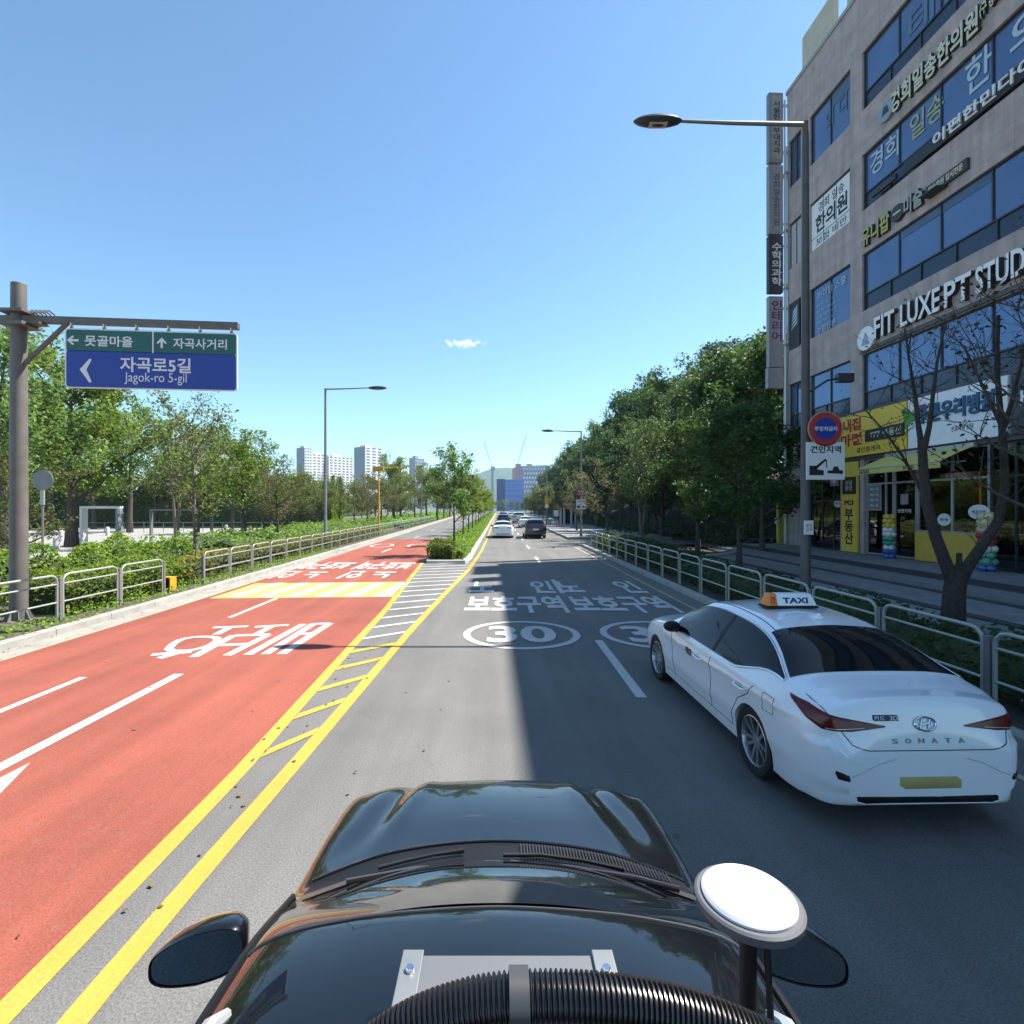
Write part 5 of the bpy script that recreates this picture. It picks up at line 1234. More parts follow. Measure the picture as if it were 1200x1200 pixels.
MB().box(pX(607, 480) - ox, 0, 0, pX(645, 480) - ox, 24, pZ(546, 480)).build('wall', pm('hazed_grey_glass', (0.26, 0.31, 0.36), 0.4, .2), t, smooth=False)  # grey wall and red tower below also paled by haze in the colour
MB().box(pX(601, 480) - ox, -1, 0, pX(607, 480) - ox, 20, pZ(548, 480)).build('stair_tower', pm('hazed_red_brick', (0.5, 0.33, 0.32), 0.7), t, smooth=False)
wm = MB().box(-.8, -.5, -1.2, .8, -.01, 1.2).mesh('window', smooth=False); wm.materials.append(APW)
for r in range(6):
    for c in range(9): new_obj('window', wm, None, t, (pX(614 + c * 3.4 + (r % 2) * 1.2, 480) - ox, 0, pZ(549.5 + r * 5.2, 480)))
def crane(label, pxa, pya, pxb, pyb, Y, col, bx):
    a, b = pt(pxa, pya, Y), pt(pxb, pyb, Y); t = thing('tower_crane', label, 'crane', (b.x, Y, 0)); o = Vector(t.location[:]); mb = MB()
    d = (b - a).normalized(); n = Vector((d.z, 0, -d.x))
    for s in (-.55, .55): mb.tube([a - o + n * s, b - o + n * s], .16, 4)
    for k in range(14): mb.tube([a.lerp(b, k / 14) - o + n * .55, a.lerp(b, (k + 1) / 14) - o - n * .55], .09, 4)
    mb.build('jib', pm('crane_jib_grey', (0.3, 0.3, 0.32), 0.5), t, smooth=False)
    MB().box(-1.1, -1.1, 0, 1.1, 1.1, b.z).build('mast', col, t, smooth=False); MB().box(-1.6, -1.4, b.z - 1.5, bx, 1.4, b.z + 1.8).build('cab', col, t, smooth=False)
crane('left tower crane with raised jib above the median trees', 567, 517, 577, 549, 480, pm('crane_pale', (0.4, 0.42, 0.45), 0.6), 2.5)
crane('right tower crane with red and white body above the blue building', 616.5, 510, 606, 546, 470, pm('crane_red', (0.55, 0.28, 0.28), 0.6), 3.5)
mb = MB(); P = []; hx = [-700, -420, -260, -150, -70, -20, 30, 70, 110, 180, 300, 500, 900]; hh = [40, 55, 70, 84, 104, 118, 124, 121, 112, 90, 70, 60, 40]
for j, (yy, k) in enumerate(((1300, 0), (1420, .55), (1560, 1.0), (1800, .8), (2200, 0))):
    P.append([(x * 1.0, yy, max(-1, h * k * (1 + .04 * math.sin(x * .03 + j)))) for x, h in zip(hx, hh)])
struct('hills', mb.grid(P), pm('far_hill_forest', (0.05, 0.085, 0.045), 0.95, var=.3, scale=.05))
rd = random.Random(17)
for i in range(26):
    Y = rd.uniform(250, 330); x = -14 + i * 2.6 if i % 2 else rd.uniform(8, 55)
    if -8 < x < 10: Y = rd.uniform(345, 380)
    tree(rd.choice(['far', 'faro']), 'far tree where the road bends out of sight', x, Y, 0, rd.uniform(.7, 1.0), rd.uniform(0, 6), 'far trees at the end of the road', 'roadside_tree')

# ---------------------------------------------------------------- cars: lofted bodies
# station: y, floor z, [(x, z) x 7 from sill to roof centre]
SEDAN = [
 (0.00, [(.50, .27), (.63, .31), (.675, .46), (.675, .60), (.645, .70), (.42, .735), (0, .745)]),
 (0.05, [(.60, .24), (.70, .28), (.738, .50), (.736, .68), (.68, .85), (.40, .905), (0, .915)]),
 (0.095, [(.66, .225), (.75, .27), (.780, .54), (.772, .76), (.715, .968), (.42, 1.048), (0, 1.064)]),
 (0.13, [(.69, .22), (.78, .265), (.808, .56), (.796, .78), (.730, .990), (.43, 1.066), (0, 1.082)]),
 (0.28, [(.75, .21), (.85, .26), (.880, .60), (.870, .83), (.785, 1.00), (.47, 1.066), (0, 1.080)]),
 (0.40, [(.78, .20), (.875, .26), (.908, .64), (.898, .86), (.81, 1.025), (.49, 1.083), (0, 1.096)]),
 (0.60, [(.80, .19), (.885, .26), (.930, .68), (.920, .90), (.80, 1.065), (.49, 1.115), (0, 1.125)]),
 (0.80, [(.80, .19), (.885, .26), (.930, .68), (.920, .92), (.745, 1.135), (.46, 1.195), (0, 1.21)]),
 (1.05, [(.80, .19), (.885, .26), (.930, .68), (.918, .925), (.675, 1.24), (.42, 1.305), (0, 1.325)]),
 (1.32, [(.80, .19), (.885, .26), (.925, .68), (.914, .925), (.618, 1.33), (.39, 1.392), (0, 1.415)]),
 (1.70, [(.80, .19), (.885, .26), (.922, .68), (.910, .925), (.590, 1.385), (.37, 1.440), (0, 1.462)]),
 (2.20, [(.80, .19), (.885, .26), (.922, .68), (.910, .925), (.585, 1.402), (.36, 1.455), (0, 1.475)]),
 (2.70, [(.80, .19), (.885, .26), (.920, .68), (.905, .925), (.592, 1.365), (.37, 1.415), (0, 1.435)]),
 (3.05, [(.80, .19), (.885, .26), (.915, .68), (.900, .925), (.648, 1.22), (.40, 1.27), (0, 1.29)]),
 (3.40, [(.80, .19), (.885, .26), (.912, .68), (.895, .925), (.730, 1.06), (.45, 1.105), (0, 1.12)]),
 (3.58, [(.80, .19), (.885, .26), (.912, .68), (.888, .92), (.765, .985), (.46, 1.02), (0, 1.035)]),
 (3.90, [(.70, .20), (.88, .36), (.910, .66), (.875, .87), (.76, .935), (.46, .975), (0, .99)]),
 (4.30, [(.66, .20), (.86, .36), (.895, .62), (.84, .80), (.72, .87), (.44, .915), (0, .93)]),
 (4.60, [(.60, .20), (.80, .36), (.83, .58), (.77, .72), (.65, .785), (.40, .83), (0, .845)]),
 (4.78, [(.45, .22), (.64, .36), (.66, .54), (.62, .64), (.53, .70), (.34, .74), (0, .755)]),
 (4.85, [(.30, .28), (.44, .38), (.45, .50), (.43, .57), (.38, .61), (.25, .64), (0, .65)])]
HATCH = [
 (0.00, [(.40, .38), (.64, .42), (.74, .56), (.75, .70), (.72, .86), (.45, .92), (0, .93)]),
 (0.06, [(.56, .33), (.80, .40), (.87, .60), (.875, .80), (.79, 1.02), (.44, 1.08), (0, 1.09)]),
 (0.16, [(.64, .28), (.85, .38), (.91, .64), (.905, .88), (.78, 1.20), (.46, 1.27), (0, 1.285)]),
 (0.34, [(.70, .25), (.88, .38), (.925, .68), (.92, .96), (.72, 1.42), (.44, 1.50), (0, 1.52)]),
 (0.52, [(.72, .23), (.90, .38), (.935, .70), (.925, .99), (.69, 1.53), (.42, 1.60), (0, 1.62)]),
 (1.00, [(.73, .22), (.90, .38), (.935, .72), (.925, 1.0), (.67, 1.58), (.41, 1.645), (0, 1.665)]),
 (1.80, [(.73, .22), (.90, .38), (.935, .72), (.925, 1.0), (.66, 1.60), (.40, 1.665), (0, 1.685)]),
 (2.50, [(.73, .22), (.90, .38), (.935, .72), (.920, 1.0), (.665, 1.54), (.41, 1.60), (0, 1.62)]),
 (2.95, [(.73, .22), (.90, .38), (.93, .72), (.915, 1.0), (.72, 1.32), (.45, 1.38), (0, 1.40)]),
 (3.30, [(.73, .22), (.89, .38), (.925, .72), (.905, .99), (.78, 1.10), (.48, 1.15), (0, 1.165)]),
 (3.70, [(.70, .23), (.88, .38), (.91, .68), (.87, .92), (.75, 1.0), (.46, 1.05), (0, 1.065)]),
 (4.15, [(.62, .23), (.83, .38), (.85, .62), (.80, .82), (.68, .90), (.42, .95), (0, .965)]),
 (4.38, [(.46, .25), (.66, .38), (.68, .56), (.64, .70), (.55, .77), (.34, .81), (0, .82)]),
 (4.46, [(.30, .30), (.45, .40), (.46, .52), (.44, .60), (.38, .64), (.25, .67), (0, .68)])]
class Loft:
    def __init__(s, st):
        s.y = np.array([q[0] for q in st]); A = np.array([[(0, q[1][0][1])] + list(q[1]) for q in st])   # stations x 8 x 2
        s.A = A; n = len(st)
        h = np.diff(s.y); d = np.diff(A, axis=0) / h[:, None, None]
        m = np.zeros_like(A); m[0] = d[0]; m[-1] = d[-1]
        for i in range(1, n - 1):      # monotone slopes keep the panels free of ripples
            a, b = d[i - 1], d[i]; w1, w2 = 2 * h[i] + h[i - 1], h[i] + 2 * h[i - 1]
            with np.errstate(divide='ignore', invalid='ignore'):
                k = (w1 + w2) / (w1 / a + w2 / b)
            m[i] = np.where(a * b > 0, k, 0)
        s.m = m; s.h = h
    def row(s, y):
        i = int(np.clip(np.searchsorted(s.y, y) - 1, 0, len(s.h) - 1)); h = s.h[i]; t = min(1, max(0, (y - s.y[i]) / h))
        a, b, ma, mb_ = s.A[i], s.A[i + 1], s.m[i] * h, s.m[i + 1] * h
        return (2 * t**3 - 3 * t**2 + 1) * a + (t**3 - 2 * t**2 + t) * ma + (-2 * t**3 + 3 * t**2) * b + (t**3 - t**2) * mb_
    def P(s, y, t):
        "t in 0..14 round the half section and back down the other side"
        sg = 1
        if t > 7: t = 14 - t; sg = -1
        r = s.row(y); i = min(6, int(t)); f = t - i
        p0, p1, p2, p3 = r[max(i - 1, 0)] if i else r[0], r[i], r[i + 1], (r[i + 2] if i + 2 < 8 else np.array([-r[6][0], r[6][1]]))
        if i == 0: q = r[0] * (1 - f) + r[1] * f
        else:
            a1, a2 = (p2 - p0) * .34, (p3 - p1) * .34
            q = (2 * f**3 - 3 * f**2 + 1) * p1 + (f**3 - 2 * f**2 + f) * a1 + (-2 * f**3 + 3 * f**2) * p2 + (f**3 - f**2) * a2
        return Vector((sg * q[0], y, q[1]))
    def N(s, y, t):
        e = .01; a = s.P(min(y + e, s.y[-1]), t) - s.P(max(y - e, s.y[0]), t); b = s.P(y, min(14, t + e)) - s.P(y, max(0, t - e))
        n = b.cross(a); n = n.normalized() if n.length > 1e-9 else Vector((0, 0, 1))
        c = s.P(y, t) - Vector((0, y, .6))
        return n if n.dot(c) > 0 else -n
    def body(s, ny, per=4):
        ys = sorted(set([float(v) for v in s.y] + list(np.linspace(s.y[0], s.y[-1], ny)))); ts = [0] + [1 + k / per for k in range(0, 6 * per + 1)]
        ts = ts + [14 - t for t in ts[::-1][1:]]
        mb = MB(); Pm = [[s.P(y, t) for t in ts[:-1]] for y in ys]; mb.grid(Pm, closed_u=True)
        n = len(Pm[0]); L = len(Pm) - 1; mb.f += [tuple(range(n))[::-1], tuple(L * n + k for k in range(n))]
        return mb
    def patch(s, ys, tlo, thi, nt=8, off=.004, mirror=False):
        mb = MB(); P = []
        for y in ys:
            a, b = tlo(y), thi(y); r = []
            for k in range(nt + 1):
                t = a + (b - a) * k / nt
                if mirror: t = 14 - t
                r.append(s.P(y, t) + s.N(y, t) * off)
            P.append(r)
        return mb.grid(P)
def cut_arches(me, ax, r=.345, wz=.335, half=.93):
    "wheel arches cut out of the closed body"
    o = bpy.data.objects.new('tmp', me); COL.objects.link(o); tmp = [o]
    for y in ax:
        for sx in (-1, 1):
            M = Matrix.Translation((sx * (half - .06), y, wz)) @ Matrix.Rotation(R(90), 4, 'Y')
            c = MB().lathe([(r, -.2), (r, .2)], 36, M).mesh('cut'); q = bpy.data.objects.new('cut', c); COL.objects.link(q); tmp.append(q)
            m = o.modifiers.new('b', 'BOOLEAN'); m.operation = 'DIFFERENCE'; m.object = q; m.solver = 'EXACT'
    bpy.context.view_layer.update()
    ev = o.evaluated_get(bpy.context.evaluated_depsgraph_get()); out = bpy.data.meshes.new_from_object(ev)
    for q in tmp: bpy.data.objects.remove(q)
    finish(out, True, 32); return out
def wheel_meshes(r=.335, w=.215, spokes=10):
    M = Matrix.Rotation(R(90), 4, 'Y'); h = w / 2
    ty = MB().lathe([(r * .70, -h * .85), (r * .80, -h), (r * .93, -h * .97), (r * .985, -h * .75), (r, -h * .3), (r, h * .3), (r * .985, h * .75), (r * .93, h * .97), (r * .80, h), (r * .70, h * .85)], 36, M, closed=True).mesh('tyre')
    rm = MB().lathe([(r * .70, -h * .8), (r * .72, h * .86), (r * .68, h * .9), (r * .655, h * .75), (r * .64, -h * .5)], 36, M)
    rm.lathe([(.001, h * .62), (r * .13, h * .62), (r * .17, h * .5), (r * .18, h * .2)], 20, M)
    for k in range(spokes):
        a = 2 * math.pi * k / spokes; c, s_ = math.cos(a), math.sin(a); tw = .35 * (1 if k % 2 else -1) / spokes * 3.1
        c2, s2 = math.cos(a + tw * .5), math.sin(a + tw * .5); n1 = Vector((0, -s_, c)) * r * .05; n2 = Vector((0, -s2, c2)) * r * .045
        p1, p2 = Vector((h * .60, c * r * .12, s_ * r * .12)), Vector((h * .80, c2 * r * .66, s2 * r * .66)); d = Vector((-.03, 0, 0))
        rm.add([p1 - n1, p1 + n1, p2 + n2, p2 - n2, p1 - n1 + d, p1 + n1 + d, p2 + n2 + d, p2 - n2 + d], [(0, 1, 2, 3), (0, 4, 5, 1), (1, 5, 6, 2), (2, 6, 7, 3), (3, 7, 4, 0)])
    dk = MB().lathe([(.001, -h * .1), (r * .66, -h * .1), (r * .66, -h * .2), (.001, -h * .2)], 28, M).mesh('brake')
    return ty, rm.mesh('rim'), dk
WH = wheel_meshes()
WH[0].materials.append(RUBBER); WH[1].materials.append(ALLOY); WH[2].materials.append(pm('dark_brake', (0.03, 0.03, 0.03), 0.6))
def add_wheels(root, ax, half, z=.335, s=1.0):
    for y in ax:
        for sx in (1, -1):
            w = new_obj('wheel', WH[0], None, root, (sx * (half - .125), y, z), (0, 0, 0 if sx > 0 else R(180))); w.scale = (s, s, s)
            new_obj('rim', WH[1], None, w); new_obj('brake_disc', WH[2], None, w)
def bvh_of(me):
    bm = bmesh.new(); bm.from_mesh(me); b = BVHTree.FromBMesh(bm); bm.free(); return b
class Skin:
    "things laid onto a body: lamps, seams, emblems follow its surface"
    def __init__(s, me): s.b = bvh_of(me)
    def hit(s, a, z, ang, off):
        d = Vector((math.sin(ang), math.cos(ang), 0)); e = Vector((math.cos(ang), -math.sin(ang), 0))
        o = e * a + Vector((0, 2.4, 0)) - d * 6 if abs(ang) > .01 and abs(abs(ang) - math.pi / 2) > .01 else e * a - d * 6
        o.z = z; h, n, _, _ = s.b.ray_cast(o, d)
        if h is None: return None
        if n.dot(d) > 0: n = -n
        return h + n * off
    def strip(s, top, bot, ang, nu=24, nv=6, off=.004, thick=True):
        "fill between two polylines (a, z) seen along the direction ang"
        def at(pl, t):
            L = [0]
            for i in range(len(pl) - 1): L.append(L[-1] + math.dist(pl[i], pl[i + 1]))
            x = t * L[-1]
            for i in range(len(pl) - 1):
                if x <= L[i + 1] or i == len(pl) - 2:
                    f = (x - L[i]) / max(1e-9, L[i + 1] - L[i]); return (lerp(pl[i][0], pl[i + 1][0], f), lerp(pl[i][1], pl[i + 1][1], f))
        mb = MB(); P = []
        for i in range(nu + 1):
            a, b = at(top, i / nu), at(bot, i / nu); r = []
            for j in range(nv + 1):
                f = j / nv; edge = 0 if (i in (0, nu) or j in (0, nv)) and thick else off
                q = s.hit(lerp(a[0], b[0], f), lerp(a[1], b[1], f), ang, edge - (.002 if edge == 0 else 0))
                r.append(q if q is not None else (P[-1][j] if P else Vector((0, 0, 0))))
            P.append(r)
        return mb.grid(P)
    def line(s, pts, ang, w=.006, off=.0015, n=60):
        Q = []
        L = [0]
        for i in range(len(pts) - 1): L.append(L[-1] + math.dist(pts[i], pts[i + 1]))
        for k in range(n + 1):
            x = L[-1] * k / n
            for i in range(len(pts) - 1):
                if x <= L[i + 1] or i == len(pts) - 2:
                    f = (x - L[i]) / max(1e-9, L[i + 1] - L[i]); q = s.hit(lerp(pts[i][0], pts[i + 1][0], f), lerp(pts[i][1], pts[i + 1][1], f), ang, off); break
            if q is not None: Q.append(q)
        return Q
RIGHT, LEFT = math.radians(-90), math.radians(90)     # looking along -X (onto the right side) / along +X (onto the left side)
def side_a(y, ang): return -y if ang > 0 else y       # lateral coordinate of a side view
def make_car(name, label, loft, loc, rz, paint, ax, half, H0, glassY, group=None, detail=False, cat='car', suv=False, arch=True, ny=46, rearlamp=True, warp=None):
    root = thing(name, label, cat, loc, rz, group)
    raw = loft.body(ny, 9 if detail else 3)
    if warp: raw.v = [warp(*v) for v in raw.v]
    raw = raw.mesh('body', merge=1e-5)
    me = cut_arches(raw, ax, half=half) if arch else raw
    body = new_obj('body', me, paint, root)
    g = glassY; sk = Skin(me)
    lin = lambda a, b, n: [lerp(a, b, k / n) for k in range(n + 1)]
    # windscreen and rear window
    ws = loft.patch(lin(g['w0'], g['w1'], 8), lambda y: 5.12, lambda y: 8.88, 16).build('windscreen', CGLASS, root, recalc=False, angle=60)
    loft.patch(lin(g['r0'], g['r1'], 8), lambda y: 5.10, lambda y: 8.90, 16).build('rear_window', CGLASS, root, recalc=False, angle=60)
    for mir in (False, True):
        for (a, b, nm) in ((g['s0'], g['b0'], 'side_window'), (g['b1'], g['s1'], 'side_window')):
            def lo(y):
                if suv: return 4.12
                return 4.12 + max(0, (1.55 - y) / .81) ** 1.4 * .66
            def hi(y):
                v = 4.90
                if suv and y < g['s0'] + .8: v = min(v, 4.15 + (max(0, y - g['s0']) / .8) ** .62 * .75)
                return v
            loft.patch(lin(a, b, 10), lo, hi, 6, mirror=mir).build(nm, CGLASS, root, recalc=False, angle=60)
        if detail:
            pl = []
            for y in lin(g['s0'] - .02, g['s1'] + .02, 30): pl.append((y, 4.09 + max(0, (1.55 - y) / .81) ** 1.4 * .66))
            for y in lin(g['s1'] + .02, g['s0'] - .02, 30): pl.append((y, 4.93))
            Q = [loft.P(y, 14 - t if mir else t) + loft.N(y, 14 - t if mir else t) * .005 for y, t in pl]
            MB().tube(Q, .008, 6, closed=True).build('window_trim', CHROME, root, recalc=False)
            lb = loft.patch(lin(g['b0'], g['b1'], 3), lambda y: 4.12, lambda y: 4.90, 6, off=.003, mirror=mir); lb.build('door_pillar', BLACKP, root, recalc=False)
    # mirrors
    for sx in (-1, 1):
        M = Matrix.Translation((sx * (half + .045), g['s1'] - .12, H0['belt'] + .07)) @ Matrix.Diagonal((.115, .075, .075, 1)) @ Matrix.Rotation(R(90), 4, 'X')
        m = MB().lathe([(.05, -.9), (.7, -.75), (1, -.2), (.95, .4), (.6, .9), (.05, 1.0)], 16, M).build('mirror', BLACKP, root)
        MB().box(sx * (half - .05) - .05, g['s1'] - .14, H0['belt'] - .01, sx * (half - .05) + .05, g['s1'] - .08, H0['belt'] + .05).build('stalk', BLACKP, m, smooth=False, bevel=.008)
    add_wheels(root, ax, half)
    MB().box(-.62, .5, .17, .62, g['len'] - .5, .30).build('underbody', BLACKP, root, smooth=False)
    if rearlamp and not detail:
        z0, z1 = H0['lamp']
        for sx in (-1, 1):
            sk.strip([(sx * .36, z1), (sx * .80, z1 + .02)], [(sx * .40, z0 + .03), (sx * .80, z0)], 0, 10, 3, .006).build('tail_lamp', LAMPR, root, recalc=False)
        P = [sk.hit(x, z, 0, .008) for x, z in ((-.25, H0['plate'] - .06), (.25, H0['plate'] - .06), (.25, H0['plate'] + .06), (-.25, H0['plate'] + .06))]
        if all(p is not None for p in P): MB().quad(*P).build('number_plate', WHITEM, root, smooth=False, recalc=False)
        sk.strip([(-.62, .42), (.62, .42)], [(-.60, .33), (.60, .33)], 0, 12, 2, .006).build('bumper_skirt', BLACKP, root, recalc=False)
    return root, me, sk
SEDAN = [(1.12 - (1.12 - q[0]) * .87 if q[0] < 1.12 else q[0], q[1]) for q in SEDAN]
LS, LH = Loft(SEDAN), Loft(HATCH)
GS = dict(w0=2.80, w1=3.50, r0=.71, r1=1.32, s0=.74, b0=1.98, b1=2.05, s1=3.22, len=4.85)
GH = dict(w0=2.55, w1=3.22, r0=.17, r1=.46, s0=.62, b0=1.72, b1=1.80, s1=3.02, len=4.46)
HS = dict(belt=.93, lamp=(.84, .95), plate=.62); HH = dict(belt=1.0, lamp=(.98, 1.12), plate=.80)

# -- the white taxi
TX, TY, TRZ = 3.425, 3.93, R(1.5)
def taxi_warp(x, y, z):
    "pressed creases: shoulder line, sill flute, bumper ledge below the boot lid"
    a = abs(x)
    if a > .8 and .35 < y < 3.75:
        f = min(1, (y - .35) / .3, (3.75 - y) / .3); c = .845 - .022 * (y - .5)
        d = z - c
        k = .013 * max(0, 1 - d / .09) if d >= 0 else .013 * max(0, 1 + d / .022)
        k -= .014 * math.exp(-((z - .50) / .07) ** 2)
        x += math.copysign(k * f, x)
    if y < .42 and z < .78:
        t = min(1, max(0, (.745 - z) / .025)); y -= .035 * t * min(1, (.42 - y) / .12)
        if z < .40: y += .022 * min(1, (.40 - z) / .04)
    return (x, y, z)
tx, tme, tsk = make_car('taxi', 'white taxi sedan with orange and white roof sign stopped in the right lane', LS, (TX, TY, 0), TRZ, WCAR, (1.12, 3.925), .925, HS, GS, detail=True, cat='taxi', ny=150, warp=taxi_warp)
for sx in (-1, 1):     # tail lamps wrap round the corners
    ang = R(38) if sx < 0 else R(-38)
    def ea(x, y): e = Vector((math.cos(ang), -math.sin(ang))); return e.x * x + e.y * (y - 2.4)
    o_, i_ = ea(sx * .92, .50), ea(sx * .30, .20); m_ = ea(sx * .80, .25)
    tl = tsk.strip([(o_, 1.005), (lerp(o_, m_, .6), .992), (m_, .965), (lerp(m_, i_, .5), .918), (i_, .872)], [(o_, .985), (lerp(o_, m_, .55), .870), (m_, .818), (lerp(m_, i_, .5), .828), (i_, .862)], ang, 36, 8, .008).build('tail_lamp', LAMPR, tx, recalc=False)
    tsk.strip([(lerp(m_, i_, .02), .842), (lerp(m_, i_, .72), .861)], [(lerp(m_, i_, .06), .829), (lerp(m_, i_, .72), .855)], ang, 14, 3, .013).build('reversing_lamp', LAMPC, tl, recalc=False)
def seam(pts, ang, w=.0045, name='panel_seam', mat=SEAMM, n=70):
    Q = tsk.line(pts, ang, off=.0, n=n)
    if len(Q) > 3: MB().tube(Q, w, 4).build(name, mat, tx, recalc=False)
for ang in (LEFT, RIGHT):
    sa = lambda y: side_a(y, ang)
    seam([(sa(2.015), .90), (sa(2.01), .60), (sa(2.03), .32)], ang)
    seam([(sa(3.26), .90), (sa(3.24), .60), (sa(3.16), .32)], ang)
    seam([(sa(1.05), .90), (sa(1.16), .78), (sa(1.38), .66), (sa(1.52), .45), (sa(1.54), .32)], ang)
    seam([(sa(1.5), .33), (sa(3.5), .33)], ang, .004)
    for y in (1.30, 2.32):
        Q = [tsk.hit(sa(y + d * .115), .81, ang, o) for d, o in ((-1, .006), (-.6, .03), (.6, .03), (1, .006))]
        MB().tube(Q, [.012, .015, .015, .012], 8).build('door_handle', WCAR, tx, recalc=False)
        q = [tsk.hit(sa(y) + .09 * math.cos(a), .81 + .035 * math.sin(a), ang, .001) for a in [k * math.pi / 10 for k in range(20)]]
        MB().add(q, [tuple(range(20))]).build('handle_recess_shade', pm('recess_shade_grey', (0.42, 0.43, 0.44), 0.4), tx, recalc=False)  # flat grey oval paints the shade of the handle cup
    Q = [tsk.hit(sa(y), z, ang, .002) for y, z in ((1.58, .355), (3.52, .355))]
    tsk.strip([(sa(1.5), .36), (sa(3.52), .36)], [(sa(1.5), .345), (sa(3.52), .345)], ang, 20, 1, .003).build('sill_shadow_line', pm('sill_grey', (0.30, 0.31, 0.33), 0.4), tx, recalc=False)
q = [(side_a(.80, LEFT) + a, b) for a, b in ((-.09, .74), (.09, .75), (.10, .90), (-.07, .905), (-.09, .74))]; seam(q, LEFT, .003)
seam([(-.78, 1.03), (-.74, .93), (-.62, .74), (-.50, .70), (.50, .70), (.62, .74), (.74, .93), (.78, 1.03)], 0)
# roof ditch lines
for sx in (1, -1):
    Q = [LS.P(y, 5.30 if sx > 0 else 8.70) + LS.N(y, 5.3 if sx > 0 else 8.7) * -.001 for y in [1.3 + k * .1 for k in range(16)]]
    MB().tube(Q, .006, 4).build('roof_seam', SEAMM, tx, recalc=False)
def plate_text(body, a, z, w, h, mat, bold=.02, ang=0, name='lettering', ext=.004, lift=.006):
    p = tsk.hit(a, z, ang, lift); q = tsk.hit(a, z + .04, ang, lift); r_ = tsk.hit(a + .05, z, ang, lift)
    up = (q - p).normalized(); rt = (r_ - p).normalized(); n = rt.cross(up).normalized(); up = n.cross(rt)
    o = text(name, body, w, h, mat, tx, p, (0, 0, 0), ext=ext, bold=bold); M = Matrix((rt, up, n)).transposed().to_4x4(); M.translation = p; o.matrix_local = M; return o
for k, ch in enumerate('SONATA'): plate_text(ch, -.27 + k * .108, .765, .045, .036, pm('steel_letters', (0.16, 0.17, 0.19), 0.3, .4), .01)
p = tsk.hit(0, .885, 0, .004); E = []
for k in range(32): a = k * math.pi / 16; E.append(tsk.hit(.085 * math.cos(a), .885 + .05 * math.sin(a), 0, .008))
em = MB().tube(E, .008, 6, closed=True); 
for pl in ([(-.045, .85), (-.02, .92)], [(.02, .85), (.045, .92)], [(-.035, .878), (0, .885), (.035, .892)]): em.tube([tsk.hit(a, z, 0, .008) for a, z in pl], .008, 6)
em.build('emblem', CHROME, tx, recalc=False)
st = tsk.strip([(-.42, .955), (-.20, .955)], [(-.42, .905), (-.20, .905)], 0, 10, 5, .007).build('sticker', pm('sticker_navy', (0.02, 0.025, 0.06), 0.4), tx, recalc=False)
plate_text('카드', -.365, .93, .085, .036, WHITEM, .0, lift=.011); plate_text('3D', -.25, .93, .065, .034, WHITEM, .0, lift=.011)
tsk.strip([(-.26, .50), (.26, .50)], [(-.26, .39), (.26, .39)], 0, 10, 3, .010).build('number_plate', pm('yellow_plate_blank', (0.42, 0.36, 0.12), 0.5), tx, recalc=False)
tsk.strip([(-.62, .345), (-.3, .34), (.3, .34), (.62, .345)], [(-.58, .27), (-.3, .275), (.3, .275), (.58, .27)], 0, 16, 3, .006).build('bumper_skirt', BLACKP, tx, recalc=False)
for sx in (-1, 1):
    tsk.strip([(sx * .66, .52), (sx * .76, .545)], [(sx * .64, .455), (sx * .73, .46)], 0, 6, 3, .005).build('reflector_slot', pm('slot_dark', (0.03, 0.012, 0.015), 0.3), tx, recalc=False)
    seam([(sx * .28, .64), (sx * .42, .60), (sx * .56, .53), (sx * .64, .50)], 0, .004, 'bumper_crease_shade', pm('recess_shade_grey', (0.42, 0.43, 0.44), 0.4))  # grey line paints the shade along the bumper crease
pd = plate_text('개인', side_a(2.62, LEFT), .80, .20, .085, pm('decal_brown', (0.10, 0.05, 0.04), 0.5), .04, LEFT)
# roof sign, antenna
rz_ = LS.P(2.0, 7).z; sgn = MB()
def trap(w0, w1, d0, d1, h, x=0): return [(x - w0, -d0, 0), (x + w0, -d0, 0), (x + w0, d0, 0), (x - w0, d0, 0), (x - w1, -d1, h), (x + w1, -d1, h), (x + w1, d1, h), (x - w1, d1, h)]
BXF = [(0, 3, 2, 1), (4, 5, 6, 7), (0, 1, 5, 4), (1, 2, 6, 5), (2, 3, 7, 6), (3, 0, 4, 7)]
tsg = thing('taxi_roof_sign', 'orange and white TAXI roof sign on the white taxi', 'roof sign', tuple(Vector((TX, TY, 0)) + Matrix.Rotation(TRZ, 3, 'Z') @ Vector((-.02, 2.0, rz_ + .012))), TRZ)
MB().box(-.30, -.10, -.012, .30, .10, .012).build('base', BLACKP, tsg, smooth=False, bevel=.008)
MB().add([(-.17, -.09, .014), (.29, -.09, .014), (.29, .09, .014), (-.17, .09, .014), (-.17, -.055, .15), (.235, -.055, .15), (.235, .055, .15), (-.17, .055, .15)], BXF).build('white_shell', pm('milk_plastic', (0.75, 0.76, 0.76), 0.3, var=.02), tsg, smooth=True, bevel=.014)
MB().add([(-.29, -.09, .014), (-.171, -.09, .014), (-.171, .09, .014), (-.29, .09, .014), (-.245, -.055, .15), (-.171, -.055, .15), (-.171, .055, .15), (-.245, .055, .15)], BXF).build('orange_shell', ORANGE, tsg, smooth=True, bevel=.014)
text('lettering', 'TAXI', .29, .065, NAVY, tsg, (.04, -.0782, .076), (R(90 - 14.4), 0, 0), ext=.004, bold=.03)
text('lettering', '개\n인', .05, .08, REDM, tsg, (-.222, -.0782, .076), (R(90 - 14.4), 0, 0), ext=.004, bold=.01)
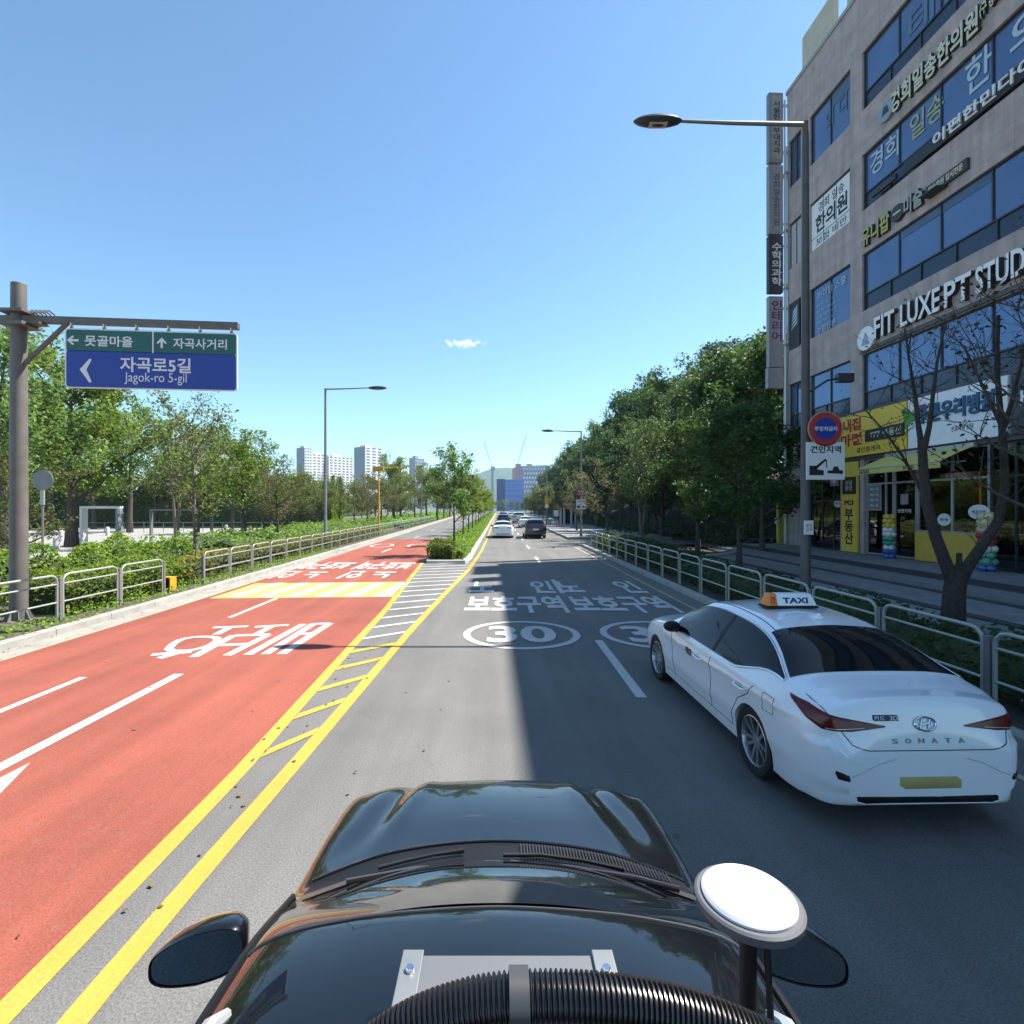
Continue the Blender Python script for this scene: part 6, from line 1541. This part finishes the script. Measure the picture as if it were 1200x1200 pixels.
a0 = LS.P(1.55, 7); MB().add([(-.035, -.09, 0), (.035, -.09, 0), (.03, .10, 0), (-.03, .10, 0), (-.006, -.085, .065), (.006, -.085, .065)], [(0, 3, 2, 1), (0, 1, 5, 4), (1, 2, 5), (3, 0, 4), (2, 3, 4, 5)]).build('antenna_fin', WCAR, tx, a0 - Vector((0, 0, .006)), angle=50)
# -- the other cars ahead
GREYP = pm('dark_grey_car', (0.02, 0.022, 0.026), 0.3, 0.3, var=.05, coat=1.0); NAVYP = pm('navy_car', (0.012, 0.016, 0.03), 0.3, 0.3, var=.05, coat=1.0)
SILVP = pm('silver_car', (0.42, 0.44, 0.46), 0.3, 0.4, var=.04, coat=1.0)
def ahead(name, label, px, Y, hatch, paint, cat='car', s=1.0):
    L = LH if hatch else LS
    r_, _, _ = make_car(name, label, L, (pX(px, Y), Y, 0), R(.3), paint, (1.0, 3.62) if hatch else (1.12, 3.925), .925, HH if hatch else HS, GH if hatch else GS, 'cars on the road ahead', cat=cat, suv=hatch, ny=30)
    r_.scale = (s, s, s); return r_
ahead('parked_car', 'white sedan in the inner lane, nearest of the cars ahead', 589.5, 43.5, False, WCAR)
ahead('parked_car', 'black hatchback in the right lane beside the white sedan', 628, 43.0, True, GREYP)
c = ahead('taxi', 'white taxi further ahead in the right lane behind the black hatchback', 617, 66, False, WCAR, 'taxi', 1.02)
m = MB().box(-.25, 1.9, 1.46, .25, 2.1, 1.62).build('roof_lamp', WHITEM, c, smooth=False, bevel=.03)
ahead('parked_car', 'silver grey van beyond the far white taxi', 608.5, 84, True, SILVP, 'van', 1.12)
ahead('parked_car', 'navy car ahead of the white sedan in the inner lane', 590, 74, True, NAVYP)
ahead('parked_car', 'dark grey car two ahead of the white sedan in the inner lane', 590, 104, True, GREYP)
ahead('parked_car', 'small white car between the two lanes of waiting cars', 600.5, 110, True, WCAR)
ahead('parked_car', 'farthest pale car of the inner lane queue', 589.5, 140, True, SILVP)
ahead('parked_car', 'farthest white car of the right lane queue', 601, 165, True, WCAR)

# ---------------------------------------------------------------- the black car that carries the camera
OWN = [
 (-2.45, [(.50, .35), (.66, .42), (.74, .70), (.72, .95), (.58, 1.30), (.36, 1.36), (0, 1.37)]),
 (-2.20, [(.66, .28), (.84, .40), (.88, .74), (.87, 1.0), (.66, 1.50), (.41, 1.565), (0, 1.585)]),
 (-1.00, [(.72, .24), (.87, .38), (.90, .74), (.885, 1.0), (.66, 1.53), (.41, 1.595), (0, 1.615)]),
 (0.20, [(.72, .24), (.87, .38), (.90, .74), (.885, 1.0), (.655, 1.52), (.40, 1.595), (0, 1.615)]),
 (0.90, [(.72, .24), (.87, .38), (.90, .74), (.885, 1.0), (.65, 1.49), (.40, 1.565), (0, 1.587)]),
 (1.36, [(.72, .24), (.87, .38), (.90, .74), (.88, 1.0), (.66, 1.435), (.41, 1.51), (0, 1.535)]),
 (1.66, [(.72, .24), (.87, .38), (.90, .74), (.878, .99), (.72, 1.285), (.45, 1.355), (0, 1.38)]),
 (1.95, [(.72, .24), (.87, .38), (.90, .74), (.876, .97), (.79, 1.11), (.49, 1.175), (0, 1.20)]),
 (2.12, [(.72, .24), (.87, .38), (.90, .73), (.875, .96), (.805, 1.045), (.50, 1.10), (0, 1.125)]),
 (2.30, [(.72, .24), (.87, .38), (.90, .72), (.875, .95), (.80, 1.02), (.50, 1.075), (0, 1.095)]),
 (2.65, [(.70, .24), (.865, .38), (.898, .70), (.88, .92), (.80, .990), (.49, 1.038), (0, 1.056)]),
 (2.95, [(.68, .24), (.86, .38), (.895, .66), (.88, .875), (.80, .950), (.49, .992), (0, 1.008)]),
 (3.12, [(.64, .24), (.83, .38), (.86, .63), (.835, .79), (.75, .872), (.47, .938), (0, .962)]),
 (3.32, [(.56, .26), (.72, .38), (.75, .56), (.72, .66), (.62, .73), (.40, .78), (0, .80)]),
 (3.45, [(.42, .30), (.56, .38), (.58, .50), (.56, .57), (.48, .62), (.31, .65), (0, .66)])]
LO = Loft(OWN)
own = thing('camera_car', 'black car whose roof, windscreen and bonnet fill the foreground', 'car', (0, 0, 0))
raw = LO.body(150, 10)
def crease(x, y, z):
    if y < 2.22 or z < .82: return 0
    f = min(1, max(0, (y - 2.3) / .6)) * min(1, max(0, (3.4 - y) / .3)); a = abs(x); c = lerp(.57, .43, (y - 2.3) / .75)
    return f * (.014 * math.exp(-((a - c) / .05) ** 2) - .020 * math.exp(-((a - c - .095) / .055) ** 2) + .010 * math.exp(-((a - c - .22) / .07) ** 2))
raw.v = [(x, y, z + crease(x, y, z)) for x, y, z in raw.v]
ob = cut_arches(raw.mesh('body', merge=1e-5), (-1.55, 2.55), half=.90)
new_obj('body', ob, KCAR, own)
osk = BVHTree.FromPolygons([v.co[:] for v in ob.vertices], [p.vertices[:] for p in ob.polygons])
def top_at(x, y, off=.004):
    h, n, _, _ = osk.ray_cast(Vector((x, y, 4)), Vector((0, 0, -1))); return h + n * off
def ty(x, c, s): return c - (c - s) * (abs(x) / .8) ** 2.2
def own_band(f0, f1, xm, nx, ny, off):
    P = []
    for i in range(ny + 1):
        r = []
        for j in range(nx + 1):
            x = lerp(-xm, xm, j / nx); r.append(top_at(x, lerp(f0(x), f1(x), i / ny), off))
        P.append(r)
    return MB().grid(P)
def wind():
    P = []
    for i in range(25):
        t = i / 24; r = []
        for j in range(41):
            q = lerp(-1, 1, j / 40); a = abs(q)
            xb, xt = q * .775, q * .645
            B = Vector((xb, ty(xb, 2.15, 1.98), 1.140 - .078 * a ** 2.4)); T = Vector((xt, ty(xt, 1.415, 1.335), 1.528 - .085 * a ** 2.2))
            r.append(T.lerp(B, t) + Vector((0, .5, .86)) * (.012 * 4 * t * (1 - t)))
        P.append(r)
    return MB().grid(P)
wind().build('windscreen', pm('windscreen_glass', (0.006, 0.007, 0.008), 0.03, 0.0, var=.1, scale=1, coat=1.0, spec=1.0), own, recalc=False, angle=70)
own_band(lambda x: ty(x, 2.15, 2.0), lambda x: ty(x, 2.335, 2.13), .775, 40, 6, .002).build('cowl', BLACKP, own, recalc=False, angle=70)
Q = [top_at(x, ty(x, 1.405, 1.325), .002) for x in [lerp(-.66, .66, k / 40) for k in range(41)]]
MB().tube(Q, .004, 6).build('roof_seal', pm('seal_grey', (0.05, 0.05, 0.05), 0.4), own, recalc=False)
Q = [top_at(x, ty(x, 2.345, 2.14), .002) for x in [lerp(-.78, .78, k / 40) for k in range(41)]]
MB().tube(Q, .009, 8).build('bonnet_edge', KCAR, own, recalc=False)
mb = MB()
for k in range(46):      # louvres of the air intake on the right half of the cowl
    x = .10 + k * .0135; a, b = ty(x, 2.21, 2.06), ty(x, 2.315, 2.12)
    mb.tube([top_at(x, a, .006), top_at(x, b, .010)], .0032, 4)
mb.build('cowl_louvre', pm('louvre_grey', (0.045, 0.045, 0.05), 0.45), own)
for pts, nm in (([(-.50, 2.13), (-.40, 2.17), (-.28, 2.21), (-.15, 2.235)], 'wiper_arm'), ([(.02, 2.19), (.18, 2.20), (.36, 2.17), (.52, 2.12)], 'wiper_arm')):
    MB().tube([top_at(x, y, .022) for x, y in pts], [.009, .008, .007, .011], 8).build(nm, BLACKP, own)
for pts in ([(-.60, 2.02), (-.35, 2.10), (-.05, 2.13), (.02, 2.13)], [(.05, 2.135), (.3, 2.11), (.55, 2.04), (.70, 1.98)]):
    w_ = MB().tube([top_at(x, y, .014) for x, y in pts], .008, 6).build('wiper_blade', BLACKP, own)
    MB().tube([top_at(x, y, .024) for x, y in pts], .0035, 5).build('blade_spine', pm('spine_grey', (0.14, 0.14, 0.15), 0.35, .5), w_)
# A pillar corner trims, side windows, door handles hidden below
for sx in (-1, 1):
    mir = sx < 0
    LO.patch([-1.6 + .14 * k for k in range(24)], lambda y: 4.14, lambda y: 4.86, 6, mirror=mir).build('side_window', CGLASS, own, recalc=False, angle=60)
    Q = [LO.P(y, 9.12 if mir else 4.88) + LO.N(y, 9.12 if mir else 4.88) * .008 for y in [-1.6 + .14 * k for k in range(27)]]
    MB().tube(Q, .012, 6).build('drip_rail', BLACKP, own, recalc=False)
    P = [top_at(sx * a, b, .006) for a, b in ((.765, 2.0), (.60, 2.105), (.60, 2.04), (.755, 1.90))]
    MB().quad(*P).build('corner_trim', pm('trim_graphite', (0.05, 0.05, 0.052), 0.35), own, smooth=False, recalc=False)
    rail = MB().tube([(sx * .585, y, z) for y, z in ((1.10, 1.53), (1.04, 1.565), (.9, 1.59), (.2, 1.625), (-1.2, 1.63), (-1.5, 1.585))], [.012, .018, .02, .02, .02, .012], 8)
    rail.build('roof_rail', pm('rail_silver', (0.52, 0.53, 0.54), 0.35, .5), own)
    # door mirror: shell with glass towards the rear
    def mpt(k, rr, d):
        a = 2 * math.pi * k / 36; c_, s_ = math.cos(a), math.sin(a); q = (abs(c_) ** 3.2 + abs(s_) ** 3.2) ** (-1 / 3.2)
        X, Zm = q * c_ * rr, q * s_ * rr; o_ = X * sx                     # o_ > 0: outer end, lower and slimmer
        Zv = .090 * Zm * (1 - .26 * max(0, o_)) - .020 * o_
        return Vector((sx * 1.03 + .150 * X, 1.80 + d - sx * X * .028, 1.078 + Zv))
    rings = [(.05, .085), (.45, .078), (.72, .058), (.90, .022), (.99, -.025), (1.0, -.045), (.97, -.055)]
    mb = MB().grid([[mpt(k, rr, d) for k in range(36)] for rr, d in rings], closed_u=True); mb.f += [tuple(range(36))]
    mm = mb.build('mirror', KCAR, own, angle=50)
    mb = MB(); mb.add([mpt(k, .955, -.050) for k in range(36)], [tuple(range(36))]).build('mirror_glass', pm('mirror_silver', (0.55, 0.58, 0.6), 0.02, 1.0, var=.02), mm, smooth=False)
    MB().grid([[mpt(k, .97, -.0551) for k in range(36)], [mpt(k, .93, -.053) for k in range(36)]], closed_u=True).build('mirror_rim', BLACKP, mm, recalc=False)
    MB().box(sx * .84 - .08, 1.77, .985, sx * .84 + .10, 1.86, 1.03).build('mirror_foot', BLACKP, mm, smooth=True, bevel=.018)
add_wheels(own, (-1.55, 2.55), .90)
# roof plate, hose, antenna
pl = thing('roof_plate', 'grey sheet metal roof plate with two bright side brackets on the black car', 'mount plate', (.02, .70, 1.66))
MB().box(-.215, -.45, 0, .215, .385, .012).build('sheet', pm('plate_grey', (0.17, 0.17, 0.175), 0.45, .4, var=.06, scale=2), pl, smooth=False, bevel=.003)
for sx in (-1, 1):
    br = MB().box(sx * .20 - .022, -.45, .013, sx * .20 + .022, .39, .020).box(sx * .20 + sx * .016 - .006, -.45, -.055, sx * .20 + sx * .016 + .006, .39, .0125)
    br.build('bracket', pm('bright_aluminium', (0.26, 0.27, 0.265), 0.42, .6, var=.15, scale=14), pl, smooth=False, bevel=.002)
    for y in (.34, .20): MB().lathe([(.009, 0), (.009, .006), (.007, .009), (.001, .009)], 10, Matrix.Translation((sx * .20, y, .020))).build('bolt', CHROME, pl)
hs = thing('ribbed_hose', 'black ribbed hose arching across the bottom edge above the roof plate', 'hose', (.1, .60, 1.63))
hp = [(-.31, .50, 1.63), (-.30, .53, 1.74), (-.255, .57, 1.86), (-.195, .60, 1.935), (-.12, .615, 1.985), (-.045, .62, 2.012), (.03, .62, 2.024), (.12, .62, 2.022), (.21, .62, 2.008), (.29, .615, 1.985), (.36, .61, 1.95), (.43, .60, 1.89), (.48, .585, 1.80), (.505, .57, 1.70), (.51, .56, 1.63)]
def spline(p, n):
    P = [Vector(q) for q in p]; out = []
    for i in range(len(P) - 1):
        a, b, c, d = P[max(i - 1, 0)], P[i], P[i + 1], P[min(i + 2, len(P) - 1)]
        for k in range(n):
            t = k / n; out.append(.5 * ((2 * b) + (c - a) * t + (2 * a - 5 * b + 4 * c - d) * t * t + (3 * b - a - 3 * c + d) * t ** 3))
    return out + [P[-1]]
raw_ = spline(hp, 60); L = [0.0]
for i in range(len(raw_) - 1): L.append(L[-1] + (raw_[i + 1] - raw_[i]).length)
pts = []; rs = []; pit = .0062; n = int(L[-1] / (pit / 4)); j = 0
for k in range(n):
    x = k * pit / 4
    while L[j + 1] < x: j += 1
    pts.append(raw_[j].lerp(raw_[j + 1], (x - L[j]) / (L[j + 1] - L[j])) - Vector(hs.location[:])); rs.append((.0285, .0285, .0245, .0245)[k % 4])
MB().tube(pts, rs, 18).build('hose_wall', pm('hose_black', (0.012, 0.012, 0.013), 0.28, var=.1), hs, recalc=False, angle=25)
c0 = Vector((.025, .62, 2.024)) - Vector(hs.location[:])
MB().lathe([(.032, -.012), (.032, .012), (.0285, .012), (.0285, -.012)], 24, Matrix.Translation(c0) @ Matrix.Rotation(R(90), 4, 'Y'), closed=True).box(c0.x - .012, -.03, c0.z - .40, c0.x + .012, -.005, c0.z - .03).build('clip', pm('clip_grey', (0.05, 0.05, 0.05), 0.4), hs, smooth=True)
ax_, ay_ = .405, .83; az = 1.985
an = thing('antenna_disc', 'white topped round satellite antenna on a short black pole', 'antenna', (ax_, ay_, 1.56))
h_ = az - 1.56
MB().lathe([(.013, 0), (.013, h_ - .03)], 12).build('pole', BLACKP, an); MB().tube([(.0, -.10, .0), (.02, -.02, h_ - .06)], .005, 6).build('stay', BLACKP, an)
MB().lathe([(.02, h_ - .022), (.070, h_ - .020), (.080, h_ - .012), (.082, h_ - .004), (.082, h_ + .001), (.078, h_ + .004), (.02, h_ + .004)], 40).build('grey_base', pm('antenna_grey', (0.10, 0.10, 0.108), 0.5), an)
MB().lathe([(.001, h_ + .0045), (.071, h_ + .0045), (.071, h_ + .008), (.067, h_ + .012), (.05, h_ + .014), (.001, h_ + .015)], 48).build('white_dome', pm('antenna_white', (0.66, 0.66, 0.66), 0.35, var=.01), an, angle=30)

# ---------------------------------------------------------------- person under the trees, bicycle behind the fence
def skinned(name, joints, edges, mat, parent):
    me = bpy.data.meshes.new(name); me.from_pydata([j[0] for j in joints], edges, []); o = bpy.data.objects.new(name, me); COL.objects.link(o)
    o.modifiers.new('s', 'SKIN'); 
    for v, j in zip(me.skin_vertices[0].data, joints): v.radius = (j[1], j[1] * (j[2] if len(j) > 2 else 1)); 
    me.skin_vertices[0].data[0].use_root = True
    o.modifiers.new('u', 'SUBSURF').levels = 1
    bpy.context.view_layer.update(); m2 = bpy.data.meshes.new_from_object(o.evaluated_get(bpy.context.evaluated_depsgraph_get())); bpy.data.objects.remove(o)
    finish(m2, True, 180); return new_obj(name, m2, mat, parent)
Yp = 64; pe = thing('person', 'person in dim clothes walking on the footway under the dark trees', 'person', (pX(699, Yp), Yp, .15), R(10))
J = [((0, 0, .95), .15, .75), ((0, 0, 1.18), .14, .7), ((0, 0, 1.40), .16, .65), ((0, 0, 1.50), .06), ((0, .02, 1.60), .09), ((0, .02, 1.72), .085),
     ((.19, 0, 1.40), .055), ((.24, -.03, 1.12), .045), ((.25, .05, .88), .035), ((-.19, 0, 1.40), .055), ((-.24, .05, 1.12), .045), ((-.25, .12, .90), .035),
     ((.09, 0, .86), .085), ((.10, .10, .48), .06), ((.10, .02, .08), .042), ((.10, .14, .04), .035), ((-.09, 0, .86), .085), ((-.10, -.04, .48), .06), ((-.10, -.20, .12), .042), ((-.10, -.10, .04), .035)]
E = [(0, 1), (1, 2), (2, 3), (3, 4), (4, 5), (2, 6), (6, 7), (7, 8), (2, 9), (9, 10), (10, 11), (0, 12), (12, 13), (13, 14), (14, 15), (0, 16), (16, 17), (17, 18), (18, 19)]
skinned('body', J, E, pm('dim_clothes', (0.16, 0.13, 0.12), 0.8, var=.2, scale=6), pe)
MB().lathe([(.02, .12), (.08, .10), (.105, .03), (.10, -.04), (.06, -.08)], 14, Matrix.Translation((0, 0, 1.66))).build('hair', BLACKM, pe)
bk = thing('bicycle', 'bicycle leaning behind the fence at the right picture edge', 'bicycle', (6.95, 6.15, .13), R(8))
for x in (-.52, .52):
    t = []; [t.append((x + .33 * math.cos(a), 0, .34 + .33 * math.sin(a))) for a in [k * math.pi / 16 for k in range(32)]]
    w = MB().tube(t, .018, 8, closed=True).build('wheel', RUBBER, bk); sp = MB()
    for k in range(14): a = k * math.pi / 7; sp.tube([(x, 0, .34), (x + .32 * math.cos(a), 0, .34 + .32 * math.sin(a))], .002, 4)
    sp.lathe([(.03, -.03), (.03, .03)], 10, Matrix.Translation((x, 0, .34)) @ Matrix.Rotation(R(90), 4, 'X')).build('spokes', CHROME, w)
MB().tube([(-.52, 0, .34), (-.42, 0, .78), (-.38, 0, .98)], .02, 8).tube([(-.42, 0, .82), (.22, 0, .80)], .018, 8).tube([(-.43, 0, .70), (.05, 0, .30), (.22, 0, .80), (.25, 0, .92)], .018, 8).tube([(.05, 0, .30), (.52, 0, .34), (.22, 0, .80)], .013, 8).build('frame', pm('bike_blue_grey', (0.2, 0.24, 0.3), 0.3, .4), bk)
MB().tube([(-.30, -.30, 1.02), (-.38, -.22, 1.06), (-.38, 0, 1.0), (-.38, .22, 1.06), (-.30, .30, 1.02)], .014, 8).build('handlebar', CHROME, bk)
MB().add([(.10, -.03, .93), (.10, .03, .93), (.38, .09, .96), (.38, -.09, .96), (.12, -.02, .90), (.12, .02, .90), (.36, .06, .91), (.36, -.06, .91)], BXF).build('saddle', BLACKP, bk, bevel=.015)

# ---------------------------------------------------------------- air: far things fade to blue
hz_ = MB().box(-2600, -700, -1.2, 2600, 3600, 150).build('haze', None, smooth=False)
hm, N, L, P = newmat('haze_air'); N.remove(P)
pv = N.new("ShaderNodeVolumePrincipled"); pv.inputs['Color'].default_value = (0.55, 0.76, 1.0, 1); pv.inputs['Density'].default_value = 0.00020; pv.inputs['Anisotropy'].default_value = 0.2
L.new(pv.outputs[0], N["Material Output"].inputs['Volume']); hz_.data.materials.append(hm)
tag(hz_, 'thin pale blue air that veils the far hill and buildings', 'haze', kind='stuff')
SC.cycles.volume_bounces = 0
